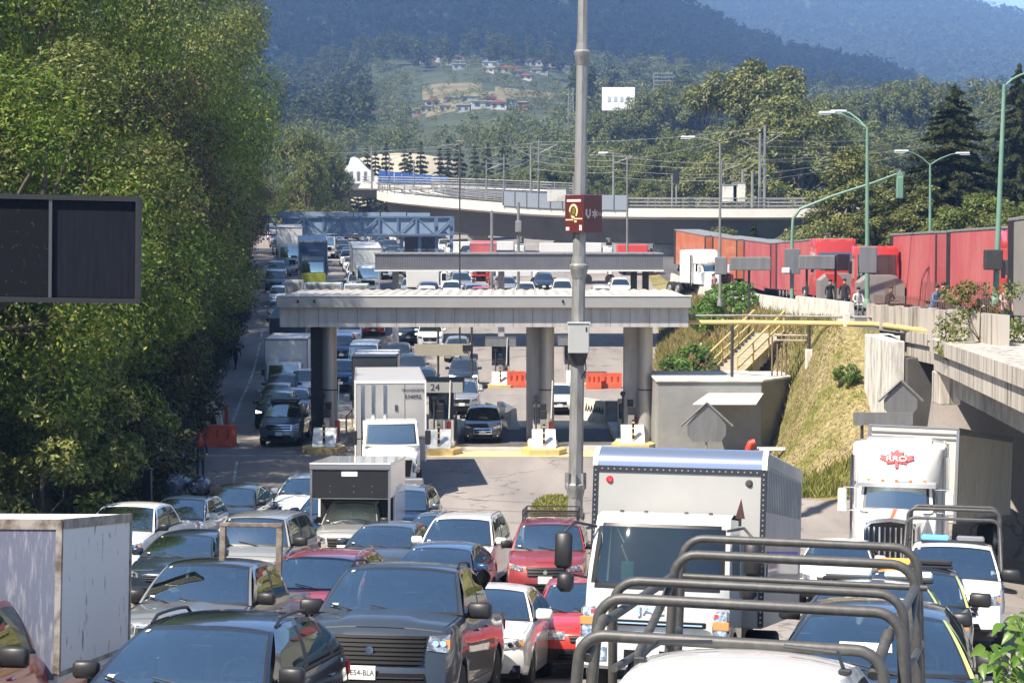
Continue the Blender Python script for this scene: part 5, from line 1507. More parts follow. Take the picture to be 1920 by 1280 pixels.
# ---------------- white cab-over box truck
jac = empty('box_truck', label='white cab-over box truck with a big pale cargo box, facing the camera right of centre', cat='box truck', group='vehicles queuing out of the toll plaza')
jp = pm('cream_white_cab', (.56, .56, .54), .35, 0, .8, ns=1.5, amt=.12, contrast=(.45, .8))
def jac_front(u, v):      # u across, v up: cab face
    q = 2 * u - 1
    z = .62 + 1.70 * v
    hw = .87 - .05 * max(0, v - .4) / .6
    y = .06 + .16 * abs(q) ** 4 + (max(0, v - .50) / .5) ** 1.3 * .34 + .02 * (1 - v)
    return (q * hw, y, z)
c = MB(); gl_ = MB()
us = [0, .03, .06, .09, .2, .35, .5, .65, .8, .91, .94, .97, 1]; vs = [0, .12, .24, .36, .485, .50, .52, .56, .65, .75, .85, .90, .925, .95, 1]
def jcls(u, v):
    a = abs(2 * u - 1)
    if .485 < v < .95 and a < .97 - (.06 if (v < .52 or v > .925) else 0):
        if .52 < v < .925 and a < .90: return (gl_, M['glass_teal'])
        return M['black']
    return jp
c.grid(jac_front, us, vs, jp, jcls)
c.grid(lambda u, y: (lambda p: (p[0] * (1 - .0 * y), p[1] + (1.55 - p[1]) * y, p[2] + .07 * math.sin(PI * min(1, y * 1.1)) ))(jac_front(u, 1.0)), us, [0, .1, .3, .6, .9, 1], jp)
sg = [MB(), MB()]
for k, s in enumerate((0.0, 1.0)):
    def sd(t, v, s=s):
        p = jac_front(s, v); zb = p[2]
        yy_ = p[1] + (1.55 - p[1]) * t
        if zb < .98 and .40 < yy_ < 1.30: zb = max(zb, .52 + math.sqrt(max(0, .45 ** 2 - (yy_ - .85) ** 2)))
        return (p[0], yy_, zb)
    def sc_(t, v, k=k):
        if .50 < v < .90 and .2 < t < .88: return (sg[k], M['glass_s'])
        return jp
    c.grid(sd, [0, .1, .2, .3, .38, .45, .52, .6, .68, .75, .82, .88, 1], vs, jp, sc_)
c.add([(-.87, 1.55, .62), (.87, 1.55, .62), (.82, 1.55, 2.32), (-.82, 1.55, 2.32)], [(0, 1, 2, 3)], jp)
c.bx(-.8, .8, .4, 1.5, .60, 1.30, M['dark'])
co = c.build('cab', jac, smooth=40)
gl_.build('windscreen', jac, smooth=60)
for k in (0, 1): sg[k].build('side_window', jac)
t = MB(); t.bx(-.93, .93, -.02, .26, .50, .86, jp, .04); t.bx(-.34, -.08, -.032, .0, .62, .74, M['grille']); t.bx(.08, .34, -.032, 0, .62, .74, M['grille'])
t.bx(-.80, -.55, -.034, 0, .6, .76, M['lamp']); t.bx(.45, .80, -.034, 0, .6, .76, M['lamp'])
t.build('bumper', jac)
t = MB(); t.bx(-.62, .62, .02, .06, 1.02, 1.09, M['grille'], .01); t.bx(-.58, .58, .005, .03, 1.045, 1.062, M['chrome']); t.build('grille', jac)
for s in (-1, 1):
    t = MB(); t.box((s * .79, .10, 1.02), (.20, .12, .42), M['lamp'], ch=.03); t.box((s * .80, .055, 1.06), (.19, .06, .10), M['amber'], ch=.01); t.box((s * .74, .06, 1.17), (.05, .05, .05), M['red_lens']); t.build('headlight', jac)
text_mesh('JAC', .13, M['chrome'], jac, (-.05, .045, 1.22), (PI / 2, 0, 0), 'maker_lettering', .006, 1.5)
# mirrors on arms
for s in (-1, 1):
    t = MB()
    t.tube([(s * .80, .42, 2.18), (s * 1.02, .18, 2.22), (s * 1.14, .12, 2.10)], .018, M['black'], 6)
    t.box((s * 1.14, .12, 1.88), (.21, .11, .44), M['black'], ch=.04); t.box((s * 1.14, .178, 1.88), (.16, .01, .36), M['chrome'])
    t.box((s * 1.10, .10, 1.50), (.20, .14, .24), M['black'], ch=.05); t.tube([(s * .86, .30, 1.56), (s * 1.1, .12, 1.6), (s * 1.12, .12, 1.7)], .015, M['black'], 6)
    t.build('wing_mirror', jac, smooth=60)
t = MB()
for x in (-.55, -.25, .25, .55): t.box((x, .75, 2.38), (.05, .04, .035), M['dark_steel'], ch=.01)
t.build('roof_marker_light', jac)
ins = MB(); ins.box((0, .62, 1.42), (1.5, .3, .2), M['dark'], ch=.05); ins.build('dashboard', jac)
t = MB(); t.tube([(.36 + .2 * math.cos(a), .82 + .1 * math.sin(a), 1.58 + .14 * math.sin(a)) for a in np.linspace(0, 2 * PI, 17)], .016, M['black'], 6, False); t.build('steering_wheel', jac)
for s in (-1, 1):
    t = MB(); t.box((s * .4, 1.28, 1.6), (.5, .14, .8), M['seat'], ch=.05); t.build('seat', jac)
t = MB(); t.box((-.25, .50, 1.56), (.5, .02, .03), pm('dash_cloth', (.5, .48, .44), .9), ch=.004); t.box((-.42, .52, 1.66), (.16, .03, .22), pm('pale_green_card', (.42, .5, .44), .8), ch=.01); t.build('dash_ornament', jac)
t = MB(); t.tube([(.89, .9, 2.25), (.89, .9, 2.42)], .02, M['black'], 6); t.prism([(.83, 2.34), (.95, 2.34), (.90, 2.58)], .88, .91, pm('maroon_pennant', (.05, .015, .015), .7)); t.build('pennant', jac)
boxw = pm('cargo_box_white', (.33, .325, .31), .5, 0, .2, ns=.9, amt=.14, contrast=(.4, .75))
boxs = pm('cargo_box_side_alu', (.46, .41, .37), .4, .15, 0, ns=2.0, amt=.3, stretch=(1, 1, .2), contrast=(.35, .75))
cb = MB(); cb.bx(-1.10, 1.10, 1.75, 7.5, .98, 3.02, boxs, .01); cb.bx(-1.07, 1.07, 1.735, 1.80, 1.0, 2.98, boxw)
for k in range(22): cb.bx(1.101, 1.112, 2.0 + k * .245, 2.05 + k * .245, 2.45, 3.0, boxw)
cbo = cb.build('cargo_box', jac)
t = MB(); hd_m = pm('polished_header', (.66, .68, .71), .16, .9)
t.prism([(1.74 + .30 * (1 - math.cos(a)), 2.98 + .26 * math.sin(a)) for a in np.linspace(0, PI / 2, 9)] + [(2.04, 2.98)], -1.06, 1.06, hd_m, 'x')
for s in (-1, 1): t.prism([(1.72 + .32 * (1 - math.cos(a)), 2.97 + .28 * math.sin(a)) for a in np.linspace(0, PI / 2, 9)] + [(2.04, 2.97)], s * 1.06, s * 1.125, M['white_clean'], 'x')
t.bx(-1.11, 1.11, 2.041, 7.5, 3.021, 3.22, boxw, .02)
t.build('roof_header', cbo, smooth=40)
t = MB()
for s in (-1, 1): t.bx(s * 1.05, s * 1.118, 1.72, 1.80, 1.0, 2.979, M['black'])
t.bx(-1.049, 1.049, 1.72, 1.75, 2.90, 2.979, M['black'])
for k in range(30):
    for s in (-1, 1): t.box((s * 1.085, 1.718, 1.06 + k * .064), (.018, .010, .018), M['rim'])
for k in range(26): t.box((-1.0 + k * .08, 1.718, 2.94), (.018, .010, .018), M['rim'])
t.build('riveted_edge', cbo)
for x, mm in ((-.90, M['red_lens']), (.90, M['dark_steel'])):
    t = MB(); t.lathe([(0, -.03), (.035, -.025), (.04, 0), (.05, .002)], (x, 1.733, 2.80), mm, 'y', 14); t.build('marker_lamp', cbo)
ch_ = MB(); ch_.bx(-.4, .4, .6, 7.4, .58, .95, M['dark_steel']); ch_.build('chassis', jac)
for (x, y) in ((-.88, .85), (.88, .85), (-.95, 5.6), (.95, 5.6)): truck_wheel(jac, x, y, .40, .24 if y < 2 else .45)
p_, r_ = pose(1220, 21.8, 13.5, 7.5); jac.location = p_; jac.rotation_euler = r_
# shop banner on the side wall of the lower box
t = MB(); t.bx(1.114, 1.122, 2.2, 6.8, 1.80, 1.95, pm('blue_banner', (.03, .08, .45), .5)); t.bx(1.114, 1.122, 2.2, 6.8, 1.62, 1.79, M['white_clean']); t.build('side_banner', cbo)

# ---------------- maple leaf highway tractor and its trailer
kw = empty('semi_tractor', label='white long-nose highway tractor with a red maple leaf on its tall roof fairing', cat='truck')
kp = pm('tractor_white', (.78, .78, .76), .28, 0, 1, ns=1.2, amt=.08)
c = MB()
def hood(u, y):      # section across the bonnet
    q = 2 * u - 1; hw = .60 + .20 * y / 2.0
    zt = 1.78 + .16 * y / 2.0
    return (q * hw, .06 * abs(q) ** 3 + y, zt - .20 * abs(q) ** 4)
c.grid(hood, list(np.linspace(0, 1, 13)), [0, .08, .3, .8, 1.4, 2.0], kp)
for s in (0, 1):
    c.grid(lambda y, v, s=s: (lambda p: (p[0], p[1], .95 + (p[2] - .95) * v))(hood(s, y)), [0, .08, .3, .8, 1.4, 2.0], [0, .5, 1], kp)
c.bx(-1.0, 1.0, 2.0, 3.35, .9, 1.85, kp, .05)
for s in (-1, 1):       # fenders
    pr = [(.25 + .62 * (1 - math.cos(a)) / 1, .55 + .62 * math.sin(a)) for a in np.linspace(0, PI, 11)]
    c.prism([(y, z) for y, z in pr] + [(1.49 - .06, .55), (1.49 - .06 - .0, .56)] , s * .78, s * 1.17, kp, 'x')
# cab greenhouse
def cabf(u, v):
    q = 2 * u - 1
    return (q * (.92 - .05 * v), 1.98 + .32 * v - .14 * (1 - q * q), 1.84 + .72 * v)
kg = MB()
c.grid(cabf, [0, .04, .08, .3, .48, .52, .7, .92, .96, 1], [0, .08, .14, .5, .86, .94, 1], kp, lambda u, v: ((kg, M['glass_w']) if (.08 < u < .92 and .14 < v < .86) else (M['black'] if (.04 < u < .96 and .08 < v < .94) else kp)))
for s in (-1, 1):
    c.add([(s * .92, 1.98, 1.84), (s * 1.0, 3.3, 1.84), (s * .98, 3.3, 2.56), (s * .87, 2.3, 2.56)], [(0, 1, 2, 3)], kp)
    c.add([(s * .965, 2.25, 1.92), (s * 1.0, 3.0, 1.92), (s * .985, 3.0, 2.45), (s * .93, 2.42, 2.45)], [(0, 1, 2, 3)], M['glass_s'])
c.bx(-1.2, 1.2, 3.36, 5.2, .95, 3.55, kp, .08)
c.build('cab', kw, smooth=40); kg.build('windscreen', kw)
t = MB(); t.prism([(1.95, 2.56), (2.35, 2.60), (2.35, 2.50), (1.98, 2.46)], -.98, .98, pm('sun_visor', (.55, .56, .6), .25, .5), 'x'); t.build('sun_visor', kw)
def fair(u, v):
    q = 2 * u - 1
    y = 2.22 + .95 * v ** 1.5 + .55 * abs(q) ** 3.5 * (1 - .2 * v)
    return (q * (1.02 + .18 * v), y, 2.60 + 1.02 * math.sin(v * PI / 2) ** .9 - .10 * abs(q) ** 4)
t = MB(); t.grid(fair, list(np.linspace(0, 1, 19)), list(np.linspace(0, 1, 12)), kp)
for s in (0, 1): t.grid(lambda a, v, s=s: (lambda p: (p[0], p[1] + (4.6 - p[1]) * a, p[2]))(fair(s, v)), [0, .3, .7, 1], list(np.linspace(0, 1, 12)), kp)
t.grid(lambda u, a: (lambda p: (p[0], p[1] + (4.6 - p[1]) * a, p[2]))(fair(u, 1)), list(np.linspace(0, 1, 19)), [0, .4, 1], kp)
fo = t.build('roof_fairing', kw, smooth=50)
t = MB(); t.prism([(.0, 3.58), (.0, 3.66), (.55, 3.70), (.55, 3.60)], -.82, .82, kp, 'x')
o_ = t.build('fairing_lip', fo); o_.location = (0, 3.0, -.02)
# red maple leaf emblem on the fairing
leaf = [(0, .52), (.09, .36), (.20, .41), (.16, .18), (.28, .28), (.31, .20), (.50, .24), (.44, .12), (.52, .06), (.28, -.10), (.30, -.18), (.05, -.13), (.04, -.36),
        (-.04, -.36), (-.05, -.13), (-.30, -.18), (-.28, -.10), (-.52, .06), (-.44, .12), (-.50, .24), (-.31, .20), (-.28, .28), (-.16, .18), (-.20, .41), (-.09, .36)]
redm = pm('maple_red', (.55, .03, .04), .5)
b_ = bmesh.new(); vsl = [b_.verts.new((x * .86, z * .62, 0)) for x, z in leaf]; b_.faces.new(vsl); bmesh.ops.triangulate(b_, faces=b_.faces[:]); me = bpy.data.meshes.new('maple_leaf_emblem'); b_.to_mesh(me); b_.free()
me.materials.append(redm); lo = bpy.data.objects.new('maple_leaf_emblem', me); COL.objects.link(lo); lo.parent = fo
lo.location = (-.02, 2.37, 3.13); lo.rotation_euler = (R(58), 0, 0)
sm_ = lo.modifiers.new('thickness', 'SOLIDIFY'); sm_.thickness = .05; sm_.offset = 0
text_mesh('RRO', .21, M['white_clean'], fo, (-.02, 2.335, 3.16), (R(58), 0, 0), 'company_lettering', .02, 1.25)
text_mesh('SRS', .26, M['dark_steel'], fo, (1.215, 4.0, 2.95), (PI / 2, 0, PI / 2), 'side_lettering', .006, .8)
t = MB()
t.bx(-.60, .60, -.05, .02, .72, 1.72, M['grille'], .02)
for k in range(9): t.bx(-.52 + k * .13 - .02, -.52 + k * .13 + .02, -.075, -.04, .76, 1.62, M['chrome'])
t.prism([(-.64, .7), (-.64, 1.60), (-.50, 1.78), (0, 1.84), (.50, 1.78), (.64, 1.60), (.64, .7), (.58, .7), (.58, 1.58), (.46, 1.70), (0, 1.755), (-.46, 1.70), (-.58, 1.58), (-.58, .7)], -.06, .02, M['chrome'])
t.build('grille', kw)
t = MB(); t.bx(-1.18, 1.18, -.18, .10, .40, .72, M['chrome'], .03); t.build('bumper', kw)
t = MB(); t.add([tuple(Vector(hood(.5 - .03, y)) + Vector((0, 0, .006))) for y in (.05, 1.9)] + [tuple(Vector(hood(.5 + .03, y)) + Vector((0, 0, .006))) for y in (1.9, .05)], [(0, 1, 2, 3)], pm('orange_stripe', (.62, .12, .03), .4)); t.build('bonnet_stripe', kw)
for s in (-1, 1):
    t = MB(); t.box((s * .92, .35, 1.12), (.26, .2, .26), M['chrome'], ch=.04); t.box((s * .92, .24, 1.12), (.2, .02, .2), M['lamp'], ch=.005); t.build('headlight', kw)
    t = MB(); t.box((s * 1.34, 1.9, 2.1), (.22, .12, .62), kp, ch=.04); t.tube([(s * .95, 2.2, 2.42), (s * 1.34, 1.92, 2.44)], .02, M['chrome'], 6); t.tube([(s * .95, 2.2, 1.85), (s * 1.34, 1.92, 1.84)], .02, M['chrome'], 6); t.build('wing_mirror', kw)
    t = MB(); t.tube([(s * 1.18, 3.36, .8), (s * 1.18, 3.36, 3.2)], .09, M['chrome'], 12); t.build('exhaust_stack', kw)
    truck_wheel(kw, s * 1.12, .87, .52, .3)
    truck_wheel(kw, s * 1.15, 5.6, .52, .55); truck_wheel(kw, s * 1.15, 6.9, .52, .55)
ch_ = MB(); ch_.bx(-.4, .4, .5, 7.6, .6, .95, M['dark_steel']); ch_.build('chassis', kw)
t = MB()
for k in range(5): t.box((-.7 + .35 * k, 2.14, 2.63), (.09, .06, .05), M['amber'], ch=.01)
t.build('roof_marker_light', kw)
p_, r_ = pose(1668, 45.2, 15, 6); kw.location = p_; kw.rotation_euler = r_
tr = empty('semi_trailer', label='long beige ribbed trailer behind the maple leaf tractor, coming out of the underpass', cat='trailer')
trm = pm('trailer_ribbed_alu', (.64, .58, .49), .45, .1, 0, ns=1.4, amt=.2, stretch=(1, 1, .3))
c = MB(); c.bx(-1.28, 1.28, 0, 9.6, 1.15, 3.80, trm, .02)
for k in range(31): c.bx(1.281, 1.30, .25 + k * .30, .30 + k * .30, 1.3, 3.66, trm)
co = c.build('cargo_box', tr)
t = MB(); t.bx(-1.30, 1.30, -.02, 9.62, 3.801, 3.86, M['rim'], .01); t.bx(1.281, 1.305, .0, 9.6, 3.67, 3.80, M['rim']); t.bx(1.281, 1.305, 0, 9.6, 1.14, 1.29, M['rim'])
for s in (-1, 1): t.bx(s * 1.22, s * 1.31, -.03, .05, 1.15, 3.79, M['rim'])
t.bx(-1.2, 1.2, -.035, -.005, 3.5, 3.55, M['rim']); t.bx(-1.2, 1.2, -.035, -.005, 3.64, 3.69, M['rim']); t.build('edge_trim', co)
for s in (-1, 1): truck_wheel(tr, s * 1.2, 7.2, .5, .5); truck_wheel(tr, s * 1.2, 8.4, .5, .5)
p_, r_ = pose(0, 53.0, 24, 9.6, x=11.3); tr.location = p_; tr.rotation_euler = (max(r_[0], -.135), 0, r_[2])

# ---------------- red cab box truck, lower left
lt, I = make_car('box_truck', dict(PICK, L=6.7, H=1.86, w=.95, nose=1.02, cowl=1.22, belt=1.20, cowl_y=1.35, rf=2.05, rr=2.75, rb=3.05, bed=3.1, w1=1.0, w2=5.3, deck=1.1, tail=1.05, doors=2, bpil=.9, wr=.68, mirror='black', msize=1.25), p_red,
                 'red cab truck with a battered white and blue cargo box, at the left edge', 'box truck', 'vehicles queuing out of the toll plaza')
bx_ = MB(); oldw = pm('scuffed_white_box', (.66, .65, .62), .6, ns=3.2, col2=(.16, .15, .13), contrast=(.60, .67), stretch=(1, 2.2, 1.0), detail=12)
oldb = pm('faded_blue_box_front', (.11, .125, .18), .5, ns=6, col2=(.30, .31, .34), contrast=(.50, .75), stretch=(5, 1, .6), detail=10)
bx_.bx(-1.05, 1.05, 3.30, 6.6, .86, 2.62, oldw, .01); bo = bx_.build('cargo_box', lt)
t = MB(); t.bx(-1.0, 1.0, 3.275, 3.30, .9, 2.52, oldb); t.build('front_panel', bo)
grub = pm('grubby_frame', (.33, .31, .28), .6, .3, ns=5, col2=(.12, .09, .07), contrast=(.4, .65))
t = MB(); t.bx(-1.06, 1.06, 3.26, 3.32, 2.52, 2.63, grub); t.bx(1.0, 1.065, 3.26, 3.33, .95, 2.519, grub); t.bx(-1.065, -1.0, 3.26, 3.33, .95, 2.519, grub)
t.bx(1.03, 1.066, 3.331, 6.62, 2.52, 2.63, grub); t.bx(1.03, 1.066, 3.331, 6.62, .93, .979, grub); t.bx(1.03, 1.066, 6.56, 6.63, .98, 2.519, grub); t.build('edge_trim', bo)
drive(lt, 0, 16.7, 1.5, x=-6.05, dz=-.02)

# ---------------- white rigid truck leaving the booth
tt_ = empty('box_truck', label='tall white box truck with long bonnet leaving the toll booth under the canopy', cat='box truck', group='vehicles at the toll booths')
c = MB()
def h2(u, y):
    q = 2 * u - 1
    return (q * (.82 + .14 * y / 1.5), y + .12 * abs(q) ** 3, 1.58 + .22 * y / 1.5 - .16 * abs(q) ** 4)
c.grid(h2, list(np.linspace(0, 1, 13)), [0, .08, .4, .9, 1.5], kp)
for s in (0, 1): c.grid(lambda y, v, s=s: (lambda p: (p[0], p[1], .62 + (p[2] - .62) * v + (max(0, math.sqrt(max(0, .56 ** 2 - (p[1] - 1.0) ** 2)) - .1) * (1 - v) if abs(p[1] - 1.0) < .55 else 0)))(h2(s, y)), [0, .08, .3, .45, .6, .8, 1.0, 1.2, 1.4, 1.5], [0, .5, 1], kp)
c.grid(lambda u, v: (lambda p: (p[0], p[1], .62 + (p[2] - .62) * v))(h2(u, 0)), list(np.linspace(0, 1, 13)), [0, .4, 1], kp)
kg = MB()
def cf2(u, v):
    q = 2 * u - 1; return (q * (.98 - .08 * v), 1.42 + .42 * v - .12 * (1 - q * q), 1.78 + .78 * v)
c.grid(cf2, [0, .04, .07, .3, .5, .7, .93, .96, 1], [0, .05, .1, .5, .88, .93, 1], kp, lambda u, v: ((kg, M['glass_w']) if (.07 < u < .93 and .1 < v < .88) else (M['black'] if (.04 < u < .96 and .05 < v < .93) else kp)))
c.bx(-1.0, 1.0, 1.5, 2.9, .8, 1.78, kp, .04); c.bx(-.92, .92, 1.86, 2.9, 2.50, 2.60, kp, .04); c.bx(-.98, .98, 2.75, 2.9, 1.77, 2.52, kp, .03)
for s in (-1, 1): c.add([(s * .98, 1.5, 1.78), (s * .98, 2.76, 1.78), (s * .9, 2.76, 2.55), (s * .9, 1.86, 2.55)], [(0, 1, 2, 3)], M['glass_s'])
c.build('cab', tt_, smooth=40); kg.build('windscreen', tt_)
t = MB(); t.prism([(-.62, .85), (-.70, 1.42), (.70, 1.42), (.62, .85)], -.04, .06, M['grille']); t.lathe([(0, -.07), (.09, -.06), (.1, -.03)], (0, 0, 1.43), M['chrome'], 'y', 14); t.build('grille', tt_)
t = MB(); t.bx(-1.08, 1.08, -.12, .12, .42, .80, M['rim'], .05); t.build('bumper', tt_)
for s in (-1, 1):
    t = MB(); t.box((s * .82, .12, 1.12), (.26, .16, .3), M['lamp'], ch=.05); t.build('headlight', tt_)
    t = MB(); t.box((s * 1.28, 1.5, 2.05), (.2, .1, .5), M['black'], ch=.03); t.tube([(s * .98, 1.7, 2.0), (s * 1.28, 1.5, 2.0)], .02, M['black'], 6); t.build('wing_mirror', tt_)
    truck_wheel(tt_, s * 1.05, 1.0, .5, .28); truck_wheel(tt_, s * 1.15, 8.4, .5, .5); truck_wheel(tt_, s * 1.15, 9.6, .5, .5)
ch_ = MB(); ch_.bx(-.4, .4, .5, 10.5, .6, 1.0, M['dark_steel']); ch_.build('chassis', tt_)
bo = cargo_box(tt_, 1.27, 3.15, 11.5, 1.05, 3.92, pm('toll_truck_box', (.36, .355, .35), .45, ns=.8, amt=.12), M['white_clean'])
text_mesh('334092', .20, M['black'], bo, (.80, 3.13, 3.35), (PI / 2, 0, 0), 'fleet_number', .004)
text_mesh('TRANSPORTE', .13, M['dark_steel'], bo, (.80, 3.13, 3.58), (PI / 2, 0, 0), 'small_lettering', .004)
t = MB(); t.bx(.16, .26, 3.12, 3.148, 2.85, 3.05, M['dark_steel']); t.bx(.50, .515, 3.135, 3.149, 1.1, 3.8, M['sign_back'])
for x in (-1.0, -.62, -.2): t.bx(x - .05, x + .05, 3.12, 3.148, 1.1, 3.8, M['chrome'])
t.build('front_fitting', bo)
p_, r_ = pose(735, 63.6, -4.5, 9); tt_.location = p_; tt_.rotation_euler = r_

# ---------------- police convoy on the right
lime = pm('lime_reflective', (.40, .47, .16), .4, 0, .6, ns=3, amt=.15)
pol_w = M['white_clean']
def lightbar(root, y, z, w2, c1, c2, name='light_bar'):
    t = MB(); t.box((0, y, z), (w2 * 2, .24, .05), M['black'], ch=.015)
    o = t.build(name, root)
    for s, cc in ((-1, c1), (1, c2)):
        q = MB(); q.box((s * w2 * .55, y, z + .07), (w2 * .86, .26, .09), cc, ch=.025); q.build('lens', o)
    return o
blue_l = emis('blue_beacon', (.08, .28, .95), .8); blue_off = pm('blue_beacon_unlit', (.05, .12, .45), .2, 0, 1); amber_l = emis('amber_beacon', (1.0, .28, .03), 1.4); red_off = pm('red_beacon_unlit', (.4, .02, .02), .2, 0, 1)
pb, I = make_car('police_car', dict(SEDAN, L=4.5, w=.92, H=1.52, pillar=lime, rails=False, mirror='black', msize=1.1, stickers=[(.30, .30, .30, .13), (.06, .1, .04, .08)], cowl=1.0, belt=1.0), p_navy,
                 'dark blue patrol car with lime pillars right behind the white pickup cage', 'police car', 'police convoy along the right lane')
drive(pb, 0, 14.6, 13, x=2.80)
pd, I2 = make_car('police_car', dict(SEDAN, L=4.5, w=.92, H=1.54, pillar=lime, mirror='black', cowl=1.0, belt=1.0), p_grey,
                  'grey patrol car with lime pillars and a white light bar, second in the convoy', 'police car', 'police convoy along the right lane')
drive(pd, 0, 20.0, 13, x=3.85); lightbar(pd, 2.5, 1.52, .66, M['sticker'], M['sticker'])
pa, I2 = make_car('police_car', dict(SUV, L=4.2, H=1.62, pillar=lime, mirror='black', msize=1.3, rails=False, clad=False), p_navy,
                  'dark patrol car with wide lime pillars and a glowing amber light bar', 'police car', 'police convoy along the right lane')
drive(pa, 0, 27.2, 13, x=5.85); lightbar(pa, 2.5, 1.62, .60, amber_l, M['black'])

def cage(root, hoops, rails, m, name='roll_cage'):
    o = None
    g = MB()
    def hp(y, w2, z, zb, r, lean=0.0):
        c = .16; pts = [(-w2 - .04, y + lean, zb), (-w2, y, z - c)]
        for k in range(1, 6): a = PI / 2 * k / 6; pts.append((-w2 + c * (1 - math.cos(a)), y, z - c + c * math.sin(a)))
        pts.append((-w2 + c, y, z)); pts.append((w2 - c, y, z))
        for k in range(5, 0, -1): a = PI / 2 * k / 6; pts.append((w2 - c * (1 - math.cos(a)), y, z - c + c * math.sin(a)))
        pts += [(w2, y, z - c), (w2 + .04, y + lean, zb)]
        return pts
    for i, (y, w2, z, zb, r, lean, *xo) in enumerate(hoops):
        xo = xo[0] if xo else 0.0
        h = MB(); h.tube([(q[0] + xo, q[1], q[2]) for q in hp(y, w2, z, zb, r, lean)], r, m, 14)
        ho = h.build('cage_hoop', root, smooth=60)
    for (a, b, r) in rails:
        h = MB(); h.tube([a, b], r, m, 12); h.build('cage_rail', root, smooth=60)
pw, I = make_car('police_pickup', dict(PICK, L=5.5, H=1.90, mirror='black', wr=.57, rails=False), pol_w,
                 'white police pickup carrying a heavy black tube cage, closest at the bottom right', 'police pickup', 'police convoy along the right lane')
drive(pw, 0, 7.5, 15.5, x=.53)
cage(pw, [(3.30, .90, 1.88, 1.15, .036, .0, -.19), (3.62, .92, 2.07, 1.15, .034, -.05, -.13), (3.92, .90, 2.15, 1.15, .030, .25, -.12), (5.20, .82, 2.22, 1.15, .034, .0, -.05), (5.50, .82, 2.31, 1.15, .030, .1, -.05)],
     [((-1.01, 3.62, 1.92), (-.87, 5.2, 2.07), .03), ((.71, 3.62, 1.92), (.77, 5.2, 2.07), .03), ((-1.0, 3.9, 1.6), (-.88, 5.5, 1.66), .026), ((.76, 3.9, 1.6), (.80, 5.5, 1.66), .026),
      ((.71, 3.62, 1.95), (.65, 3.30, 1.74), .034), ((-1.01, 3.62, 1.95), (-1.04, 3.30, 1.74), .034), ((.77, 5.2, 2.05), (.74, 3.7, 1.3), .03), ((-.87, 5.2, 2.05), (-1.0, 3.7, 1.3), .03), ((-.84, 5.4, 2.05), (.84, 5.4, 2.05), .022)], M['cage'])
for s in (-1, 1):
    t = MB(); t.tube([(s * .55, 2.55, 1.875), (s * .50, 2.72, 1.94), (s * .2, 2.78, 1.95)], .012, M['black'], 6); t.box((s * .56, 2.53, 1.865), (.07, .06, .03), M['black'], ch=.008); t.build('roof_bracket', pw)
pw2, I = make_car('police_pickup', dict(PICK, L=5.4, H=1.80, mirror='black', msize=1.3, wr=.70, rails=False, gstyle='bars'), pol_w,
                  'white police pickup with tube cage and a blue light bar, furthest of the convoy', 'police pickup', 'police convoy along the right lane')
drive(pw2, 0, 32.0, 14, x=7.55); lightbar(pw2, 2.35, 1.80, .58, blue_l, M['rim'])
cage(pw2, [(2.30, .84, 2.22, 1.2, .030, -.7), (3.7, .86, 2.34, 1.15, .034, .0), (5.2, .85, 2.34, 1.15, .034, .1)],
     [((-.84, 2.3, 2.1), (-.86, 5.2, 2.2), .03), ((.84, 2.3, 2.1), (.86, 5.2, 2.2), .03), ((-.87, 3.7, 1.7), (-.86, 5.2, 1.7), .026), ((.87, 3.7, 1.7), (.86, 5.2, 1.7), .026)], M['cage'])
wl, I = make_car('sedan', dict(SEDAN), W_, 'white sedan showing in the gap between the box truck and the tractor', 'car', 'vehicles queuing out of the toll plaza')
drive(wl, 1560, 40.5, 14)
# ------------------------------------------------------------------ foliage
M['leaf_wall'] = leafm('laurel_leaves', (0.040, 0.086, 0.011), (0.105, 0.168, 0.018), (0.225, 0.27, 0.035), trans=.34, dead=(.16, .10, .045))
M['leaf_olive'] = leafm('olive_leaves', (0.050, 0.078, 0.015), (0.120, 0.155, 0.025), (0.23, 0.25, 0.06), trans=.3, dead=(.15, .10, .05))
M['leaf_lime'] = leafm('lime_leaves', (0.07, 0.125, 0.012), (0.165, 0.235, 0.025), (0.31, 0.35, 0.06), trans=.36)
M['leaf_brown'] = leafm('brownish_leaves', (0.035, 0.034, 0.012), (0.075, 0.062, 0.022), (0.15, 0.115, 0.045), trans=.2, dead=(.2, .14, .08))
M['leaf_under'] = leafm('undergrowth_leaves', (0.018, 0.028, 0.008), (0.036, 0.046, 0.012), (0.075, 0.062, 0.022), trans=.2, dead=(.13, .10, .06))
M['leaf_right'] = leafm('cypress_leaves', (0.055, 0.072, 0.018), (0.125, 0.14, 0.034), (0.24, 0.23, 0.065), trans=.2)
M['leaf_far'] = leafm('wood_leaves', (0.065, 0.085, 0.025), (0.13, 0.15, 0.048), (0.22, 0.225, 0.08), trans=.3, rand=.1, spec=.1)
M['needles'] = leafm('conifer_needles', (0.025, 0.036, 0.012), (0.045, 0.056, 0.018), (0.08, 0.085, 0.03), trans=.25, spec=.1)
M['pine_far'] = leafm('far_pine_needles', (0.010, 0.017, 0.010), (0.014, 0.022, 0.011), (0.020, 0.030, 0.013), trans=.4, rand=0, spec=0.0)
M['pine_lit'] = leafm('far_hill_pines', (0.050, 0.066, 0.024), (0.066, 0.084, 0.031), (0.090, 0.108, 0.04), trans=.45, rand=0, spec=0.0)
M['grass'] = leafm('grass_blades', (0.10, 0.13, 0.02), (0.20, 0.21, 0.045), (0.34, 0.29, 0.10), trans=.25)
M['bright_leaf'] = leafm('fresh_green_leaves', (0.05, 0.13, 0.015), (0.10, 0.20, 0.03), (0.17, 0.26, 0.06), trans=.35, rough=.35)
rng = np.random.default_rng(11)

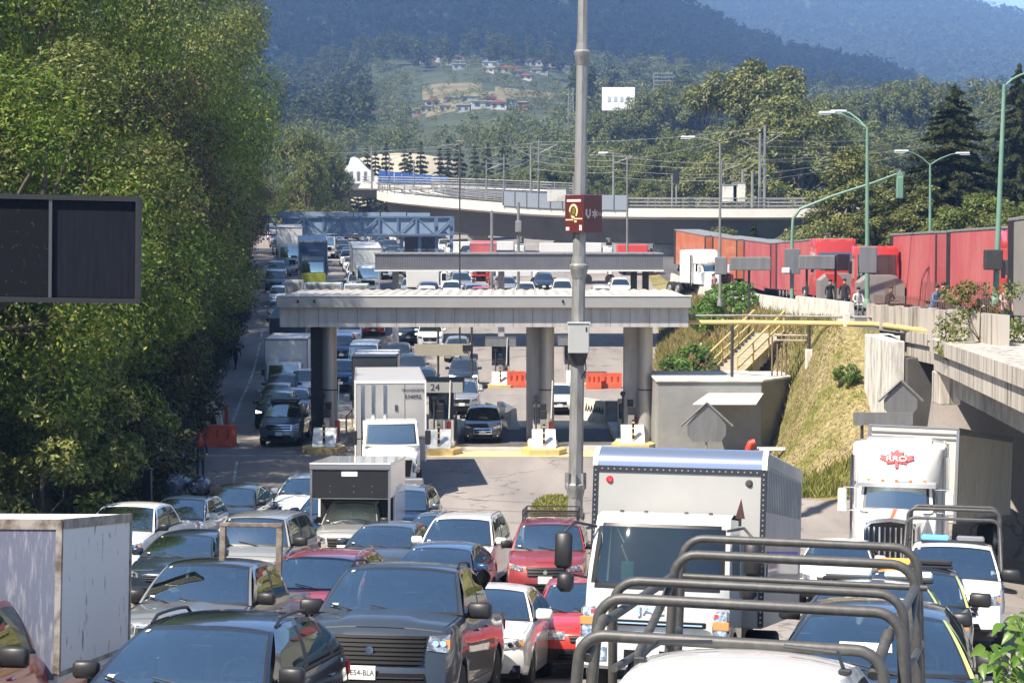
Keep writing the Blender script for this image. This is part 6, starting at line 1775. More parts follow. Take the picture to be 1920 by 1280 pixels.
def unit(v): return v / np.maximum(1e-9, np.linalg.norm(v, axis=1, keepdims=True))
def leaf_quads(pos, out, size, ratio=.45, droop=.2, up=.55, jitter=.9, rg=None):
    rg = rg or rng
    n = len(pos)
    nrm = unit(out * .7 + rg.normal(0, jitter * .6, (n, 3)) + np.array([0, 0, up]))
    t = rg.normal(0, 1, (n, 3)) + out * .6 - np.array([0, 0, droop])
    a = unit(t - nrm * np.sum(t * nrm, axis=1, keepdims=True))
    b = np.cross(nrm, a)
    s = (size * rg.uniform(.6, 1.35, n))[:, None]
    c = pos
    V = np.stack([c - a * s * .5, c + b * s * ratio * .5 + a * s * .05, c + a * s * .55, c - b * s * ratio * .5 + a * s * .05], axis=1).reshape(-1, 3)
    Q = np.arange(n * 4).reshape(n, 4)
    return V, Q
def clump_points(cs, rs, n, rg=None, shell=.5, flat=.8):
    rg = rg or rng
    cs = np.asarray(cs, float); rs = np.asarray(rs, float)
    w = rs ** 2; k = rg.choice(len(cs), n, p=w / w.sum())
    d = unit(rg.normal(0, 1, (n, 3)))
    r = rs[k] * (shell + (1 - shell) * rg.random(n) ** .6)
    off = d * r[:, None]; off[:, 2] *= flat
    return cs[k] + off, d
def limbs(mb, base, tops, r0, m, seed):
    rr = random.Random(seed)
    for (tx, ty, tz, r1) in tops:
        p0 = Vector(base); p3 = Vector((tx, ty, tz))
        p1 = p0.lerp(p3, .35) + Vector((rr.uniform(-.3, .3), rr.uniform(-.3, .3), (tz - base[2]) * .12))
        p2 = p0.lerp(p3, .7) + Vector((rr.uniform(-.4, .4), rr.uniform(-.4, .4), (tz - base[2]) * .06))
        mb.tube([p0, p1, p2, p3], [r1, r1 * .75, r1 * .5, r1 * .2], m, 7)

def broadleaf(name, h, rad, n, leaf, size, seed, nclump=46, trunk_h=.35, low=.18, shape='round', tr=.28, lean=(0, 0), clump=(.20, .36)):
    """trunk with limbs, and a crown of leaf clumps with gaps between them; base at the origin"""
    rr = random.Random(seed); rg = np.random.default_rng(seed)
    root = empty(name)
    cs = []; rs = []
    while len(cs) < nclump:
        t = rr.random()
        z = h * (low + (.93 - low) * t)
        if shape == 'round': prof = math.sin(PI * min(1, max(.02, .15 + .80 * t))) ** .6
        elif shape == 'wide': prof = (.55 + .45 * math.sin(PI * t)) if t < .75 else 1.9 * (1 - t) + .3
        elif shape == 'cone': prof = (1.04 - t) ** .85
        elif shape == 'column': prof = .75 + .25 * math.sin(PI * t)
        else: prof = 1
        a = rr.uniform(0, 2 * PI); q = rad * prof * (rr.uniform(.35, 1.0) ** .5)
        rc = rr.uniform(*clump) * rad * (0.7 + .3 * prof)
        cs.append((q * math.cos(a) + lean[0] * z, q * math.sin(a) + lean[1] * z, z)); rs.append(rc)
    P, D = clump_points(cs, rs, n, rg, .45, .72)
    ctr = np.array([lean[0] * h * .5, lean[1] * h * .5, h * .45])
    out = unit(D * .8 + unit(P - ctr) * .5)
    V, Q = leaf_quads(P, out, np.full(n, size), rg=rg)
    fast_mesh('crown', V, Q, [leaf], parent=root)
    t = MB(); th = h * trunk_h
    t.tube([(0, 0, -.8), (.05, .0, th * .4), (lean[0] * th, lean[1] * th, th), (lean[0] * h * .7, lean[1] * h * .7, h * .72)], [tr * 1.5, tr * 1.1, tr * .85, tr * .3], M['bark'], 10)
    idx = sorted(range(len(cs)), key=lambda i: -rs[i])[:12]
    limbs(t, (lean[0] * th, lean[1] * th, th * .9), [(cs[i][0] * .9, cs[i][1] * .9, cs[i][2], tr * .4) for i in idx], tr, M['bark'], seed)
    t.build('trunk', root, smooth=60)
    return root

def conifer(name, h, rad, seed, leaf, size=.42, layers=24, per=240, bare=.08, tr=.22):
    rr = random.Random(seed); rg = np.random.default_rng(seed)
    root = empty(name)
    VV = []; QQ = []; o = 0; t = MB()
    t.tube([(0, 0, -.8), (0, 0, h * .5), (0, 0, h)], [tr * 1.3, tr * .7, .03], M['bark'], 9)
    for i in range(layers):
        f = i / (layers - 1); z = h * (bare + (0.97 - bare) * f)
        R_ = rad * (1 - f) ** .8 * rr.uniform(.8, 1.1) + .15
        nb = max(4, int(9 * (1 - f) + 4))
        for k in range(nb):
            a = rr.uniform(0, 2 * PI); q = R_ * rr.uniform(.65, 1.12)
            tip = np.array([q * math.cos(a), q * math.sin(a), z - q * .18 + .1 * q * rr.random()])
            st = np.array([0, 0, z + .12 * q])
            n = max(10, int(per * q / rad / nb * 6))
            u = rg.random(n) ** .7
            p = st + (tip - st) * u[:, None] + rg.normal(0, 1, (n, 3)) * np.array([.10, .10, .06]) * (q * .35 + .25) * (1.1 - u[:, None] * .7)
            d = np.tile(unit((tip - st)[None, :]), (n, 1))
            V, Q = leaf_quads(p, d, np.full(n, size), ratio=.30, droop=.5, up=.5, rg=rg)
            VV.append(V); QQ.append(Q + o); o += len(V)
            if q > 1.0: t.tube([st, (st + tip) / 2 + np.array([0, 0, .05 * q]), tip], [.045, .03, .012], M['bark'], 5, False)
    fast_mesh('crown', np.concatenate(VV), np.concatenate(QQ), [leaf], parent=root)
    t.build('trunk', root, smooth=60)
    return root

# -------- the tall green bank on the left
wall = [broadleaf('bank_tree', 12.5, 4.6, 24000, M['leaf_wall'], .19, 21, 30, .3, .12, 'round', .26, (.10, 0), (.26, .44)),
        broadleaf('bank_tree', 14.0, 4.2, 24000, M['leaf_olive'], .175, 22, 32, .35, .10, 'column', .24, (.06, .0), (.26, .42)),
        broadleaf('bank_tree', 11.0, 5.2, 24000, M['leaf_wall'], .20, 23, 28, .3, .14, 'wide', .28, (.14, 0), (.24, .42))]
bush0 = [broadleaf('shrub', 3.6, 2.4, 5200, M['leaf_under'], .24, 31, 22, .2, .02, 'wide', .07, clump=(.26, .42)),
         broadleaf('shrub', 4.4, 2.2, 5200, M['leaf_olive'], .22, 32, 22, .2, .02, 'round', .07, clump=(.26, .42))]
spots = []
rr = random.Random(5)
y = 46.0
while y < 225:
    st = 7.6 if y < 120 else 11.0
    for off, zadd in ((2.4, 0), (9.0, 0), (16.0, 0)):
        if off > 10 and y > 130: continue
        spots.append((y + rr.uniform(-1.8, 1.8), off + rr.uniform(-1.2, 1.2)))
    y += st
wl_lab = ['bright laurel tree', 'tall narrow olive green tree', 'broad spreading tree']
n_tree = 0
first = {0: True, 1: True, 2: True}
for i, (y, off) in enumerate(spots):
    x = float(xl(y)) - off
    if 960 + (x + 5) * F / y < -60: continue
    k = (i * 7 + i // 3) % 3
    z = ground(x, y) - .3
    s = rr.uniform(.82, 1.15) * (1.0 if off > 5 else .86)
    rot = rr.uniform(-.5, .5)
    lab = '%s on the left bank, %s' % (wl_lab[k], 'leaning over the shaded lane' if off < 5 else ('high behind the roadside trees' if off < 12 else 'at the very top of the bank'))
    if first[k]:
        t = wall[k]; first[k] = False; t.location = (x, y, z); t.rotation_euler = (0, 0, rot); t.scale = (s,) * 3; tag(t, lab, 'tree', 'trees on the left bank')
    else:
        c_ = (i * 5 + 1) % 7; rc = None
        if c_ in (0, 3): rc = {M['leaf_wall']: M['leaf_lime'], M['leaf_olive']: M['leaf_lime']}; lab = 'yellow-green sunlit version'.replace('version', 'tree') + lab[lab.index(' on the left bank'):]
        elif c_ == 5: rc = {M['leaf_wall']: M['leaf_brown'], M['leaf_olive']: M['leaf_brown']}; lab = 'brownish tree' + lab[lab.index(' on the left bank'):]
        t = copy_thing(wall[k], (x, y, z), (rr.uniform(-.06, .06), rr.uniform(-.06, .06), rot * 5), lab, 'trees on the left bank', rc, scale=(s * rr.uniform(.85, 1.1), s * rr.uniform(.85, 1.1), s * rr.uniform(.8, 1.2)))
    n_tree += 1
for i, (y, off, s, k) in enumerate([(96, 3.8, 1.5, 1), (106, 3.6, 1.5, 0), (116, 4.0, 1.7, 1), (126, 4.2, 1.7, 2), (137, 4.0, 1.85, 1), (148, 4.4, 1.9, 0), (160, 4.6, 2.0, 1), (172, 5.0, 1.9, 2), (186, 5.0, 2.0, 1), (84, 6, 1.5, 0), (72, 6.5, 1.5, 1), (100, 8, 1.7, 2), (120, 9, 1.8, 0)]):
    x = float(xl(y)) - off
    copy_thing(wall[k], (x, y, ground(x, y) - .3), (0, 0, rr.uniform(-.5, .5)), 'very tall %s rising above the shaded lane' % ['bright laurel tree', 'narrow olive green tree', 'spreading tree'][k], 'trees on the left bank', scale=(s * .68, s * .8, s))
fb = {0: True, 1: True}
y = 46.5; i = 0
while y < 190:
    for off in (.6, 3.6):
        yy_ = y + rr.uniform(-.8, .8); x = float(xl(yy_)) - off - rr.uniform(0, .8); k = rr.randrange(2)
        lab = '%s on the left bank %s' % (['dark brownish shrub', 'olive green shrub'][k], 'at the road edge' if off < 2 else 'behind the roadside shrubs')
        s = rr.uniform(.75, 1.2) * (.8 if off < 2 else 1.1); loc = (x, yy_, ground(x, yy_) - .2); rot = (0, R(12), rr.uniform(-3, 3))
        rot = (0, 0, rr.uniform(-3, 3))
        if fb[k]:
            t = bush0[k]; fb[k] = False; t.location = loc; t.rotation_euler = rot; t.scale = (s,) * 3; tag(t, lab, 'shrub', 'shrubs on the left bank')
        else: copy_thing(bush0[k], loc, rot, lab, 'shrubs on the left bank', {M['leaf_olive']: M['leaf_brown']} if rr.random() < .0 else None, scale=s)
    y += 3.4 if y < 90 else 6
# creeping undergrowth covering the cut face
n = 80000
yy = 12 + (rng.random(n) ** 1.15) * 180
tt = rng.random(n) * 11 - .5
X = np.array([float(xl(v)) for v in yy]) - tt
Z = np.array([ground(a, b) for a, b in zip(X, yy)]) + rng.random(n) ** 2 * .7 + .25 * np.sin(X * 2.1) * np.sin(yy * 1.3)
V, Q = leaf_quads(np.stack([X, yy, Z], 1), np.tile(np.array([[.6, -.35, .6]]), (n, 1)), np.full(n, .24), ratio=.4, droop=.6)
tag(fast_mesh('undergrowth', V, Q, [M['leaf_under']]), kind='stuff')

# -------- trees one can tell apart on the right and in the middle distance
def put_tree(proto, px, d, ytop, zb, h0, label, group=None, rot=0.0, wscale=1.0, first=False):
    x = (px - 960) / F * d * 1.0
    ztop = ZC + (437 - ytop) * d / F
    s = (ztop - zb) / h0
    sc = (s * wscale, s * wscale, s)
    if first:
        proto.location = (x, d, zb); proto.rotation_euler = (0, 0, rot); proto.scale = sc; tag(proto, label, 'tree', group); return proto
    return copy_thing(proto, (x, d, zb), (0, 0, rot), label, group, scale=sc)
bigt = broadleaf('spreading_cypress', 18, 6.0, 17000, M['leaf_right'], .42, 41, 34, .55, .50, 'wide', .45, clump=(.2, .34))
put_tree(bigt, 1420, 262, 98, 9.0, 18, 'tall flat-topped tree with open trunk standing above the others right of centre', first=True, wscale=.95)
fat = broadleaf('spreading_cypress', 14, 6.2, 20000, M['leaf_right'], .40, 42, 64, .3, .10, 'round', .4, clump=(.2, .34))
put_tree(fat, 1500, 236, 182, 8.6, 14, 'broad dense olive tree below and right of the tall flat-topped tree', first=True, wscale=1.12)
put_tree(fat, 1390, 280, 228, 8.6, 14, 'dense tree left of and below the tall flat-topped tree', rot=2.0, wscale=1.1)
put_tree(fat, 1462, 250, 180, 8.6, 14, 'rounded olive tree directly below the flat-topped tree', rot=4.0, wscale=.9)
con = conifer('spruce', 15, 5.2, 51, M['needles'], .5, 30, 420)
put_tree(con, 1785, 128, 158, 8.8, 15, 'dark pointed spruce behind the red trailers at the right', first=True, wscale=1.5)
put_tree(con, 1905, 150, 118, 10.0, 15, 'dark conifer cut off by the right edge of the frame', rot=2.0, wscale=.9)
bu = broadleaf('roadside_tree', 8, 3.4, 13000, M['leaf_right'], .25, 43, 40, .25, .06, 'cone', .2, clump=(.22, .38))
put_tree(bu, 1590, 138, 268, 7.6, 8, 'bushy cone-shaped tree behind the traffic light pole', first=True, wscale=1.15)
put_tree(bu, 1560, 150, 350, 7.4, 8, 'lower bushy tree beside the viaduct, left of the lamp post', rot=1.0, wscale=1.5)
put_tree(bu, 1672, 140, 310, 8.0, 8, 'bushy tree between the green lamp post and the dark spruce', rot=2.2, wscale=1.3)
put_tree(bu, 1640, 132, 372, 7.6, 8, 'low bush right behind the green lamp post', rot=3.0, wscale=1.7)
put_tree(bu, 1735, 124, 345, 8.0, 8, 'dark bush at the foot of the spruce', rot=4.0, wscale=1.6)
rb_ = broadleaf('roadside_bush', 5, 3.2, 7000, M['leaf_olive'], .30, 44, 36, .2, .05, 'wide', .12, clump=(.24, .4))
put_tree(rb_, 1835, 118, 362, 8.2, 5, 'rounded olive bush in front of the spruce, above the red trailers', first=True, wscale=1.2)
put_tree(rb_, 1900, 112, 378, 8.2, 5, 'olive bush at the right edge beside the tall green pole', rot=1.4, wscale=1.1)
put_tree(rb_, 1790, 120, 395, 8.0, 5, 'low bush between the spruce and the red trailers', rot=2.4, wscale=1.3)
put_tree(rb_, 1350, 205, 425, 6.4, 5, 'small shrub under the viaduct behind the orange trailer', rot=.4, wscale=1.2)
put_tree(con, 1413, 200, 414, 6.2, 15, 'tiny young conifer under the viaduct behind the red trailers', rot=.6, wscale=1.0)
mid = broadleaf('woodland_tree', 12, 4.6, 9500, M['leaf_far'], .40, 45, 40, .3, .12, 'round', .3, clump=(.22, .38))
con2 = conifer('pine', 14, 3.2, 52, M['needles'], .7, 16, 90)
m_list = []
rr = random.Random(9)
for px, d, yt in [(1250, 300, 262), (1300, 310, 272), (1215, 320, 300), (1165, 330, 285), (1125, 315, 300), (1335, 295, 300), (1270, 340, 240), (1190, 345, 258), (1340, 350, 235), (1090, 340, 292), (1040, 330, 305), (1000, 335, 300),
                  (1320, 285, 330), (1230, 280, 330), (1155, 300, 338), (1100, 300, 345), (1050, 310, 340), (1690, 330, 250), (1650, 300, 262), (1620, 340, 225), (1580, 360, 215), (1860, 260, 250), (1915, 240, 262), (1880, 300, 215), (1830, 350, 240),
                  (560, 260, 232), (585, 280, 242), (605, 300, 262), (575, 240, 280), (622, 320, 275), (600, 270, 300), (630, 300, 300), (1740, 330, 285), (960, 320, 318), (930, 330, 330), (905, 320, 322), (1132, 440, 208), (1162, 445, 202), (1196, 450, 182), (1222, 450, 166), (1252, 455, 150), (1284, 455, 160), (1315, 450, 152), (1530, 450, 175), (1562, 440, 172), (1610, 450, 168), (1660, 450, 150), (1705, 455, 142), (1750, 450, 150), (1840, 450, 146), (1880, 440, 170), (1545, 400, 235), (1680, 390, 232), (1850, 380, 240), (1800, 420, 190)]:
    m_list.append((px, d, yt, 'mid'))
for px, d, yt in [(690, 345, 275), (725, 340, 268), (760, 350, 272), (790, 345, 265), (825, 340, 278), (860, 345, 270), (890, 340, 275), (840, 360, 262), (705, 350, 280), (655, 340, 290), (915, 345, 268), (945, 350, 262), (770, 342, 285), (985, 345, 275)]:
    m_list.append((px, d, yt, 'con'))
seen = {'mid': False, 'con': False}
for i, (px, d, yt, kd) in enumerate(m_list):
    x = (px - 960) / F * d
    zb = vz(x, d) if d > 312 else max(ground(x, d), 8.2) - .2
    pr, h0 = (mid, 12) if kd == 'mid' else (con2, 14)
    side = 'left of the viaduct by the tall bank' if px < 640 else ('behind the white station' if px < 900 else ('behind the viaduct at the centre' if px < 1120 else ('behind the overhead wires right of the big pole' if px < 1360 else 'on the slope behind the spruce at the right')))
    lab = ('grey green woodland tree ' if kd == 'mid' else 'small dark pine ') + side
    put_tree(pr, px, d, yt, zb, h0, lab, 'middle distance trees', rr.uniform(0, 6), rr.uniform(.85, 1.25) * (.55 if px < 640 else (.8 if d > 400 else 1)), first=not seen[kd])
    seen[kd] = True

# -------- woods that read as one mass
def wood(name, pts, hs, leaf, per, asp=.42, kind='round', seed=3, size=.13):
    rg = np.random.default_rng(seed)
    pts = np.asarray(pts); hs = np.asarray(hs); n = len(pts)
    k = np.repeat(np.arange(n), per); m = len(k)
    # a few lobes per tree
    nl = 7
    la = rg.uniform(0, 2 * PI, (n, nl)); lz = rg.uniform(.30, .86, (n, nl)); lr = rg.uniform(.15, .9, (n, nl))
    j = rg.integers(0, nl, m)
    H = hs[k]
    if kind == 'round':
        prof = np.sin(PI * np.clip(lz, .2, .95)) ** .7
    else: prof = 1.05 - lz
    lx = (lr * prof * np.cos(la))[k, j] * asp * H; ly = (lr * prof * np.sin(la))[k, j] * asp * H
    d = unit(rg.normal(0, 1, (m, 3)))
    rad = H * (.16 if kind == 'round' else .13)
    P = pts[k] + np.stack([lx, ly, lz[k, j] * H], 1) + d * rad[:, None] * np.array([1, 1, .8])
    V, Q = leaf_quads(P, unit(d + np.array([0, 0, .2])), H * size, ratio=.6, rg=rg)
    return tag(fast_mesh(name, V, Q, [leaf]), kind='stuff')
def spires(name, pts, hs, leaf, seed=4, wid=.17, layers=4, sides=7):
    rg = np.random.default_rng(seed)
    V = []; Q = []; o = 0
    for (x, y, z), h in zip(pts, hs):
        for l in range(layers):
            z0 = z + h * (.08 + .22 * l); z1 = z + h * min(1.0, .08 + .22 * l + .40); r = h * wid * (1 - .21 * l) * rg.uniform(.8, 1.2)
            a0 = rg.uniform(0, 6.28)
            jj = rg.uniform(.6, 1.25, sides)
            for s in range(sides):
                a = a0 + 2 * PI * s / sides; b = a0 + 2 * PI * (s + .8) / sides
                V += [(x + r * jj[s] * math.cos(a), y + r * jj[s] * math.sin(a), z0 + h * rg.uniform(-.03, .03)), (x + r * jj[s] * math.cos(b), y + r * jj[s] * math.sin(b), z0 + h * rg.uniform(-.03, .03)), (x, y, z1)]
                Q.append((o, o + 1, o + 2)); o += 3
    return tag(fast_mesh(name, np.array(V), np.array(Q), [leaf]), kind='stuff')
rr = random.Random(14)
pts = []; hs = []
for _ in range(5200):
    px = rr.uniform(380, 2000); d = 330 + 690 * rr.random() ** .8
    x = (px - 960) / F * d
    # clearings: pale mound, terraced fields, village
    if 630 < px < 890 and 345 < d < 470: continue
    vill = 770 < px < 1075 and 600 < d < 1010
    if vill and rr.random() < .62: continue
    if 690 < px < 960 and 560 < d < 640 and rr.random() < .6: continue
    if px < 1000 and d < 520 and rr.random() < .45: continue
    if d < 420 and rr.random() < .35: continue
    h = rr.uniform(4, 8.5) if vill else (rr.uniform(6, 11) if px < 1080 else rr.uniform(8, 15))
    pts.append((x, d, vz(x, d) - .5)); hs.append(h)
    if len(pts) >= 2100: break
wood('mixed_wood', pts, hs, M['leaf_far'], 230, seed=5, size=.072)
pts = []; hs = []
for _ in range(3000):
    px = rr.uniform(430, 1960); d = 560 + 470 * rr.random()
    if 690 < px < 1075 and d < 940: continue
    if px > 1100 and rr.random() < .75: continue
    x = (px - 960) / F * d
    pts.append((x, d, vz(x, d))); hs.append(rr.uniform(9, 20))
    if len(pts) >= 650: break
wood('pine_wood', pts, hs, M['needles'], 230, asp=.22, kind='cone', seed=6, size=.075)
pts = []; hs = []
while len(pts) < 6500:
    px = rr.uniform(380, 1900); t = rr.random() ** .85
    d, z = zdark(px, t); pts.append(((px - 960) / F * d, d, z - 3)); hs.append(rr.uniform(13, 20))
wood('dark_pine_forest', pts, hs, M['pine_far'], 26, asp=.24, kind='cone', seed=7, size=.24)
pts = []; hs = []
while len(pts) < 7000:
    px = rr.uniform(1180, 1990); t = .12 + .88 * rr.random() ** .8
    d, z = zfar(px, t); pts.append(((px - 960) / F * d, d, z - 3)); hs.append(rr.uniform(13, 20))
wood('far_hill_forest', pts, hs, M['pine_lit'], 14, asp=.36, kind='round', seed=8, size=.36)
M['dry_grass'] = leafm('dry_grass_blades', (0.10, 0.11, 0.025), (0.22, 0.18, 0.06), (0.34, 0.27, 0.12), trans=.2)
gi_c = (gx(1046, 59, .6), 60.4)
ys_ = list(np.linspace(-1, 1, 9)); b = MB()
isl = []
b.prism([(gi_c[0] + .85 * math.cos(a), gi_c[1] + 3.6 * math.sin(a)) for a in np.linspace(0, 2 * PI, 25)[:-1]], ground(*gi_c) - .5, ground(*gi_c) + .10, M['soil'], 'z')
tag(b.build('grass_island', None), kind='structure')
def pt1(rg):
    a = rg.uniform(0, 2 * PI); q = rg.random() ** .5 * .97; x = gi_c[0] + .82 * q * math.cos(a); y = gi_c[1] + 3.5 * q * math.sin(a); return (x, y, ground(*gi_c) + .09)
grass_patch('island_grass', pt1, 8000, .12, M['grass'], 3)
def pt2(rg):
    y = rg.uniform(64.5, 79); x = rg.uniform(float(xa(y)) - .3, 13.4); return (x, y, ground(x, y) - .02)
grass_patch('slope_grass', pt2, 9000, .07, M['dry_grass'], 4)
def pt3(rg):
    while True:
        y = rg.uniform(64.6, 67.6); x = rg.normal(gx(1500, y, 1), 1.0)
        if x < 13.2 and rg.random() < .35 + .65 * (math.sin(x * 3 + y * 2) > 0): return (x, y, ground(x, y) - .02)
grass_patch('tall_grass', pt3, 3500, .36, M['grass'], 5)
def pt4(rg):
    y = rg.uniform(80, 150); t = rg.random(); x = float(xa(y)) + t * (13.9 - float(xa(y))); return (x, y, ground(x, y) - .02)
grass_patch('far_slope_grass', pt4, 20000, .35, M['dry_grass'], 6)
shr = broadleaf('slope_shrub', 1.6, 1.1, 2600, M['bright_leaf'], .16, 61, 16, .2, .05, 'wide', .03, clump=(.26, .42))
first = True
for px, d, s, lab in [(1262, 92, 1.3, 'tangled green shrub beside the right end of the canopy'), (1240, 98, 1.2, 'green shrub left of the concrete steps'), (1300, 97, 1.4, 'leafy shrub just left of the yellow handrails'), (1330, 112, 1.3, 'green shrub on the verge below the white highway tractor'), (1375, 108, 1.4, 'bright shrub on the verge under the first grey panel'),
                   (1588, 72.0, .5, 'small lone bush in the middle of the grass slope'), (1330, 118, 1.0, 'pale shrub beside the long low barrier'), (1360, 116, 1.1, 'low green bush beneath the lamp with the long left arm')]:
    x = gx(px, d, 2); loc = (x, d, ground(x, d) - .05)
    if first: shr.location = loc; shr.scale = (s,) * 3; tag(shr, lab, 'shrub', 'shrubs on the slope'); first = False
    else: copy_thing(shr, loc, (0, 0, px), lab, 'shrubs on the slope', scale=s)
dry = broadleaf('dry_bush', 2.6, 1.3, 3000, M['leaf_olive'], .13, 62, 20, .3, .08, 'column', .04, clump=(.24, .4))
p = at(1838, 625, 57); dry.location = (p.x, p.y, 5.3); tag(dry, 'straggly brown-green bush growing up the parapet beside the tall green pole', 'shrub')
# close leaves in the lower right corner
cl = empty('corner_plant', label='fresh green broad-leaved plant close to the camera in the bottom right corner', cat='plant')
rg = np.random.default_rng(71); n = 170
base = at(1915, 1360, 8.2)
V = []; Q = []; o = 0; stems = MB()
for k in range(n):
    px = 1920 - abs(rg.normal(0, 52)) + 18; py = 1140 + (1920 - px) * 1.0 * rg.uniform(.3, 1.0) + rg.random() ** .8 * 190
    c = at(px, py, rg.uniform(7.7, 8.7)); L_ = rg.uniform(.03, .085) * (1.6 if k % 11 == 0 else 1)
    d = Vector((rg.normal(), rg.normal() * .7 - .2, rg.normal() * .5 - .25)).normalized(); nn = Vector((rg.normal() * .5, -.5 + rg.normal() * .3, .8)); s = d.cross(nn).normalized(); nn = s.cross(d)
    for j in range(5):
        t = j / 4; wd = L_ * .30 * (math.sin(PI * min(1, t ** .75 * .96 + .04)) ** 1.1)
        q = c + d * L_ * (t - .3) - Vector((0, 0, .35 * L_ * t * t))
        V += [q - s * wd + nn * wd * .35, q, q + s * wd + nn * wd * .35]
    for j in range(4):
        a = o + j * 3; Q += [(a, a + 1, a + 4, a + 3), (a + 1, a + 2, a + 5, a + 4)]
    o += 15
    if k % 4 == 0: stems.tube([base + Vector((rg.normal() * .1, 0, 0)), (c + base) / 2 + Vector((.06, 0, .05)), c - d * L_ * .3], .004, M['bright_leaf'], 5)
fast_mesh('foliage', np.array([tuple(v) for v in V]), np.array(Q), [M['bright_leaf']], smooth=True, parent=cl)
stems.build('stem', cl)
# ------------------------------------------------------------------ lorries on the upper road
redc = pm('red_curtain', (.43, .085, .09), .6, 0, 0, ns=.6, col2=(.50, .16, .15), stretch=(1, 1, .4), contrast=(.4, .75))
orgc = pm('orange_curtain', (.50, .13, .05), .5, 0, .2, ns=.6, col2=(.54, .22, .12), contrast=(.4, .75))
gryc = pm('grey_curtain', (.24, .225, .21), .6, 0, 0, ns=.6, amt=.2)
def curtain_trailer(x, d, L, hgt, m, label, nose_rot=0.0, name='semi_trailer'):
    z = float(zup(d + L / 2))
    pit = math.atan2(float(zup(d + L)) - float(zup(d)), L)
    r_ = empty(name, (x, d, float(zup(d)) + .03), nose_rot, label, 'trailer', 'curtain trailers on the upper road', rx=pit)
    b = MB(); b.bx(-1.25, 1.25, 0, L, .62, hgt - .12, m, .03)
    for k in range(int(L / .9)): b.bx(-1.262, -1.251, .4 + k * .9, .46 + k * .9, .7, hgt - .2, m)
    b.build('curtain_body', r_)
    b = MB(); b.bx(-1.28, 1.28, -.02, L + .02, hgt - .119, hgt, M['galv'], .02)
    for s in (-1, 1): b.bx(s * 1.22, s * 1.27, -.03, .10, .6, hgt - .12, M['dark_steel'])
    b.bx(-1.275, -1.266, L - .75, L, .6, hgt - .12, M['black'])
    b.build('roof_rail', r_)
    b = MB(); b.bx(-1.27, -1.20, L * .22, L * .62, .35, .619, m); b.bx(-.5, .5, .3, L - .3, .4, .60, M['dark_steel']); b.build('side_skirt', r_)
    for q in (.70, .80, .90):
        for s in (-1, 1): truck_wheel(r_, s * 1.18, L * q, .45, .4)
    return r_
def cabover(x, d, m, label, rot=0.0, L=2.3, hz=3.5, trim=None, name='truck_cab', w0=.46, w1=.66):
    z = float(zup(d))
    r_ = empty(name, (x, d, z + .03), rot, label, 'truck')
    b = MB(); g = MB()
    def fr_(u, v):
        q = 2 * u - 1; return (q * (1.22 - .05 * v), .10 * abs(q) ** 4 + .35 * max(0, v - .62) + .05, .55 + (hz - .55) * v)
    b.grid(fr_, [0, .05, .1, .3, .5, .7, .9, .95, 1], sorted({0, .15, .3, .42, w0, .60, w1, .82, .95, 1}), m, lambda u, v: ((g, M['glass_s']) if .06 < u < .94 and w0 < v < w1 else (M['black'] if (.08 < u < .92 and v < .32) else m)))
    for s in (0, 1):
        def sd_(t, v, s=s):
            p = fr_(s, v); return (p[0], p[1] + (L - p[1]) * t, p[2])
        b.grid(sd_, [0, .12, .5, .85, 1], sorted({0, .15, w0 - .04, w0, w1 - .02, .82, 1}), m, lambda t, v: M['glass_s'] if (.12 < t < .6 and w0 < v < w1 - .02) else m)
    b.grid(lambda u, t: (lambda p: (p[0], p[1] + (L - p[1]) * t, p[2]))(fr_(u, 1)), [0, .1, .5, .9, 1], [0, .5, 1], m)
    b.build('cab', r_, smooth=40); g.build('windscreen', r_)
    b = MB(); b.bx(-1.1, 1.1, .55, L + 3.6, .5, .9, M['dark_steel']); b.build('chassis', r_)
    for s in (-1, 1):
        b = MB(); b.box((s * 1.42, .25, 2.3), (.18, .12, .7), M['black'], ch=.03); b.build('wing_mirror', r_)
        b = MB(); b.box((s * .95, .06, .85), (.36, .08, .22), M['lamp'], ch=.03); b.build('headlight', r_)
        truck_wheel(r_, s * 1.15, 1.2, .5, .3); truck_wheel(r_, s * 1.15, L + 2.3, .5, .5)
    return r_
def side_x(px, d): return (px - 960) / F * d          # world x of a left side seen at px
def tr_at(px, d, L, h, m, label, rot=0.0): return curtain_trailer(side_x(px, d) + 1.25, d, L, h, m, label, rot)
tr_at(1882, 80.5, 10.6, 4.15, redc, 'red curtain trailer behind the tall green pole, nearest of the red ones')
tr_at(1754, 93.5, 11.2, 4.15, redc, 'red curtain trailer between the two green poles, rear half of the nearest pair')
cabover(side_x(1884, 78) + 1.25, 77.4, pm('bright_red_cab', (.58, .035, .02), .35, 0, .8), 'bright red truck cab glimpsed beside the tall green pole', hz=3.9)
tr_at(2040, 58, 9.3, 4.1, gryc, 'grey sided trailer cut off by the right edge of the frame')
tr_at(1525, 119, 17, 4.05, redc, 'red curtain trailer behind the grey sign panels, next to the bright red and grey tractor')
tr_at(1444, 138, 16, 4.05, redc, 'red curtain trailer next to the orange one')
redcab = pm('bright_red_tractor', (.50, .04, .035), .4, 0, .4)
cb_ = cabover(side_x(1530, 112) + 1.3, 112.5, redcab, 'bright red tractor unit with a grey lower hood, half hidden by the green lamp post', L=2.6, hz=3.95, w0=.44, w1=.76)
b = MB(); b.prism([(-1.2, .4), (1.2, .4), (1.2, 1.5), (.7, 1.9), (-.7, 1.9), (-1.2, 1.5)], -1.6, .04, gryc); b.prism([(-1.0, 1.91), (-.2, 1.91), (.6, 1.0), (-.1, 1.0)], -1.63, -1.601, redcab); b.build('bonnet', cb_)
cb2 = cabover(side_x(1648, 101), 101.5, redcab, 'second red tractor unit between the green lamp post and the nearest red trailers', L=1.2, hz=3.45, w0=.36, w1=.84)
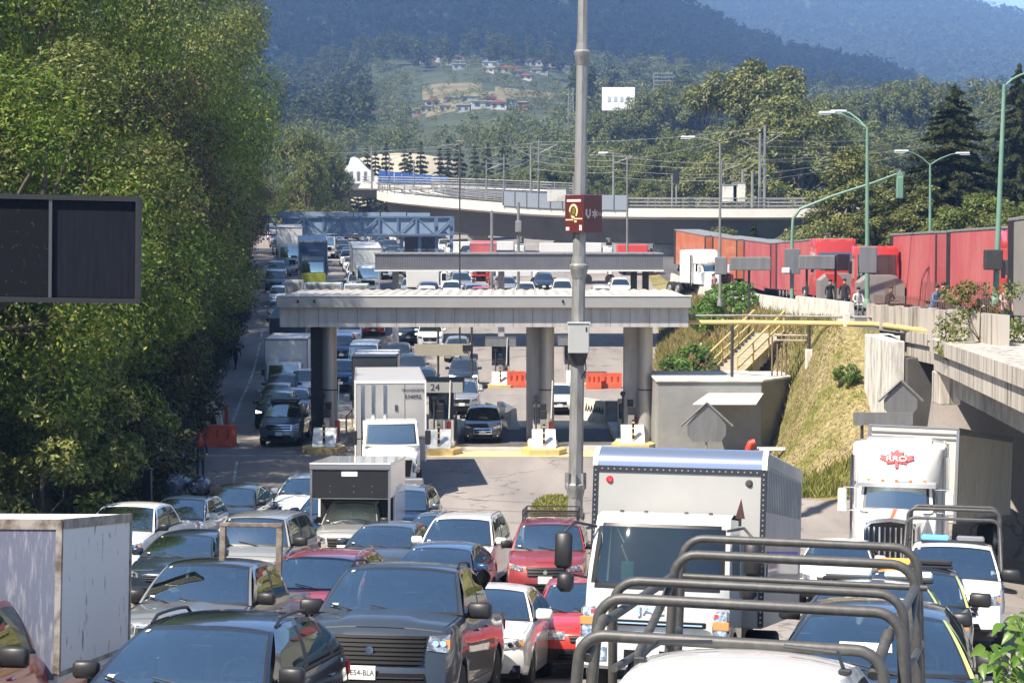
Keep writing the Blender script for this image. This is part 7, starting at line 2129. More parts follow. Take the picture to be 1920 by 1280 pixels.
b = MB(); b.prism([(-1.2, .4), (1.2, .4), (1.2, 1.5), (.7, 1.9), (-.7, 1.9), (-1.2, 1.5)], -1.4, .04, gryc); b.build('bonnet', cb2)
tr_at(1380, 158, 13, 4.0, orgc, 'orange curtain trailer next to the red ones', .05)
tr_at(1320, 172, 13, 4.0, orgc, 'orange curtain trailer behind the white highway tractor', .13)
# white highway tractor on the upper road
wt = copy_thing(kw, (side_x(1362, 140), 140, float(zup(140)) + .03), (0, 0, R(24)), 'white long-nose highway tractor on the upper road in front of the orange trailers')
for c in list(wt.children):
    if c.name.split('.')[0] in ('roof_fairing', 'bonnet_stripe'):
        for g_ in list(c.children): bpy.data.objects.remove(g_)
        if c.name.startswith('bonnet'): bpy.data.objects.remove(c)
        else:
            c.scale = (1, 1, 1)
wt.scale = (.98, .98, .98)

# white lorries seen over the ribbed canopy
whb = pm('white_lorry_box', (.66, .65, .62), .5, ns=.7, amt=.12)
for k, (p0, p1, d, yt, L, m, lab) in enumerate([(985, 848, 205, 453, 12, whb, 'white box lorry under the viaduct, left of the red one'), (1150, 1012, 200, 456, 12, whb, 'long white box lorry under the viaduct, just right of the big pole'),
                                     (1225, 1158, 178, 459, 10, pm('red_lorry_box', (.55, .06, .055), .45), 'red box lorry standing at the right end of the ribbed canopy')]):
    xa_, xb_ = side_x(p1, d), side_x(p0, d); zt_ = at(0, yt, d).z; zg_ = ground(xb_, d) if xb_ < 13 else float(zup(d))
    r_ = empty('box_lorry', ((xa_ + xb_) / 2, d, zg_), label=lab, cat='truck')
    hwid = (xb_ - xa_) / 2
    b = MB(); b.bx(-hwid, hwid * .68, 0, 2.5, .95, zt_ - zg_, m, .05); b.build('cargo_box', r_)
    b = MB(); b.bx(hwid * .70, hwid, .05, 2.4, .7, (zt_ - zg_) * .82, m, .18); b.bx(hwid * .80, hwid * .96, .03, .049, 1.7, 2.5, M['glass_s']); b.bx(hwid + .001, hwid + .02, .3, 2.2, 1.7, 2.5, M['glass_s']); b.build('cab', r_)
    for q in (-.7, -.5, .8):
        b = MB(); b.lathe([(.2, -.15), (.48, -.15), (.48, .15), (.2, .15)], (hwid * q, .25, .48), M['tyre'], 'y', 16); b.build('wheel', r_)

# ------------------------------------------------------------------ lamps, signals, wires
def lamp_post(px, d, ybot, ytop, arms, m, label, r=.09, base_z=None, group=None, px_top=None):
    p0, p1 = at(px, ybot, d), at(px_top or px, ytop, d)
    if base_z is not None: p0.z = base_z
    r_ = empty('street_lamp', tuple(p0), label=label, cat='street lamp', group=group)
    H_ = p1.z - p0.z; dx = p1.x - p0.x
    b = MB(); b.tube([(0, 0, -.1), (dx * .5, 0, H_ * .5), (dx, 0, H_)], [r * 1.25, r, r * .7], m, 10); b.lathe([(r * 2.2, -.1), (r * 2.2, .05), (r * 1.4, .3)], (0, 0, 0), m, 'z', 10); b.build('pole', r_, smooth=50)
    for (ax, ay, dy) in arms:
        e = at(ax, ay, d) - p0; e.y += dy
        b = MB(); b.tube([(dx, 0, H_ - .1), (dx + (e.x - dx) * .35, dy * .4, H_ + (e.z - H_) * .45), (dx + (e.x - dx) * .75, dy * .8, H_ + (e.z - H_) * .9), tuple(e)], [r * .5, r * .45, r * .4, r * .35], m, 7); b.build('arm', r_, smooth=50)
        s = 1 if e.x > dx else -1
        b = MB(); b.box((e.x + s * .30, e.y, e.z + .02), (.80, .26, .11), M['white_clean'], ch=.04, rz=0); b.box((e.x + s * .42, e.y, e.z - .075), (.6, .22, .04), M['chrome'], ch=.01); b.build('lamp_head', r_)
    return r_
lamp_post(1626, 92, 572, 238, [(1562, 212, 0), (1590, 207, 1.0)], M['green_pole'], 'green lamp post with two arms reaching left, standing on the upper road', .10)
lamp_post(1866, 74, 570, 158, [(1925, 138, 0)], M['green_pole'], 'tall leaning green lamp post near the right edge with its arm out of frame', .10, px_top=1883)
lamp_post(1744, 108, 460, 306, [(1700, 284, 0), (1795, 288, 0)], M['green_pole'], 'lamp post with two symmetrical arms in front of the spruce', .08)
lamp_post(1350, 104, 570, 268, [(1300, 258, 0)], M['galv'], 'slim grey lamp post with one long arm to the left, left of the red trailers', .075)
lamp_post(1176, 150, 500, 292, [(1138, 287, 0)], M['galv'], 'grey lamp post just right of the big pole with a short left arm', .08)
# dark control boxes on posts
for px, d, y0, y1, w2, lab, p in ((1864, 73.5, 468, 506, .34, 'dark box', None),):
    o = [q for q in bpy.data.objects if q.get('label', '').startswith('tall leaning green lamp')][0]
    a, c = at(px, y1, d), at(px, y0, d); b = MB(); b.bx(a.x - w2 - o.location.x, a.x + w2 - o.location.x, -.5, -.12, a.z - o.location.z, c.z - o.location.z, M['dark_steel'], .03); b.build('control_box', o)
ts_ = empty('traffic_signal', tuple(at(1485, 565, 98)), label='green curved mast with a traffic signal hanging over the upper road', cat='traffic light')
o = at(1485, 565, 98)
b = MB(); b.tube([at(1485, 565, 98) - o, at(1485, 450, 98) - o, at(1487, 410, 98) - o, at(1500, 392, 98) - o, at(1560, 368, 98) - o, at(1640, 342, 98) - o, at(1682, 326, 98) - o], [.11, .09, .08, .075, .07, .06, .05], M['green_pole'], 9); b.build('mast_arm', ts_, smooth=60)
c = at(1687, 352, 98) - o; b = MB(); b.box(tuple(c), (.36, .3, 1.15), M['green_pole'], ch=.05); b.prism([(c.x - .2, c.z + .6), (c.x + .2, c.z + .6), (c.x, c.z + .9)], -.1, .1, M['green_pole'])
b.build('signal_head', ts_)
c = at(1485, 490, 98) - o; b = MB(); b.bx(c.x - .42, c.x + .38, -.35, -.1, c.z - .65, c.z + .65, M['sign_back'], .02); b.build('control_box', ts_)
c = at(1472, 507, 98) - o; b = MB(); b.box((c.x, -.3, c.z), (.42, .3, .3), M['white'], ch=.05); b.build('camera_box', ts_)
def panel_sign(px0, px1, y0, y1, d, posts, label, steps=None):
    a, c = at(px0, y1, d), at(px1, y0, d)
    r_ = empty('message_board', (0, 0, 0), label=label, cat='sign')
    b = MB(); b.bx(a.x, c.x, d, d + .25, a.z, c.z, M['sign_back'], .03)
    if steps:
        for (q0, q1, w0, w1) in steps: e, f_ = at(q0, w1, d), at(q1, w0, d); b.bx(e.x, f_.x, d + .01, d + .24, e.z, f_.z, M['sign_back'], .03)
    b.build('panel', r_)
    for px in posts:
        x = gx(px, d + .3, 5); b = MB(); zg_ = min(ground(x, d + .3), c.z - 1); b.tube([(x, d + .33, zg_ - .2), (x, d + .33, c.z)], .06, M['dark_steel'], 7); b.build('post', r_)
panel_sign(1369, 1446, 482, 507, 90, (1404,), 'grey message board back before the red trailers, right of the slim lamp post', [(1341, 1364, 482, 515)])
panel_sign(1498, 1566, 479, 505, 91, (1512, 1566), 'grey back of a stepped message board left of the green lamp post', [(1612, 1645, 462, 512)])
# railway catenary and other poles
cat_list = [(697, 272, 352, 290, .13), (776, 300, 345, 285, .12), (862, 264, 350, 228, .12), (912, 300, 380, 262, .12), (995, 268, 372, 225, .13), (1010, 262, 372, 226, .13), (1040, 345, 380, 224, .1), (1150, 285, 380, 218, .13), (1260, 330, 385, 214, .1), (1352, 300, 390, 212, .12),
            (1392, 318, 388, 211, .18), (1410, 322, 388, 211, .18), (1424, 250, 388, 212, .17), (1433, 236, 388, 213, .17), (560, 280, 345, 300, .1), (730, 285, 350, 292, .1), (945, 290, 372, 240, .11), (1075, 330, 380, 222, .1)]
for k, (px, yt, yb, d, r) in enumerate(cat_list):
    p0, p1 = at(px, yb, d), at(px, yt, d)
    zb_ = min(p0.z, p1.z - 2)
    o = empty('catenary_pole', (p0.x, d, zb_ - .4), label='steel overhead-line pole on the viaduct %s' % ('among the rails left of the big pole' if px < 1060 else ('right of the big pole' if px < 1300 else 'near the paired masts above the orange trailer')), cat='pole', group='overhead line poles along the viaduct')
    b = MB(); b.tube([(0, 0, 0), (0, 0, p1.z - zb_ + .4)], [r * 1.1, r * .8], M['galv'], 7); b.build('shaft', o)
    if yb - yt > 60 and px not in (1392, 1410):
        s = 1 if k % 2 else -1; h = p1.z - zb_ + .4
        b = MB(); b.tube([(0, 0, h * .78), (s * 2.2, 0, h * .92)], .05, M['galv'], 5); b.tube([(0, 0, h * .92), (s * 2.2, 0, h * .92)], .04, M['galv'], 5); b.build('bracket_arm', o)
sigp = empty('rail_signal', label='black railway signal on a short post above the viaduct', cat='signal'); p0, p1 = at(1268, 382, 213), at(1268, 345, 213)
b = MB(); b.tube([tuple(p0), tuple(p1)], .09, M['galv'], 6); b.build('post', sigp); b = MB(); q = at(1268, 331, 213); b.box(tuple(q), (.7, .4, 1.6), M['black'], ch=.08); b.build('head', sigp)
for (px, w_, h_, lab) in ((1368, 1.1, 1.5, 'pale equipment cabinet on the viaduct left of the paired masts'), (1385, 1.0, 1.7, 'pale equipment cabinet on the viaduct between the paired masts'), (1044, 1.5, 1.2, 'pale equipment cabinet on the viaduct left of the big pole')):
    q = at(px, 378, 211); o = empty('equipment_cabinet', (q.x, 211, q.z), label=lab, cat='cabinet'); b = MB(); b.bx(-w_ * .7, w_ * .7, -.5, .5, 0, h_ * 1.2, M['concrete_l'], .04); b.build('shell', o)
    b = MB(); b.bx(-w_ * .7 - .05, w_ * .7 + .05, -.55, .55, h_ * 1.2 + .001, h_ * 1.2 + .12, M['galv']); b.build('lid', o)
thin = empty('slender_pole', label='thin dark pole rising from behind the near canopy, left of the big pole', cat='pole'); a, c = at(862, 640, 124), at(862, 268, 124)
b = MB(); b.tube([(a.x, 124, ground(a.x, 124)), tuple(c)], [.07, .04], M['dark_steel'], 7); b.build('shaft', thin); b = MB(); b.box(tuple(c + Vector((.0, 0, .1))), (.5, .1, .08), M['galv'], ch=.02); b.build('cap', thin)
for px, yt, lab in ((972, 380, 'white sensor mast with boxes behind the ribbed canopy'), (922, 395, 'pair of grey tubes standing behind the ribbed canopy')):
    o = empty('sensor_mast', label=lab, cat='pole'); a, c = at(px, 520, 150), at(px, yt, 150); b = MB(); b.tube([(a.x, 150, ground(a.x, 150)), tuple(c)], .12, M['galv'], 8); b.build('shaft', o)
    if px == 972:
        b = MB(); b.box((a.x, 149.8, at(0, 425, 150).z), (.5, .3, .9), M['galv'], ch=.04); b.build('sensor_box', o)
wires = empty('overhead_wires', label='many thin overhead wires strung above the viaduct and hillside', cat='wires')
wm2 = pm('wire', (.30, .30, .29), .6)
rr = random.Random(3)
def wire(p, q, sag, r):
    b = MB(); pts = []
    for k in range(13):
        t = k / 12; v = p.lerp(q, t); v.z -= sag * 4 * t * (1 - t); pts.append(v)
    b.tube(pts, r, wm2, 4, False); b.build('wire', wires)
tops = [(697, 280, 290), (776, 306, 285), (862, 284, 228), (912, 306, 262), (1000, 276, 225), (1150, 292, 218), (1352, 306, 212), (1430, 262, 212), (1640, 262, 215), (1930, 205, 220)]
for dy in (0, 12, 26, 40):
    for a, c in zip(tops[2:-1], tops[3:]): wire(at(a[0], a[1] + dy, a[2]), at(c[0], c[1] + dy * .8, c[2]), .22, .02)
for a, c in (((560, 285, 300), (862, 270, 228)), ((700, 282, 290), (1000, 268, 225)), ((1160, 300, 218), (1430, 240, 213)), ((1000, 266, 225), (1430, 240, 213)), ((1430, 300, 212), (1930, 250, 215)), ((1250, 335, 214), (1600, 300, 212)), ((1434, 338, 212), (1940, 232, 225))):
    wire(at(*a), at(*c), .5, .02)
# dark message sign on the left
vs_ = empty('message_sign', label='big dark weathered back of a two-panel message sign hanging at the left edge', cat='sign')
D_ = 30.0
a, c = at(-40, 560, D_), at(262, 378, D_); xm = at(110, 470, D_).x
dkp = pm('weathered_black_panel', (.007, .008, .012), .85, ns=9, spec=.15, col2=(.085, .08, .075), contrast=(.60, .70), detail=10)
dkq = pm('dark_blue_panel', (.006, .008, .014), .8, ns=3, spec=.15, col2=(.012, .014, .022), stretch=(5, 1, .4), contrast=(.4, .7))
yaw = -.05
sgr = bpy.data.objects.new('sign_housing', None); COL.objects.link(sgr); sgr.parent = vs_; sgr.location = (c.x - .27, D_, 0); sgr.rotation_euler = (0, R(1.2), .10)
W1 = c.x - xm; W2 = c.x - a.x + .6
b = MB(); b.bx(-W1, 0, 0, .45, a.z, c.z, dkq, .01); b.build('right_panel', sgr)
b = MB(); b.bx(-W2, -W1 - .05, 0, .45, a.z, c.z, dkp, .01); b.build('left_panel', sgr)
b = MB(); fm = pm('sign_frame_dark', (.015, .017, .022), .7)
b.bx(-W2, .04, -.06, .5, c.z + .001, c.z + .08, fm); b.bx(-W2, .04, -.06, .5, a.z - .08, a.z - .001, fm); b.bx(.001, .05, -.06, .5, a.z, c.z, fm); b.bx(-W1 - .05, -W1, -.05, .4, a.z, c.z, pm('mullion', (.07, .075, .085), .5)); b.build('frame', sgr)
b = MB(); b.bx(-W2 - .35, -W2 - .02, .1, .45, ground(-9.5, D_) - 1.0, c.z + .6, M['dark_steel'], .03); b.build('support_column', sgr)
# ------------------------------------------------------------------ people
skin = pm('skin', (.36, .20, .13), .6); hair = pm('dark_hair', (.015, .012, .010), .7)
def cloth(n, c): return pm('cloth_' + n, c, .85, ns=6, amt=.25)
CL = dict(black=cloth('black', (.022, .022, .026)), white=cloth('white', (.62, .62, .60)), navy=cloth('navy', (.03, .045, .09)), grey=cloth('grey', (.16, .16, .17)), red=cloth('red', (.38, .05, .04)), pink=cloth('pink', (.50, .30, .30)), blue=cloth('blue', (.10, .20, .34)), brown=cloth('brown', (.14, .09, .06)), jeans=cloth('jeans', (.05, .07, .12)))
def person(loc, rz, top, legs, label, pose='stand', h=1.70, hat=None, bag=None, rnds=0):
    """one skinned body; the pose bends hips, knees, shoulders and elbows"""
    rr = random.Random(rnds)
    root = empty('person', loc, rz, label, 'person')
    s = h / 1.70
    hipz = {'stand': .92, 'walk': .90, 'sit': .50, 'lean': .88}[pose]
    J = []; E = []; Rr = []
    def j(p, r): J.append((p[0] * s, p[1] * s, p[2] * s)); Rr.append(r * s); return len(J) - 1
    ln = {'stand': 0, 'walk': .05, 'sit': .10, 'lean': .16}[pose]
    pel = j((0, 0, hipz), .135); bel = j((0, -ln * .4, hipz + .18), .135); chs = j((0, -ln * .9, hipz + .40), .155); nk = j((0, -ln * 1.15, hipz + .56), .06); hd0 = j((0, -ln * 1.3 - .02, hipz + .64), .085); hd1 = j((0, -ln * 1.35 - .01, hipz + .75), .085)
    E += [(pel, bel), (bel, chs), (chs, nk), (nk, hd0), (hd0, hd1)]
    for sx in (-1, 1):
        sh = j((sx * .19, -ln, hipz + .48), .062)
        if pose == 'walk': el = j((sx * .26, sx * .12 - ln * .5, hipz + .22), .046); wr_ = j((sx * .27, sx * .10 - .14, hipz + .02), .034); ha = j((sx * .27, sx * .10 - .20, hipz - .06), .036)
        elif pose == 'lean' or (pose == 'stand' and rr.random() < .5): el = j((sx * .27, -.10 - ln, hipz + .24), .046); wr_ = j((sx * .14, -.28 - ln, hipz + .24), .034); ha = j((sx * .07, -.33 - ln, hipz + .27), .036)
        elif pose == 'sit': el = j((sx * .27, -.05 - ln, hipz + .22), .046); wr_ = j((sx * .20, -.28, hipz + .14), .034); ha = j((sx * .16, -.36, hipz + .13), .036)
        else: el = j((sx * .26, .02 - ln, hipz + .22), .046); wr_ = j((sx * .27, -.05 - ln, hipz - .02), .034); ha = j((sx * .26, -.08 - ln, hipz - .12), .036)
        E += [(chs, sh), (sh, el), (el, wr_), (wr_, ha)]
        hp = j((sx * .10, 0, hipz - .06), .10)
        if pose == 'walk': kn = j((sx * .10, -sx * .16 - .04, .48), .066); an = j((sx * .10, -sx * .20 + .08, .09), .044); ft = j((sx * .10, -sx * .20 - .07, .04), .042)
        elif pose == 'sit': kn = j((sx * .12, -.42, .50), .070); an = j((sx * .12, -.40, .09), .044); ft = j((sx * .12, -.54, .04), .042)
        else: kn = j((sx * .10, -.03, .48), .066); an = j((sx * .11, .02, .09), .044); ft = j((sx * .13, -.12, .04), .042)
        E += [(pel, hp), (hp, kn), (kn, an), (an, ft)]
    me = bpy.data.meshes.new('body'); me.from_pydata(J, E, [])
    o = bpy.data.objects.new('body', me); COL.objects.link(o)
    m_ = o.modifiers.new('skin', 'SKIN'); m_.use_smooth_shade = True
    for i, q in enumerate(Rr): me.skin_vertices[0].data[i].radius = (q, q * (.78 if i in (1, 2) else 1))
    me.skin_vertices[0].data[pel].use_root = True
    sb = o.modifiers.new('sub', 'SUBSURF'); sb.levels = 1; sb.render_levels = 1
    dg = bpy.context.evaluated_depsgraph_get(); m2 = bpy.data.meshes.new_from_object(o.evaluated_get(dg))
    bpy.data.objects.remove(o); m2.name = 'body'
    m2.materials.clear()
    for q in (top, legs, skin, M['black']): m2.materials.append(q)
    hz = hipz * s
    for p in m2.polygons:
        c = p.center; p.use_smooth = True
        k = 0
        if c.z < hz + .02 * s and abs(c.x) < .21 * s: k = 1
        if c.z > hz + .57 * s: k = 2
        if c.z < .08 * s: k = 3
        if abs(c.x) > .05 * s and c.z < hz + .30 * s and (c.y < -.26 * s or abs(c.x) > .235 * s) and c.z > .4 * s and ((pose != 'sit') or c.y < -.3 * s and c.z > hz + .08 * s): k = 2 if (c.z < hz + .02 * s or c.y < -.29 * s - ln * s) else 0
        p.material_index = k
    o = bpy.data.objects.new('body', m2); COL.objects.link(o); o.parent = root
    b = MB(); hc = Vector(J[hd1]) + Vector((0, .012 * s, .012 * s))
    b.lathe([(.0, .10 * s), (.06 * s, .085 * s), (.094 * s, .035 * s), (.098 * s, -.01 * s), (.086 * s, -.03 * s)], hc, hat or hair, 'z', 14)
    if hat: b.lathe([(.09 * s, 0), (.13 * s, -.012 * s), (.09 * s, -.02 * s)], hc + Vector((0, -.03 * s, .01)), hat, 'z', 14)
    b.build('hat' if hat else 'hair', root, smooth=60)
    if bag:
        t = MB(); t.box((0, .19 * s, hipz * s + .30 * s), (.32 * s, .18 * s, .44 * s), bag, ch=.05); bo = t.build('backpack', root, smooth=60); bo['category_note'] = ''
        del bo['category_note']
    return root
def on_upper(px, d, dx=0): x = gx(px, d, float(zup(d))); return (x, d, float(zup(d)) + .02)
def gpt(px, d): x = gx(px, d, 0); return (x, d, ground(x, d) + .01)
person(gpt(376, 71), .2, CL['navy'], CL['navy'], 'person in dark clothes with a red harness walking along the shaded road edge', 'walk', 1.62, CL['red'], rnds=1)
q = [o for o in bpy.data.objects if o.get('label', '').startswith('person in dark clothes with a red')][0]
b = MB(); b.box((0, -.11, 1.28), (.26, .10, .34), CL['red'], ch=.04); b.build('red_vest', q, smooth=60)
person(gpt(442, 121), 2.8, CL['black'], CL['black'], 'person in dark clothes further along the shaded road edge beside the lane line', 'walk', 1.70, rnds=2)
for i, (px, d, top, leg, ps, rz, lab) in enumerate([
    (1556, 96, 'black', 'black', 'stand', .3, 'person in a black jacket standing at the barrier under the stepped message board'),
    (1583, 95, 'black', 'black', 'stand', -.4, 'person in black with a white sleeve standing left of the green lamp post'),
    (1607, 93, 'white', 'grey', 'sit', .2, 'person in a white shirt sitting at the foot of the green lamp post'),
    (1661, 74.5, 'black', 'jeans', 'lean', .9, 'person in a dark jacket hunched on the parapet right of the green lamp post'),
    (1747, 68.5, 'blue', 'navy', 'lean', .7, 'person in a pale blue jacket at the parapet before the gap between red trailers'),
    (1768, 69.5, 'black', 'black', 'stand', 0, 'person in black between the blue jacketed one and the brown jacketed one'),
    (1779, 68, 'brown', 'jeans', 'lean', -.5, 'person in a brown jacket with folded arms at the parapet'),
    (1884, 63, 'pink', 'navy', 'stand', .4, 'person in a pink top standing right of the tall green pole'),
    (1325, 136, 'pink', 'brown', 'walk', .3, 'person in a pale top walking in front of the white highway tractor'),
    (1316, 137, 'red', 'jeans', 'stand', 1.0, 'person in dark red beside the white highway tractor')]):
    p = on_upper(px, d); p = (max(p[0], 14.65 + (0.1 if d < 80 else 0)), p[1], p[2] - (.42 if ps == 'lean' and d < 80 else 0) * 0)
    person(p, rz, CL[top], CL[leg], lab, ps, 1.68 + .04 * (i % 3), rnds=i + 5)

# drivers
def driver(v, lx, ly, lz, top, label, sc=1.66):
    o = person((0, 0, 0), 0, CL[top], CL['jeans'], label, 'sit', sc, rnds=int(ly * 10))
    bpy.context.view_layer.update()
    o.matrix_world = v.matrix_world @ Matrix.Translation((lx, ly, lz))
for v, lx, ly, lz, top, lab in ((nis, .38, 2.55, .38, 'grey', 'driver of the graphite pickup holding the wheel'), (suv, .38, 2.40, .10, 'white', 'driver of the dark navy SUV at the bottom left'), (sp, .38, 2.55, .34, 'blue', 'driver of the silver grey pickup'),
                               (jac, .38, 1.22, .86, 'navy', 'driver of the white cab-over box truck'), (cs, .34, 2.25, .02, 'black', 'driver of the bright red hatchback'), (rs, .38, 2.4, .18, 'grey', 'driver of the rose red SUV'), (pb, .38, 2.45, .06, 'black', 'driver of the nearest dark blue patrol car')):
    driver(v, lx, ly, lz, top, lab)

# ------------------------------------------------------------------ vehicles around and beyond the booths
silv = paint('silver_paint', (.42, .43, .44), .6, .3); far_cols = {'white': M['white_clean'], 'silver': silv, 'grey': p_grey, 'red': p_red, 'blue': p_blue, 'navy': p_navy, 'beige': p_beige}
rg_, I = make_car('pickup_truck', dict(PICK, gstyle='frame', grille_trim=M['chrome'], grille=(.55, .74, .98), mirror='black', L=5.3), paint('steel_grey_blue', (.13, .16, .19), .5, .3),
                  'grey-blue double cab pickup with a chrome grille bar in the shaded outer lane', 'pickup truck', 'vehicles at the toll booths')
drive(rg_, 523, 81.0, 0)
b = MB(); b.bx(-.62, .62, 1.95, 3.3, 1.86, 1.93, M['black'], .02)
for s in (-1, 1): b.bx(s * .55, s * .60, 2.0, 3.2, 1.77, 1.861, M['black'])
b.build('roof_rack', rg_)
mi, I = make_car('sedan', dict(SEDAN, L=4.2, w=.86, H=1.50, gstyle='frame', grille=(.40, .44, .70), grille_trim=M['chrome'], lamp=(.56, .94, .62, .76)), p_grey,
                 'dark grey saloon in the shade beneath the canopy, right of booth 24', 'car', 'vehicles at the toll booths')
drive(mi, 905, 82.4, 0)
gs_, I = make_car('suv', dict(SUV, gstyle='bars', grille_trim=M['chrome'], mirror='body', rails=True), silv,
                  'silver SUV behind the dark grey saloon, approaching booth 24', 'suv', 'vehicles at the toll booths')
drive(gs_, 866, 95.5, 0)
# lighter prototypes for the far jam
protos = {}
protos['sedan'] = make_car('sedan', dict(SEDAN, wiper=False, fog=False, interior=False, glass=M['glass_s']), M['white_clean'], 'white saloon at the right-hand toll lane behind the big pole', near=False, group='vehicles at the toll booths')[0]
drive(protos['sedan'], 1050, 95.5, 0)
protos['hatchback'] = make_car('hatchback', dict(HATCH, wiper=False, fog=False, interior=False, glass=M['glass_s']), silv, 'silver hatchback in the outer lane behind the grey-blue pickup', near=False, group='vehicles at the toll booths')[0]
drive(protos['hatchback'], 512, 96.0, 0)
protos['suv'] = make_car('suv', dict(SUV, wiper=False, fog=False, interior=False, glass=M['glass_s'], lampmat='lamp_led', rails=False), p_navy, 'navy SUV with lit headlamps right behind the grey-blue pickup', 'suv', near=False, group='vehicles at the toll booths')[0]
drive(protos['suv'], 510, 88.6, 0)
protos['pickup_truck'] = make_car('pickup_truck', dict(PICK, wiper=False, fog=False, interior=False, glass=M['glass_s']), M['white_clean'], 'white pickup with lit lamps beside the outer lane box truck', 'pickup truck', near=False, group='vehicles at the toll booths')[0]
drive(protos['pickup_truck'], 566, 101.0, -1)
# vans
def van(pnt, label, L=5.6, H=2.45):
    r_, I = make_car('van', dict(MPV, L=L, w=.98, H=H, nose=.95, cowl=1.20, belt=1.20, cowl_y=.85, rf=1.75, rr=L - .25, rb=L - .12, wr=.84, deck=1.2, tail=1.1, rails=False, wiper=False, fog=False, interior=False, glass=M['glass_w'], w2=L - 1.2, mirror='black', msize=1.3, cpil=.6, grille=(.5, .6, .85)), pnt, label, 'van', 'vehicles at the toll booths', near=False)
    return r_
v1 = van(paint('van_white', (.70, .72, .74), 0, .35), 'tall pale blue-white van in the shade behind the white toll truck'); drive(v1, 679, 112, -1)
def small_box_truck(px, d, w2, ztop, ps, cabm, boxm, label, cargo=None):
    r_ = empty('box_truck', label=label, cat='box truck', group='vehicles beyond the booths')
    b = MB(); g = MB()
    def fr_(u, v):
        q = 2 * u - 1; return (q * (.98 - .06 * v), .10 * abs(q) ** 4 + .30 * max(0, v - .5) * 2, .5 + 1.65 * v)
    b.grid(fr_, [0, .06, .1, .5, .9, .94, 1], [0, .2, .45, .5, .9, .95, 1], cabm, lambda u, v: ((g, M['glass_w']) if .07 < u < .93 and .47 < v < .92 else cabm))
    for s in (0, 1): b.grid(lambda t, v, s=s: (lambda p: (p[0], p[1] + (1.7 - p[1]) * t, p[2]))(fr_(s, v)), [0, .2, .85, 1], [0, .5, .9, 1], cabm, lambda t, v: M['glass_s'] if (.2 < t < .85 and .5 < v < .9) else cabm)
    b.grid(lambda u, t: (lambda p: (p[0], p[1] + (1.7 - p[1]) * t, p[2]))(fr_(u, 1)), [0, .5, 1], [0, 1], cabm)
    b.build('cab', r_, smooth=40); g.build('windscreen', r_)
    cargo_box(r_, w2, 1.75, 7.2, .95, ztop, boxm, M['galv'])
    b = MB(); b.bx(-.55, .55, -.03, .02, .75, 1.1, M['grille']); b.build('grille', r_)
    for s in (-1, 1):
        b = MB(); b.box((s * .74, .03, .9), (.3, .06, .2), M['lamp'], ch=.03); b.build('headlight', r_)
        b = MB(); b.box((s * 1.15, .2, 1.6), (.16, .1, .34), M['black'], ch=.03); b.build('wing_mirror', r_)
        truck_wheel(r_, s * .98, .9, .42, .25); truck_wheel(r_, s * 1.0, 5.6, .42, .4)
    p_, q_ = pose(px, d, ps, 7); r_.location = p_; r_.rotation_euler = q_
    return r_
bt1 = small_box_truck(532, 103, 1.2, 3.35, -2, M['white_clean'], whb, 'white box truck with a panelled front in the shaded outer lane')
def cptruck(px, d, ps, label, recolor=None, sc=1.0):
    p_, q_ = pose(px, d, ps, 7); return copy_thing(bt1, p_, q_, label, 'vehicles beyond the booths', recolor, sc)
tarp_ = pm('dark_truck_tarp', (.02, .035, .055), .5, ns=1, amt=.3)
cptruck(537, 120, -3, 'dark blue covered truck behind the white outer lane box truck', {whb: tarp_, M['white_clean']: M['dark_steel']}, 1.0)
cptruck(700, 87.5, -2, 'white box truck whose rounded roof shows just behind the tall toll truck', None, (.9, 1, 1.02))
LANE_COL = ['white', 'silver', 'white', 'grey', 'white', 'navy', 'white', 'silver', 'red', 'white', 'blue', 'beige', 'white', 'silver']
base_col = {'sedan': M['white_clean'], 'hatchback': silv, 'suv': p_navy, 'pickup_truck': M['white_clean']}
def far_car(kind, colr, px, d, ps, label, group, x=None):
    L_ = 4.6; p_, q_ = pose(px, d, ps, L_, x)
    rc = {base_col[kind]: far_cols[colr]}
    if kind == 'suv' and colr != 'navy': rc[M['lamp_led']] = M['lamp']
    return copy_thing(protos[kind], p_, q_, label, group, rc)
for kind, c, px, d, ps, lab in [('suv', 'blue', 524, 99.5, -2, 'small blue car between the silver hatchback and the white outer lane truck'), ('sedan', 'navy', 545, 92.5, -1, 'navy saloon tucked beside the lit navy SUV'),
                            ('pickup_truck', 'blue', 638, 108, -3, 'blue pickup left of the tall pale van'), ('sedan', 'red', 700, 137, -3, 'bright red car seen above the tall pale van'),
                            ('pickup_truck', 'grey', 745, 118, -2, 'grey pickup right of the tall pale van'), ('sedan', 'blue', 790, 106, -1, 'blue saloon behind the tall toll truck, left of the sign board post'), ('suv', 'blue', 770, 113, -1, 'dark blue SUV behind the blue saloon'),
                            ('sedan', 'silver', 857, 124, -1, 'greenish silver saloon above the beige sign board'), ('suv', 'navy', 868, 110, 0, 'black SUV parked in shade under the beige sign board'), ('suv', 'blue', 640, 124, -3, 'dark blue SUV above the tall pale van to its left'),
                            ('pickup_truck', 'white', 806, 130, -1, 'white pickup right of the bright red car'), ('sedan', 'white', 655, 133, -3, 'white saloon left of the bright red car'), ('suv', 'navy', 765, 133, -2, 'maroon-black SUV between the white pickup and the bright red car')]:
    far_car(kind, c, px, d, ps, lab, 'vehicles at the toll booths')
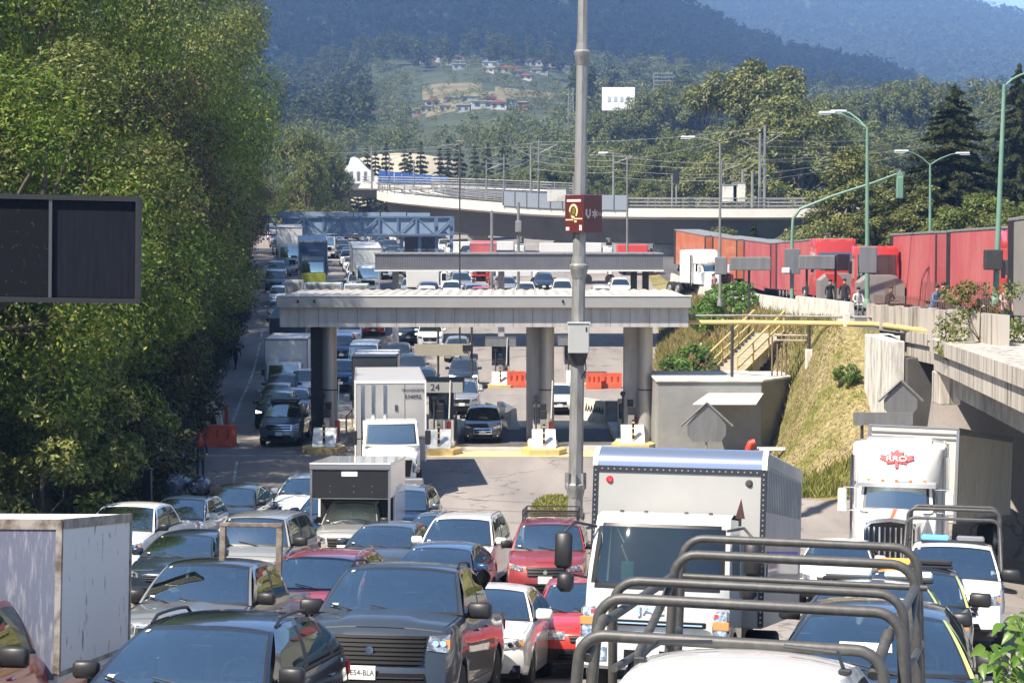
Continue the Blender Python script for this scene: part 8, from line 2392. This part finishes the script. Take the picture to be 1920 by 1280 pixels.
# the jam rising into the distance
rr = random.Random(21); n = 0
for li in range(6):
    d = 143 + rr.uniform(0, 4)
    while d < 305:
        x = float(xl(d)) + 3.6 + li * 3.5 + rr.uniform(-.25, .25) + (2.0 if li > 2 else 0)
        px = 960 + x * F / d
        skip = (540 < px < 620 and 150 < d < 196) or px > 960
        if not skip:
            kind = rr.choice(['sedan', 'suv', 'hatchback', 'sedan', 'pickup_truck']); c = rr.choice(LANE_COL)
            wd_ = {'sedan': 'saloon', 'suv': 'SUV', 'hatchback': 'hatchback', 'pickup_truck': 'pickup'}[kind]
            where = 'in the far jam %s the blue gantry' % ('before' if d < 190 else 'beyond')
            far_car(kind, c, 0, d, -7, '%s %s %s' % (c, wd_, where), 'cars in the far jam', x=x); n += 1
        d += rr.uniform(6.0, 9.0)
far_white = 'cars in the far jam'
for px, d, lab, rc, sc in [(543, 178, 'tall white lorry at the left of the far jam beneath the gantry', None, (1.05, 1.1, 1.35)), (588, 163, 'blue fronted lorry with a yellow-green bumper box in the far jam', {whb: p_blue, M['white_clean']: p_navy}, (1.05, 1, 1.25)),
                       (690, 160, 'white box lorry at the left end of the ribbed canopy', None, (1.05, 1.1, 1.15)), (612, 205, 'white box lorry beyond the gantry', None, (1, 1, 1.2)), (560, 215, 'white box lorry beside the trees beyond the gantry', None, (1, 1, 1.3)), (640, 262, 'small white lorry at the top of the jam', None, (1, 1, 1.2))]:
    cptruck(px, d, -7, lab, rc, sc)
yg = pm('yellow_green_panel', (.30, .32, .03), .5)
q = [o for o in bpy.data.objects if o.get('label', '').startswith('blue fronted lorry with')][0]
b = MB(); b.bx(-1.0, 1.0, -.12, -.05, .5, 1.25, yg, .02); b.build('front_box', q)
# vehicles under the ribbed canopy, right half
for kind, c, px, d, ps, lab in [('suv', 'white', 800, 150, -2, 'white SUV left of the ribbed canopy columns'), ('sedan', 'white', 845, 156, 0, 'white saloon under the ribbed canopy'), ('suv', 'red', 900, 150, 0, 'red SUV under the ribbed canopy'), ('sedan', 'silver', 770, 158, -3, 'silver saloon near the left ribbed canopy column'),
                            ('pickup_truck', 'white', 985, 152, 0, 'white pickup left of the big pole under the ribbed canopy'), ('suv', 'white', 1055, 155, 0, 'white SUV behind the big pole under the ribbed canopy'), ('sedan', 'navy', 1020, 162, 0, 'navy saloon under the ribbed canopy'), ('suv', 'white', 1130, 150, 0, 'white SUV right of the big pole under the ribbed canopy'),
                            ('sedan', 'white', 1165, 158, 0, 'white saloon near the right ribbed canopy column'), ('suv', 'grey', 1232, 146, 3, 'dark SUV at the right end of the ribbed canopy'), ('sedan', 'silver', 940, 165, 0, 'silver saloon behind the middle ribbed canopy column'), ('suv', 'white', 720, 172, -5, 'white SUV beside the gantry leg'), ('sedan', 'white', 745, 180, -5, 'white saloon beside the gantry cabinet')]:
    far_car(kind, c, px, d, ps, lab, 'vehicles under the ribbed canopy')
for k, (p0, p1, d, yt, lab) in enumerate([(838, 762, 158, 512, 'white box lorry side-on under the ribbed canopy, left part'), (1012, 930, 166, 511, 'white box lorry side-on under the ribbed canopy, left of the big pole'), (1150, 1092, 168, 511, 'white box lorry side-on under the ribbed canopy, right of the big pole')]):
    xa_, xb_ = side_x(p1, d), side_x(p0, d); zt_ = at(0, yt, d).z; zg_ = ground((xa_ + xb_) / 2, d); zt_ = max(zt_, zg_ + 2.6)
    r_ = empty('box_lorry', ((xa_ + xb_) / 2, d, zg_), label=lab, cat='truck', group='vehicles under the ribbed canopy'); hwid = (xb_ - xa_) / 2
    b = MB(); b.bx(-hwid, hwid * .62, 0, 2.4, .9, zt_ - zg_, whb, .05); b.build('cargo_box', r_)
    b = MB(); b.bx(hwid * .66, hwid, .05, 2.3, .6, (zt_ - zg_) * .85, M['white_clean'], .15); b.bx(hwid * .74, hwid * .95, .03, .049, 1.5, 2.1, M['glass_s']); b.build('cab', r_)
    for q in (-.7, .8):
        b = MB(); b.lathe([(.2, -.15), (.46, -.15), (.46, .15), (.2, .15)], (hwid * q, .2, .46), M['tyre'], 'y', 16); b.build('wheel', r_)
rd = cptruck(905, 170, 0, 'red lorry cab showing under the ribbed canopy', {whb: redc, M['white_clean']: redcab})
# low white roof parapet boxes behind the near canopy
for px0, px1, d, y0, y1, lab in ((534, 566, 99, 525, 547, 'pale cube-shaped plant box beyond the canopy left end'), (570, 640, 101, 530, 546, 'pale blue plant unit beyond the canopy roof'), (645, 690, 101, 532, 546, 'pale grey plant unit beyond the canopy roof')):
    a, c = at(px0, y1 + 3, d - 9.6), at(px1, y0, d - 9.6); o = empty('plant_box', ((a.x + c.x) / 2, d - 9.6, a.z), label=lab.replace('beyond', 'standing on'), cat='box')
    w_ = (c.x - a.x) / 2; b = MB(); b.bx(-w_, w_, 0, .9, -.15, c.z - a.z, M['concrete_l'] if px0 < 540 else pm('pale_unit', (.42, .48, .50), .5), .03); b.build('shell', o)
    b = MB(); b.bx(-w_ * .9, w_ * .9, -.02, -.001, .05, (c.z - a.z) * .8, M['galv']); b.build('front_panel', o)

# ------------------------------------------------------------------ houses on the hill
def house(px, d, wpx, hpx, col, label, cat='house', roof='flat', ytop=None, z=None, floors=1):
    x = (px - 960) / F * d; zb = vz(x, d) if z is None else z
    w2 = wpx * d / F / 2; h = hpx * d / F
    if ytop is not None:
        cand = [q for q in range(330, 1035, 5) if 437 - (vz((px - 960) / F * q, q) - ZC) * F / q <= ytop + hpx]
        d = cand[0] if cand else 1030
        x = (px - 960) / F * d; w2 = wpx * d / F / 2; h = hpx * d / F; zb = vz(x, d)
    r_ = empty('hillside_house', (x, d, zb), rr.uniform(-.15, .15), label, cat, 'houses on the hillside')
    b = MB(); b.bx(-w2, w2, 0, w2 * 1.4, -6, h, col); b.build('wall', r_)
    b = MB()
    if roof == 'flat': b.bx(-w2 * 1.06, w2 * 1.06, -.4, w2 * 1.45, h + .01, h + .4, M['concrete'])
    else: b.prism([(-w2 * 1.12, h + .01), (w2 * 1.12, h + .01), (w2 * 1.12, h + .2), (0, h + h * .45), (-w2 * 1.12, h + .2)], -.6, w2 * 1.45, pm('clay_roof', (.28, .10, .06), .8))
    b.build('roof', r_)
    n_ = max(2, int(w2 / 1.6))
    for f_ in range(floors):
        for k in range(n_):
            xx_ = -w2 + (k + .5) * 2 * w2 / n_; b = MB(); b.bx(xx_ - w2 / n_ * .45, xx_ + w2 / n_ * .45, -.12, -.001, h * (f_ + .35) / floors, h * (f_ + .8) / floors, M['dark']); b.build('window', r_)
    return r_
hc_ = [pm('house_white', (.46, .46, .44), .8), pm('house_grey', (.30, .30, .29), .8), pm('house_brick', (.30, .15, .10), .8), pm('house_cream', (.50, .44, .34), .8), pm('house_blue', (.22, .32, .40), .8)]
M['house_m'] = None
hl = [(790, 116, 18), (838, 118, 22), (862, 124, 26), (905, 108, 22), (915, 132, 24), (965, 104, 18), (995, 106, 20), (1060, 116, 22), (835, 104, 18), (970, 138, 28), (805, 112, 20), (822, 110, 26), (855, 110, 22), (880, 108, 24), (920, 120, 34), (950, 130, 44), (975, 118, 22), (1005, 112, 24), (1030, 120, 30), (1055, 130, 30), (1010, 134, 36), (985, 145, 26), (800, 106, 16), (940, 108, 20), (1045, 108, 22), (872, 118, 20)]
for i, (px, yt, wp) in enumerate(hl):
    d = 905 + (i * 37) % 60; house(px, d, wp * .95, 8 + i % 4, hc_[(i * 3 + i // 4) % 5], '%s house in the upper row of the hillside village' % ['white', 'grey', 'brick', 'cream', 'pale blue'][(i * 3 + i // 4) % 5], ytop=yt, roof='flat' if i % 3 else 'pitched')
for i, (px, yt, wp, k) in enumerate([(812, 192, 26, 0), (850, 186, 30, 1), (880, 184, 34, 4), (905, 193, 40, 0), (935, 196, 30, 0), (958, 190, 18, 4), (760, 210, 36, 4), (738, 205, 24, 0), (722, 212, 18, 1), (782, 208, 14, 2), (835, 200, 22, 3), (670, 232, 14, 1), (700, 214, 20, 0), (750, 222, 22, 3), (800, 202, 24, 0), (868, 200, 26, 1), (920, 186, 22, 0), (980, 196, 20, 2), (650, 222, 12, 0)]):
    house(px, 640 + (i * 29) % 50, wp, 13, hc_[k], '%s house in the lower row of the hillside village' % ['white', 'grey', 'brick', 'cream', 'pale blue'][k], ytop=yt, roof='flat' if i % 4 else 'pitched')
for px, yt, wp, hp, d, k, lab in [(1572, 184, 46, 14, 420, 0, 'low white house among the trees right of the flat-topped tree'), (1655, 242, 90, 24, 300, 3, 'cream and tan house behind the green lamp post'), (1665, 286, 34, 14, 280, 2, 'small red roofed house behind the lamp with two arms'), (1835, 200, 50, 14, 520, 1, 'grey house high among trees at the right')]:
    house(px, d, wp, hp, hc_[k], lab, ytop=yt)
M['pale_letter'] = pm('faded_letter', (.45, .46, .46), .8)
bb_ = empty('billboard', (0, 0, 0), label='big blank white billboard building on the wooded slope right of the big pole', cat='billboard')
a, c = at(1129, 208, 480), at(1191, 164, 480)
b = MB(); b.bx(a.x, c.x, 480, 483, a.z, c.z, M['white_clean'], .1); b.build('panel', bb_)
b = MB()
for k in range(4): b.bx(a.x + 1.4 + k * 1.6, a.x + 2.1 + k * 1.6, 479.9, 479.99, a.z + 2.4, a.z + 3.6, M['pale_letter'])
b.build('letter_block', bb_)
b = MB()
for x in (a.x + 1, (a.x + c.x) / 2, c.x - 1): b.bx(x - .2, x + .2, 481, 481.6, a.z - 16, a.z - .01, M['dark_steel'])
b.build('leg', bb_)
sf = empty('lattice_billboard', label='empty lattice billboard frame on the slope above the white billboard', cat='billboard'); a, c = at(1226, 166, 520), at(1262, 138, 520)
b = MB()
for k in range(5): z = a.z + (c.z - a.z) * k / 4; b.bx(a.x, c.x, 520, 520.3, z - .12, z + .12, M['galv'])
for k in range(6): x = a.x + (c.x - a.x) * k / 5; b.bx(x - .12, x + .12, 520.31, 520.6, a.z - 8, c.z, M['galv'])
b.build('lattice', sf)
tw = empty('lattice_tower', label='slim red-grey lattice tower just left of the big pole', cat='tower'); a, c = at(1070, 260, 520), at(1070, 165, 520)
b = MB(); wd_ = .9
for sx in (-1, 1):
    for sy in (0, 1): b.tube([(a.x + sx * wd_, 520 + sy * 1.8, a.z - 6), (a.x + sx * wd_ * .7, 520 + sy * 1.6, c.z)], .14, M['galv'], 4)
for k in range(16):
    z = a.z + (c.z - a.z) * k / 16; z2 = a.z + (c.z - a.z) * (k + 1) / 16; s = 1 if k % 2 else -1
    b.tube([(a.x - s * wd_ * .85, 520, z), (a.x + s * wd_ * .85, 520, z2)], .09, M['galv'], 4); b.tube([(a.x - wd_ * .85, 520, z), (a.x + wd_ * .85, 520, z)], .08, M['galv'], 4)
b.build('lattice', tw)
# pale mound and dry terraces
M['dry_field'] = pm('dry_field', (.17, .14, .075), .95, ns=.06, col2=(.08, .085, .035), contrast=(.4, .65)); M['pale_mound'] = pm('pale_mound', (.44, .38, .27), .95, ns=.08, col2=(.30, .26, .17), contrast=(.4, .7))
def blob_field(name, pxc, pxw, d, dw, hgt, mat):
    V = []; Q = []; n1, n2 = 26, 12
    for i in range(n2 + 1):
        for k in range(n1 + 1):
            u = -1 + 2 * k / n1; v = -1 + 2 * i / n2; dd = d + dw * v; x = ((pxc + pxw * u) - 960) / F * dd
            e = max(0, 1 - u * u) * max(0, 1 - v * v)
            V.append((x, dd, vz(x, dd) + (hgt * e ** .6 + .3 if e > 0 else -1.2)))
    for i in range(n2):
        for k in range(n1): p = i * (n1 + 1) + k; Q.append((p, p + 1, p + n1 + 2, p + n1 + 1))
    tag(fast_mesh(name, np.array(V), np.array(Q), [mat], smooth=True), kind='structure')
blob_field('pale_mound', 745, 125, 405, 42, 5.5, M['pale_mound'])
blob_field('terrace_field', 880, 85, 740, 50, 1.2, M['dry_field']); blob_field('terrace_field', 985, 60, 790, 40, 1.0, M['dry_field']); blob_field('terrace_field', 850, 60, 800, 30, 1.0, M['dry_field'])

# ------------------------------------------------------------------ air between here and the hills
hzm = bpy.data.materials.new('haze'); hzm.use_nodes = True
n = hzm.node_tree.nodes; l = hzm.node_tree.links; n.remove(n['Principled BSDF'])
pv = n.new('ShaderNodeVolumePrincipled'); pv.inputs['Color'].default_value = (.30, .52, 1.0, 1); pv.inputs['Density'].default_value = HAZE_D; pv.inputs['Anisotropy'].default_value = 0.0
l.new(pv.outputs[0], n['Material Output'].inputs['Volume'])
b = MB(); b.bx(-900, 2000, -60, 3300, -12, 520, hzm); hz_o = tag(b.build('haze', None, smooth=0), kind='stuff')
